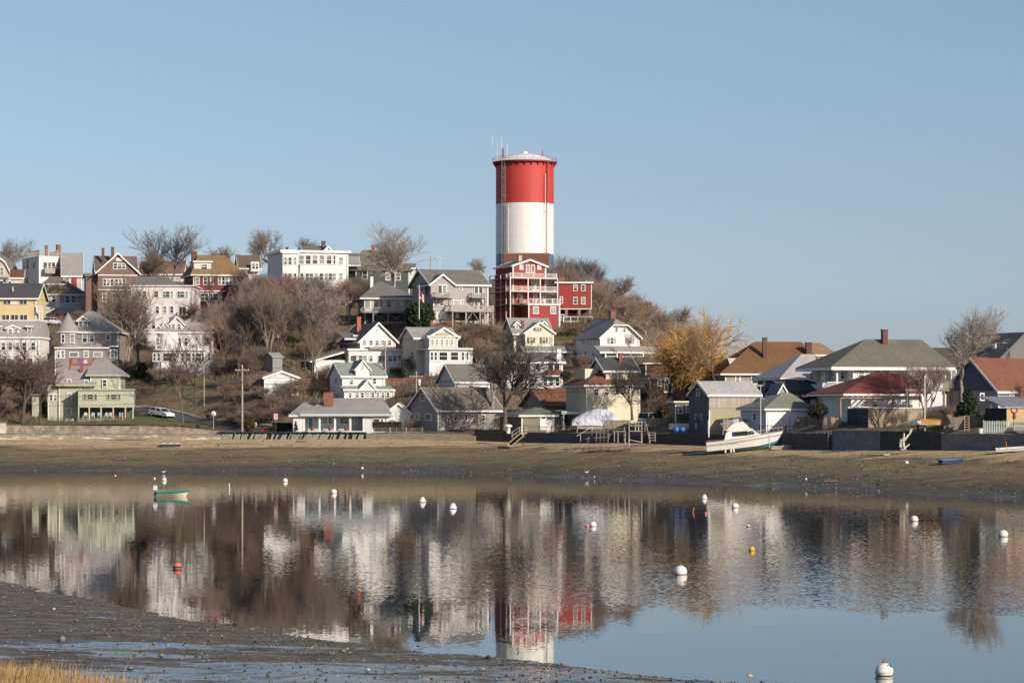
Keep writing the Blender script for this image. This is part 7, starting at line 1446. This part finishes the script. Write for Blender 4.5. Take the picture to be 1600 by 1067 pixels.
def sign(label, px, pyb, pyt, D, kind):
    k = D / F; o = thing('road_sign', label, 'road sign', P(px, pyb, D)); H_ = (pyb - pyt) * k; MB().tube((0, 0, -.6), (0, 0, H_ - (.1 if kind != 'stop' else .3)), .035, n=6).build('post', STEEL, o)
    if kind == 'disc': MB().lathe([(.02, -.02), (.42, -.02), (.42, .02), (.02, .02)], 24).build('plate', PL((.62, .66, .55)), o, loc=(0, -.06, H_ - .42), rot=(R(90), 0, 0)); MB().box(-.03, .03, -.005, .0, -.3, .3).build('mark', PL((.3, .33, .28)), o, loc=(0, -.085, H_ - .42))
    if kind == 'park':
        w_, h = .34, .48; z = H_ - .5; MB().box(-w_, w_, -.08, -.05, z - h, z + h).build('plate', PL((.75, .72, .70)), o); RR = PL((.5, .05, .06)); f = MB()
        f.box(-w_, w_, -.085, -.081, z + h - .05, z + h); f.box(-w_, w_, -.085, -.081, z - h, z - h + .05); f.box(-w_, -w_ + .05, -.085, -.081, z - h + .051, z + h - .051); f.box(w_ - .05, w_, -.085, -.081, z - h + .051, z + h - .051)
        for i in range(16):
            a, b_ = 2 * math.pi * i / 16, 2 * math.pi * (i + 1) / 16; f.tube((math.cos(a) * .2, -.09, z + .17 + math.sin(a) * .2), (math.cos(b_) * .2, -.09, z + .17 + math.sin(b_) * .2), .025, n=4)
        f.tube((-.14, -.09, z + .31), (.14, -.09, z + .03), .025, n=4); f.box(-.22, .22, -.085, -.081, z - .18, z - .11); f.box(-.16, .16, -.085, -.081, z - .32, z - .26); f.build('marking', RR, o)
sign('round pale plate on a post at the road corner', 333.5, 665, 642, 404, 'disc'); sign('white and red square no parking sign by the bulkhead', 431, 674, 645.5, 396, 'park')
o = thing('stop_sign', 'dark backed road sign beside the round pale plate', 'road sign', P(325, 664, 405)); MB().tube((0, 0, -.6), (0, 0, 1.6), .04, n=6).build('post', DARKW, o); MB().lathe([(.02, -.02), (.42, -.02), (.42, .02), (.02, .02)], 8).build('plate', PL((.14, .03, .03)), o, loc=(0, -.07, 1.6), rot=(R(90), R(22.5), 0))
o = thing('fire_hydrant', 'small white topped hydrant beside the road', 'hydrant', P(399.5, 667, 404)); MB().lathe([(.16, 0), (.16, .08), (.11, .1), (.11, .5), (.15, .52), (.15, .56), (.1, .68), (.02, .74)], 14).build('body', PL((.65, .2, .12)), o); MB().lathe([(.152, .521), (.155, .56), (.11, .7), (.02, .76)], 14).build('cap', TRIM, o); MB().tube((-.2, 0, .38), (.2, 0, .38), .06, n=8).build('outlet', TRIM, o)
# ---------------------------------------------------------------- cars
def car(label, loc, rz, col, L=4.6, wd_=1.75, hh=1.4, suv=False, name='parked_car', pitch=0):
    o = thing(name, label, 'car', loc, rot=(0, pitch, rz)); W2 = wd_ / 2; paint = PL(col, .25, .3)
    lo = [(-L / 2, .35), (-L / 2, .75), (-L / 2 + .1, .95), (-L / 2 + .9, 1.0), (L / 2 - 1.3, .96), (L / 2 - .25, .80), (L / 2, .62), (L / 2, .32)]; b = MB()
    b.prism(lo[::-1], -W2, W2, 'y'); bo = b.build('body', paint, o); c_ = MB(); x0, x1, x2, x3 = (-L / 2 + .3, -L / 2 + .65, L / 2 - 2.1, L / 2 - 1.25) if not suv else (-L / 2 + .05, -L / 2 + .25, L / 2 - 2.0, L / 2 - 1.3)
    zt = hh; i = .13; vs = [(x0, -W2 + .04, .985), (x3, -W2 + .04, .955), (x3, W2 - .04, .955), (x0, W2 - .04, .985), (x1, -W2 + i, zt), (x2, -W2 + i, zt), (x2, W2 - i, zt), (x1, W2 - i, zt)]
    c_.add(vs, [(0, 1, 5, 4), (1, 2, 6, 5), (2, 3, 7, 6), (3, 0, 4, 7)], 1); c_.add(vs, [(4, 5, 6, 7)], 0)
    c_.build('glasshouse', [paint, GLASSES[3]], o); rf = MB(); rf.box(x1 - .03, x2 + .03, -W2 + i - .02, W2 - i + .02, zt - .03, zt + .035)
    for sg in (-1, 1):
        for (xa, xb) in ((x0, x1), (x3, x2), ((x0 + x3) / 2, (x1 + x2) / 2)): rf.tube((xa, sg * (W2 - .045), .97), (xb, sg * (W2 - i), zt), .045, n=4)
    rf.build('roof', paint, bo)
    for x in (-L / 2 + .85, L / 2 - .85):
        for sg in (-1, 1):
            w_ = MB(); w_.tube((x, sg * (W2 - .2), .32), (x, sg * (W2 + .02), .32), .32, n=18, smooth=False); wo = w_.build('wheel', PL((.02, .02, .02)), o); MB().tube((x, sg * (W2 + .021), .32), (x, sg * (W2 + .03), .32), .2, n=14).build('rim', STEEL, wo)
    for sg in (-1, 1):
        MB().box(L / 2 - .03, L / 2 + .012, sg * .62 - .16, sg * .62 + .16, .58, .70).build('headlight', PL((.8, .8, .75), .1), o); MB().box(-L / 2 - .012, -L / 2 + .03, sg * .65 - .14, sg * .65 + .14, .66, .82).build('tail_light', PL((.4, .02, .02), .2), o)
    return o
p = onhill(252, 652); q = onhill(282, 657.5); car('white sedan driving down the road past the grass triangle', (p.x, p.y, p.z + .1), math.atan2(-2.6, 3.0), (.78, .78, .76), pitch=.10)
car('small bright red car parked behind the bulkhead', P(424, 681.5, 400), R(10), (.55, .02, .03), L=3.6, hh=1.35); car('dark blue suv parked at the end of the ranch house', P(448, 678, 401), R(35), (.02, .03, .05), L=4.6, hh=1.75, suv=True)
p = P(81, 508, 502); car('pale car parked on the slope right of the yellow house', (p.x, p.y, p.z), R(70), (.62, .66, .72)); CTRL
p = P(400, 494, 500); car('white van half hidden in the thicket below the bay house', (p.x, p.y, p.z), R(8), (.74, .73, .72), L=4.2, hh=1.7, suv=True, name='parked_van')
car('dark car parked above the road behind the green house', P(217, 627, 444), R(100), (.03, .035, .06)); car('grey pickup like car by the brown house porch', P(1016, 664, 356), R(60), (.4, .42, .42), L=4.4, hh=1.7, suv=True)
# ---------------------------------------------------------------- garden things
def chair(label, px, py, D, col, rz=0):
    o = thing('garden_chair', label, 'chair', P(px, py, D), rz); m = PL(col)
    MB().box(-.28, .28, -.28, .28, .40, .46).build('seat', m, o); MB().box(-.28, .28, .24, .30, .463, .98).build('backrest', m, o)
    for x in (-.25, .25):
        for y in (-.25, .25): MB().box(x - .035, x + .035, y - .035, y + .035, 0, .397).build('leg', m, o)
        MB().box(x - .04, x + .04, -.28, .237, .62, .66).build('armrest', m, o)
for px, col, lab in ((133, (.78, .77, .74), 'white chair at the left end of the green house porch'), (144, (.7, .7, .7), 'pale chair beside the second porch post'), (155, (.2, .35, .55), 'blue chair in the middle of the green house porch'), (166, (.78, .77, .74), 'white chair right of the blue one on the porch'), (171, (.78, .77, .74), 'second white chair right of the blue one on the porch'), (189, (.72, .72, .7), 'pale chair at the right end of the porch')): chair(lab, px, 654.1, 406.0, col, rnd.uniform(-.5, .5))
def picnic():
    o = thing('picnic_table', 'dark picnic table with benches in front of the white garage door', 'picnic table', P(1219, 675, 330)); m = mat('brick', (.14, .06, .04), .8); MB().box(-1, 1, -.4, .4, .72, .78).build('tabletop', m, o)
    for y in (-.8, .8): MB().box(-1, 1, y - .14, y + .14, .42, .47).build('bench', m, o)
    for x in (-.7, .7):
        for s_ in (-1, 1): MB().tube((x, s_ * .75, 0), (x, s_ * .2, .72), .05, n=4).build('leg', m, o)
picnic()
for px, py, D, lab in ((1169, 672, 334, 'dark garden chair left of the garage yard'), (1248, 667, 326, 'red brown garden chair right of the garage door')): chair(lab, px, py, D, (.09, .04, .03), .5)
# person in a blue jacket by the barn
def person():
    o = thing('person', 'person in a blue jacket and pale trousers standing beside the grey barn', 'person', P(1087.5, 672, 345), R(150)); H_ = 1.75
    def skin(name, verts, edges, rad, m, sub=2, parent=o):
        me = bpy.data.meshes.new(name); me.from_pydata(verts, edges, []); ob = link(name, me, parent); sk_ = ob.modifiers.new('skin', 'SKIN'); me.skin_vertices[0].data[0].use_root = True
        for v_, r_ in zip(me.skin_vertices[0].data, rad): v_.radius = r_ if isinstance(r_, tuple) else (r_, r_)
        s2 = ob.modifiers.new('sub', 'SUBSURF'); s2.levels = sub; s2.render_levels = sub; me.materials.append(m); return ob
    SK = PL((.45, .27, .20)); JK = PL((.04, .10, .32)); TR_ = PL((.45, .43, .38))
    V = [(0, 0, .95), (0, 0, 1.15), (0, .01, 1.38), (0, 0, 1.50), (0, -.01, 1.60), (0, -.01, 1.72), (.10, 0, .9), (.12, -.02, .48), (.12, .02, .08), (.12, -.14, .03), (-.10, 0, .9), (-.13, .01, .48), (-.14, .04, .08), (-.15, -.12, .03), (.19, 0, 1.40), (.25, -.02, 1.12), (.22, -.16, .92), (-.19, 0, 1.40), (-.26, .01, 1.12), (-.22, -.14, .93)]
    E = [(0, 1), (1, 2), (2, 3), (3, 4), (4, 5), (0, 6), (6, 7), (7, 8), (8, 9), (0, 10), (10, 11), (11, 12), (12, 13), (2, 14), (14, 15), (15, 16), (2, 17), (17, 18), (18, 19)]
    Rr = [(.15, .10), (.15, .10), (.17, .10), .055, (.075, .09), (.07, .08), .085, .06, .045, .04, .085, .06, .045, .04, .06, .045, .035, .06, .045, .035]
    skin('body', V, E, Rr, SK)
    skin('jacket', [(0, 0, .93), (0, 0, 1.15), (0, .01, 1.40), (0, 0, 1.49), (.20, 0, 1.40), (.26, -.02, 1.12), (.225, -.14, .94), (-.20, 0, 1.40), (-.27, .01, 1.12), (-.225, -.12, .95)], [(0, 1), (1, 2), (2, 3), (2, 4), (4, 5), (5, 6), (2, 7), (7, 8), (8, 9)], [(.19, .14), (.18, .13), (.20, .13), .08, .085, .07, .055, .085, .07, .055], JK)
    skin('trousers', [(0, 0, .98), (.10, 0, .88), (.12, -.02, .48), (.12, .02, .10), (-.10, 0, .88), (-.13, .01, .48), (-.14, .04, .10)], [(0, 1), (1, 2), (2, 3), (0, 4), (4, 5), (5, 6)], [(.16, .12), .11, .085, .075, .11, .085, .075], TR_)
    MB().lathe([(.02, -.02), (.085, .0), (.1, .06), (.09, .12), (.05, .16), (.01, .17)], 14, (0, .005, 1.68)).build('hair', PL((.06, .04, .03)), o)
    f = MB()
    for x in (-.03, .03): f.lathe([(.002, -.008), (.009, 0), (.002, .008)], 8, (x, -.088, 1.665))
    f.tube((0, -.085, 1.665), (0, -.115, 1.625), .01, .014, n=6); f.build('face', PL((.2, .1, .08)), o)
    for s_ in (-1, 1):
        h = MB(); bx = s_ * .222; by = -.165
        for j, l in enumerate((.065, .075, .07, .055)): y = by - .03 + j * .018; h.tube((bx, y, .90), (bx - s_ * .01, y - .01, .90 - l * .55), .009, n=6); h.tube((bx - s_ * .01, y - .01, .90 - l * .55), (bx - s_ * .03, y - .012, .90 - l), .008, n=6)
        h.tube((bx, by - .03, .93), (bx - s_ * .02, by - .07, .88), .011, .008, n=6); h.build('fingers', SK, o)
person()
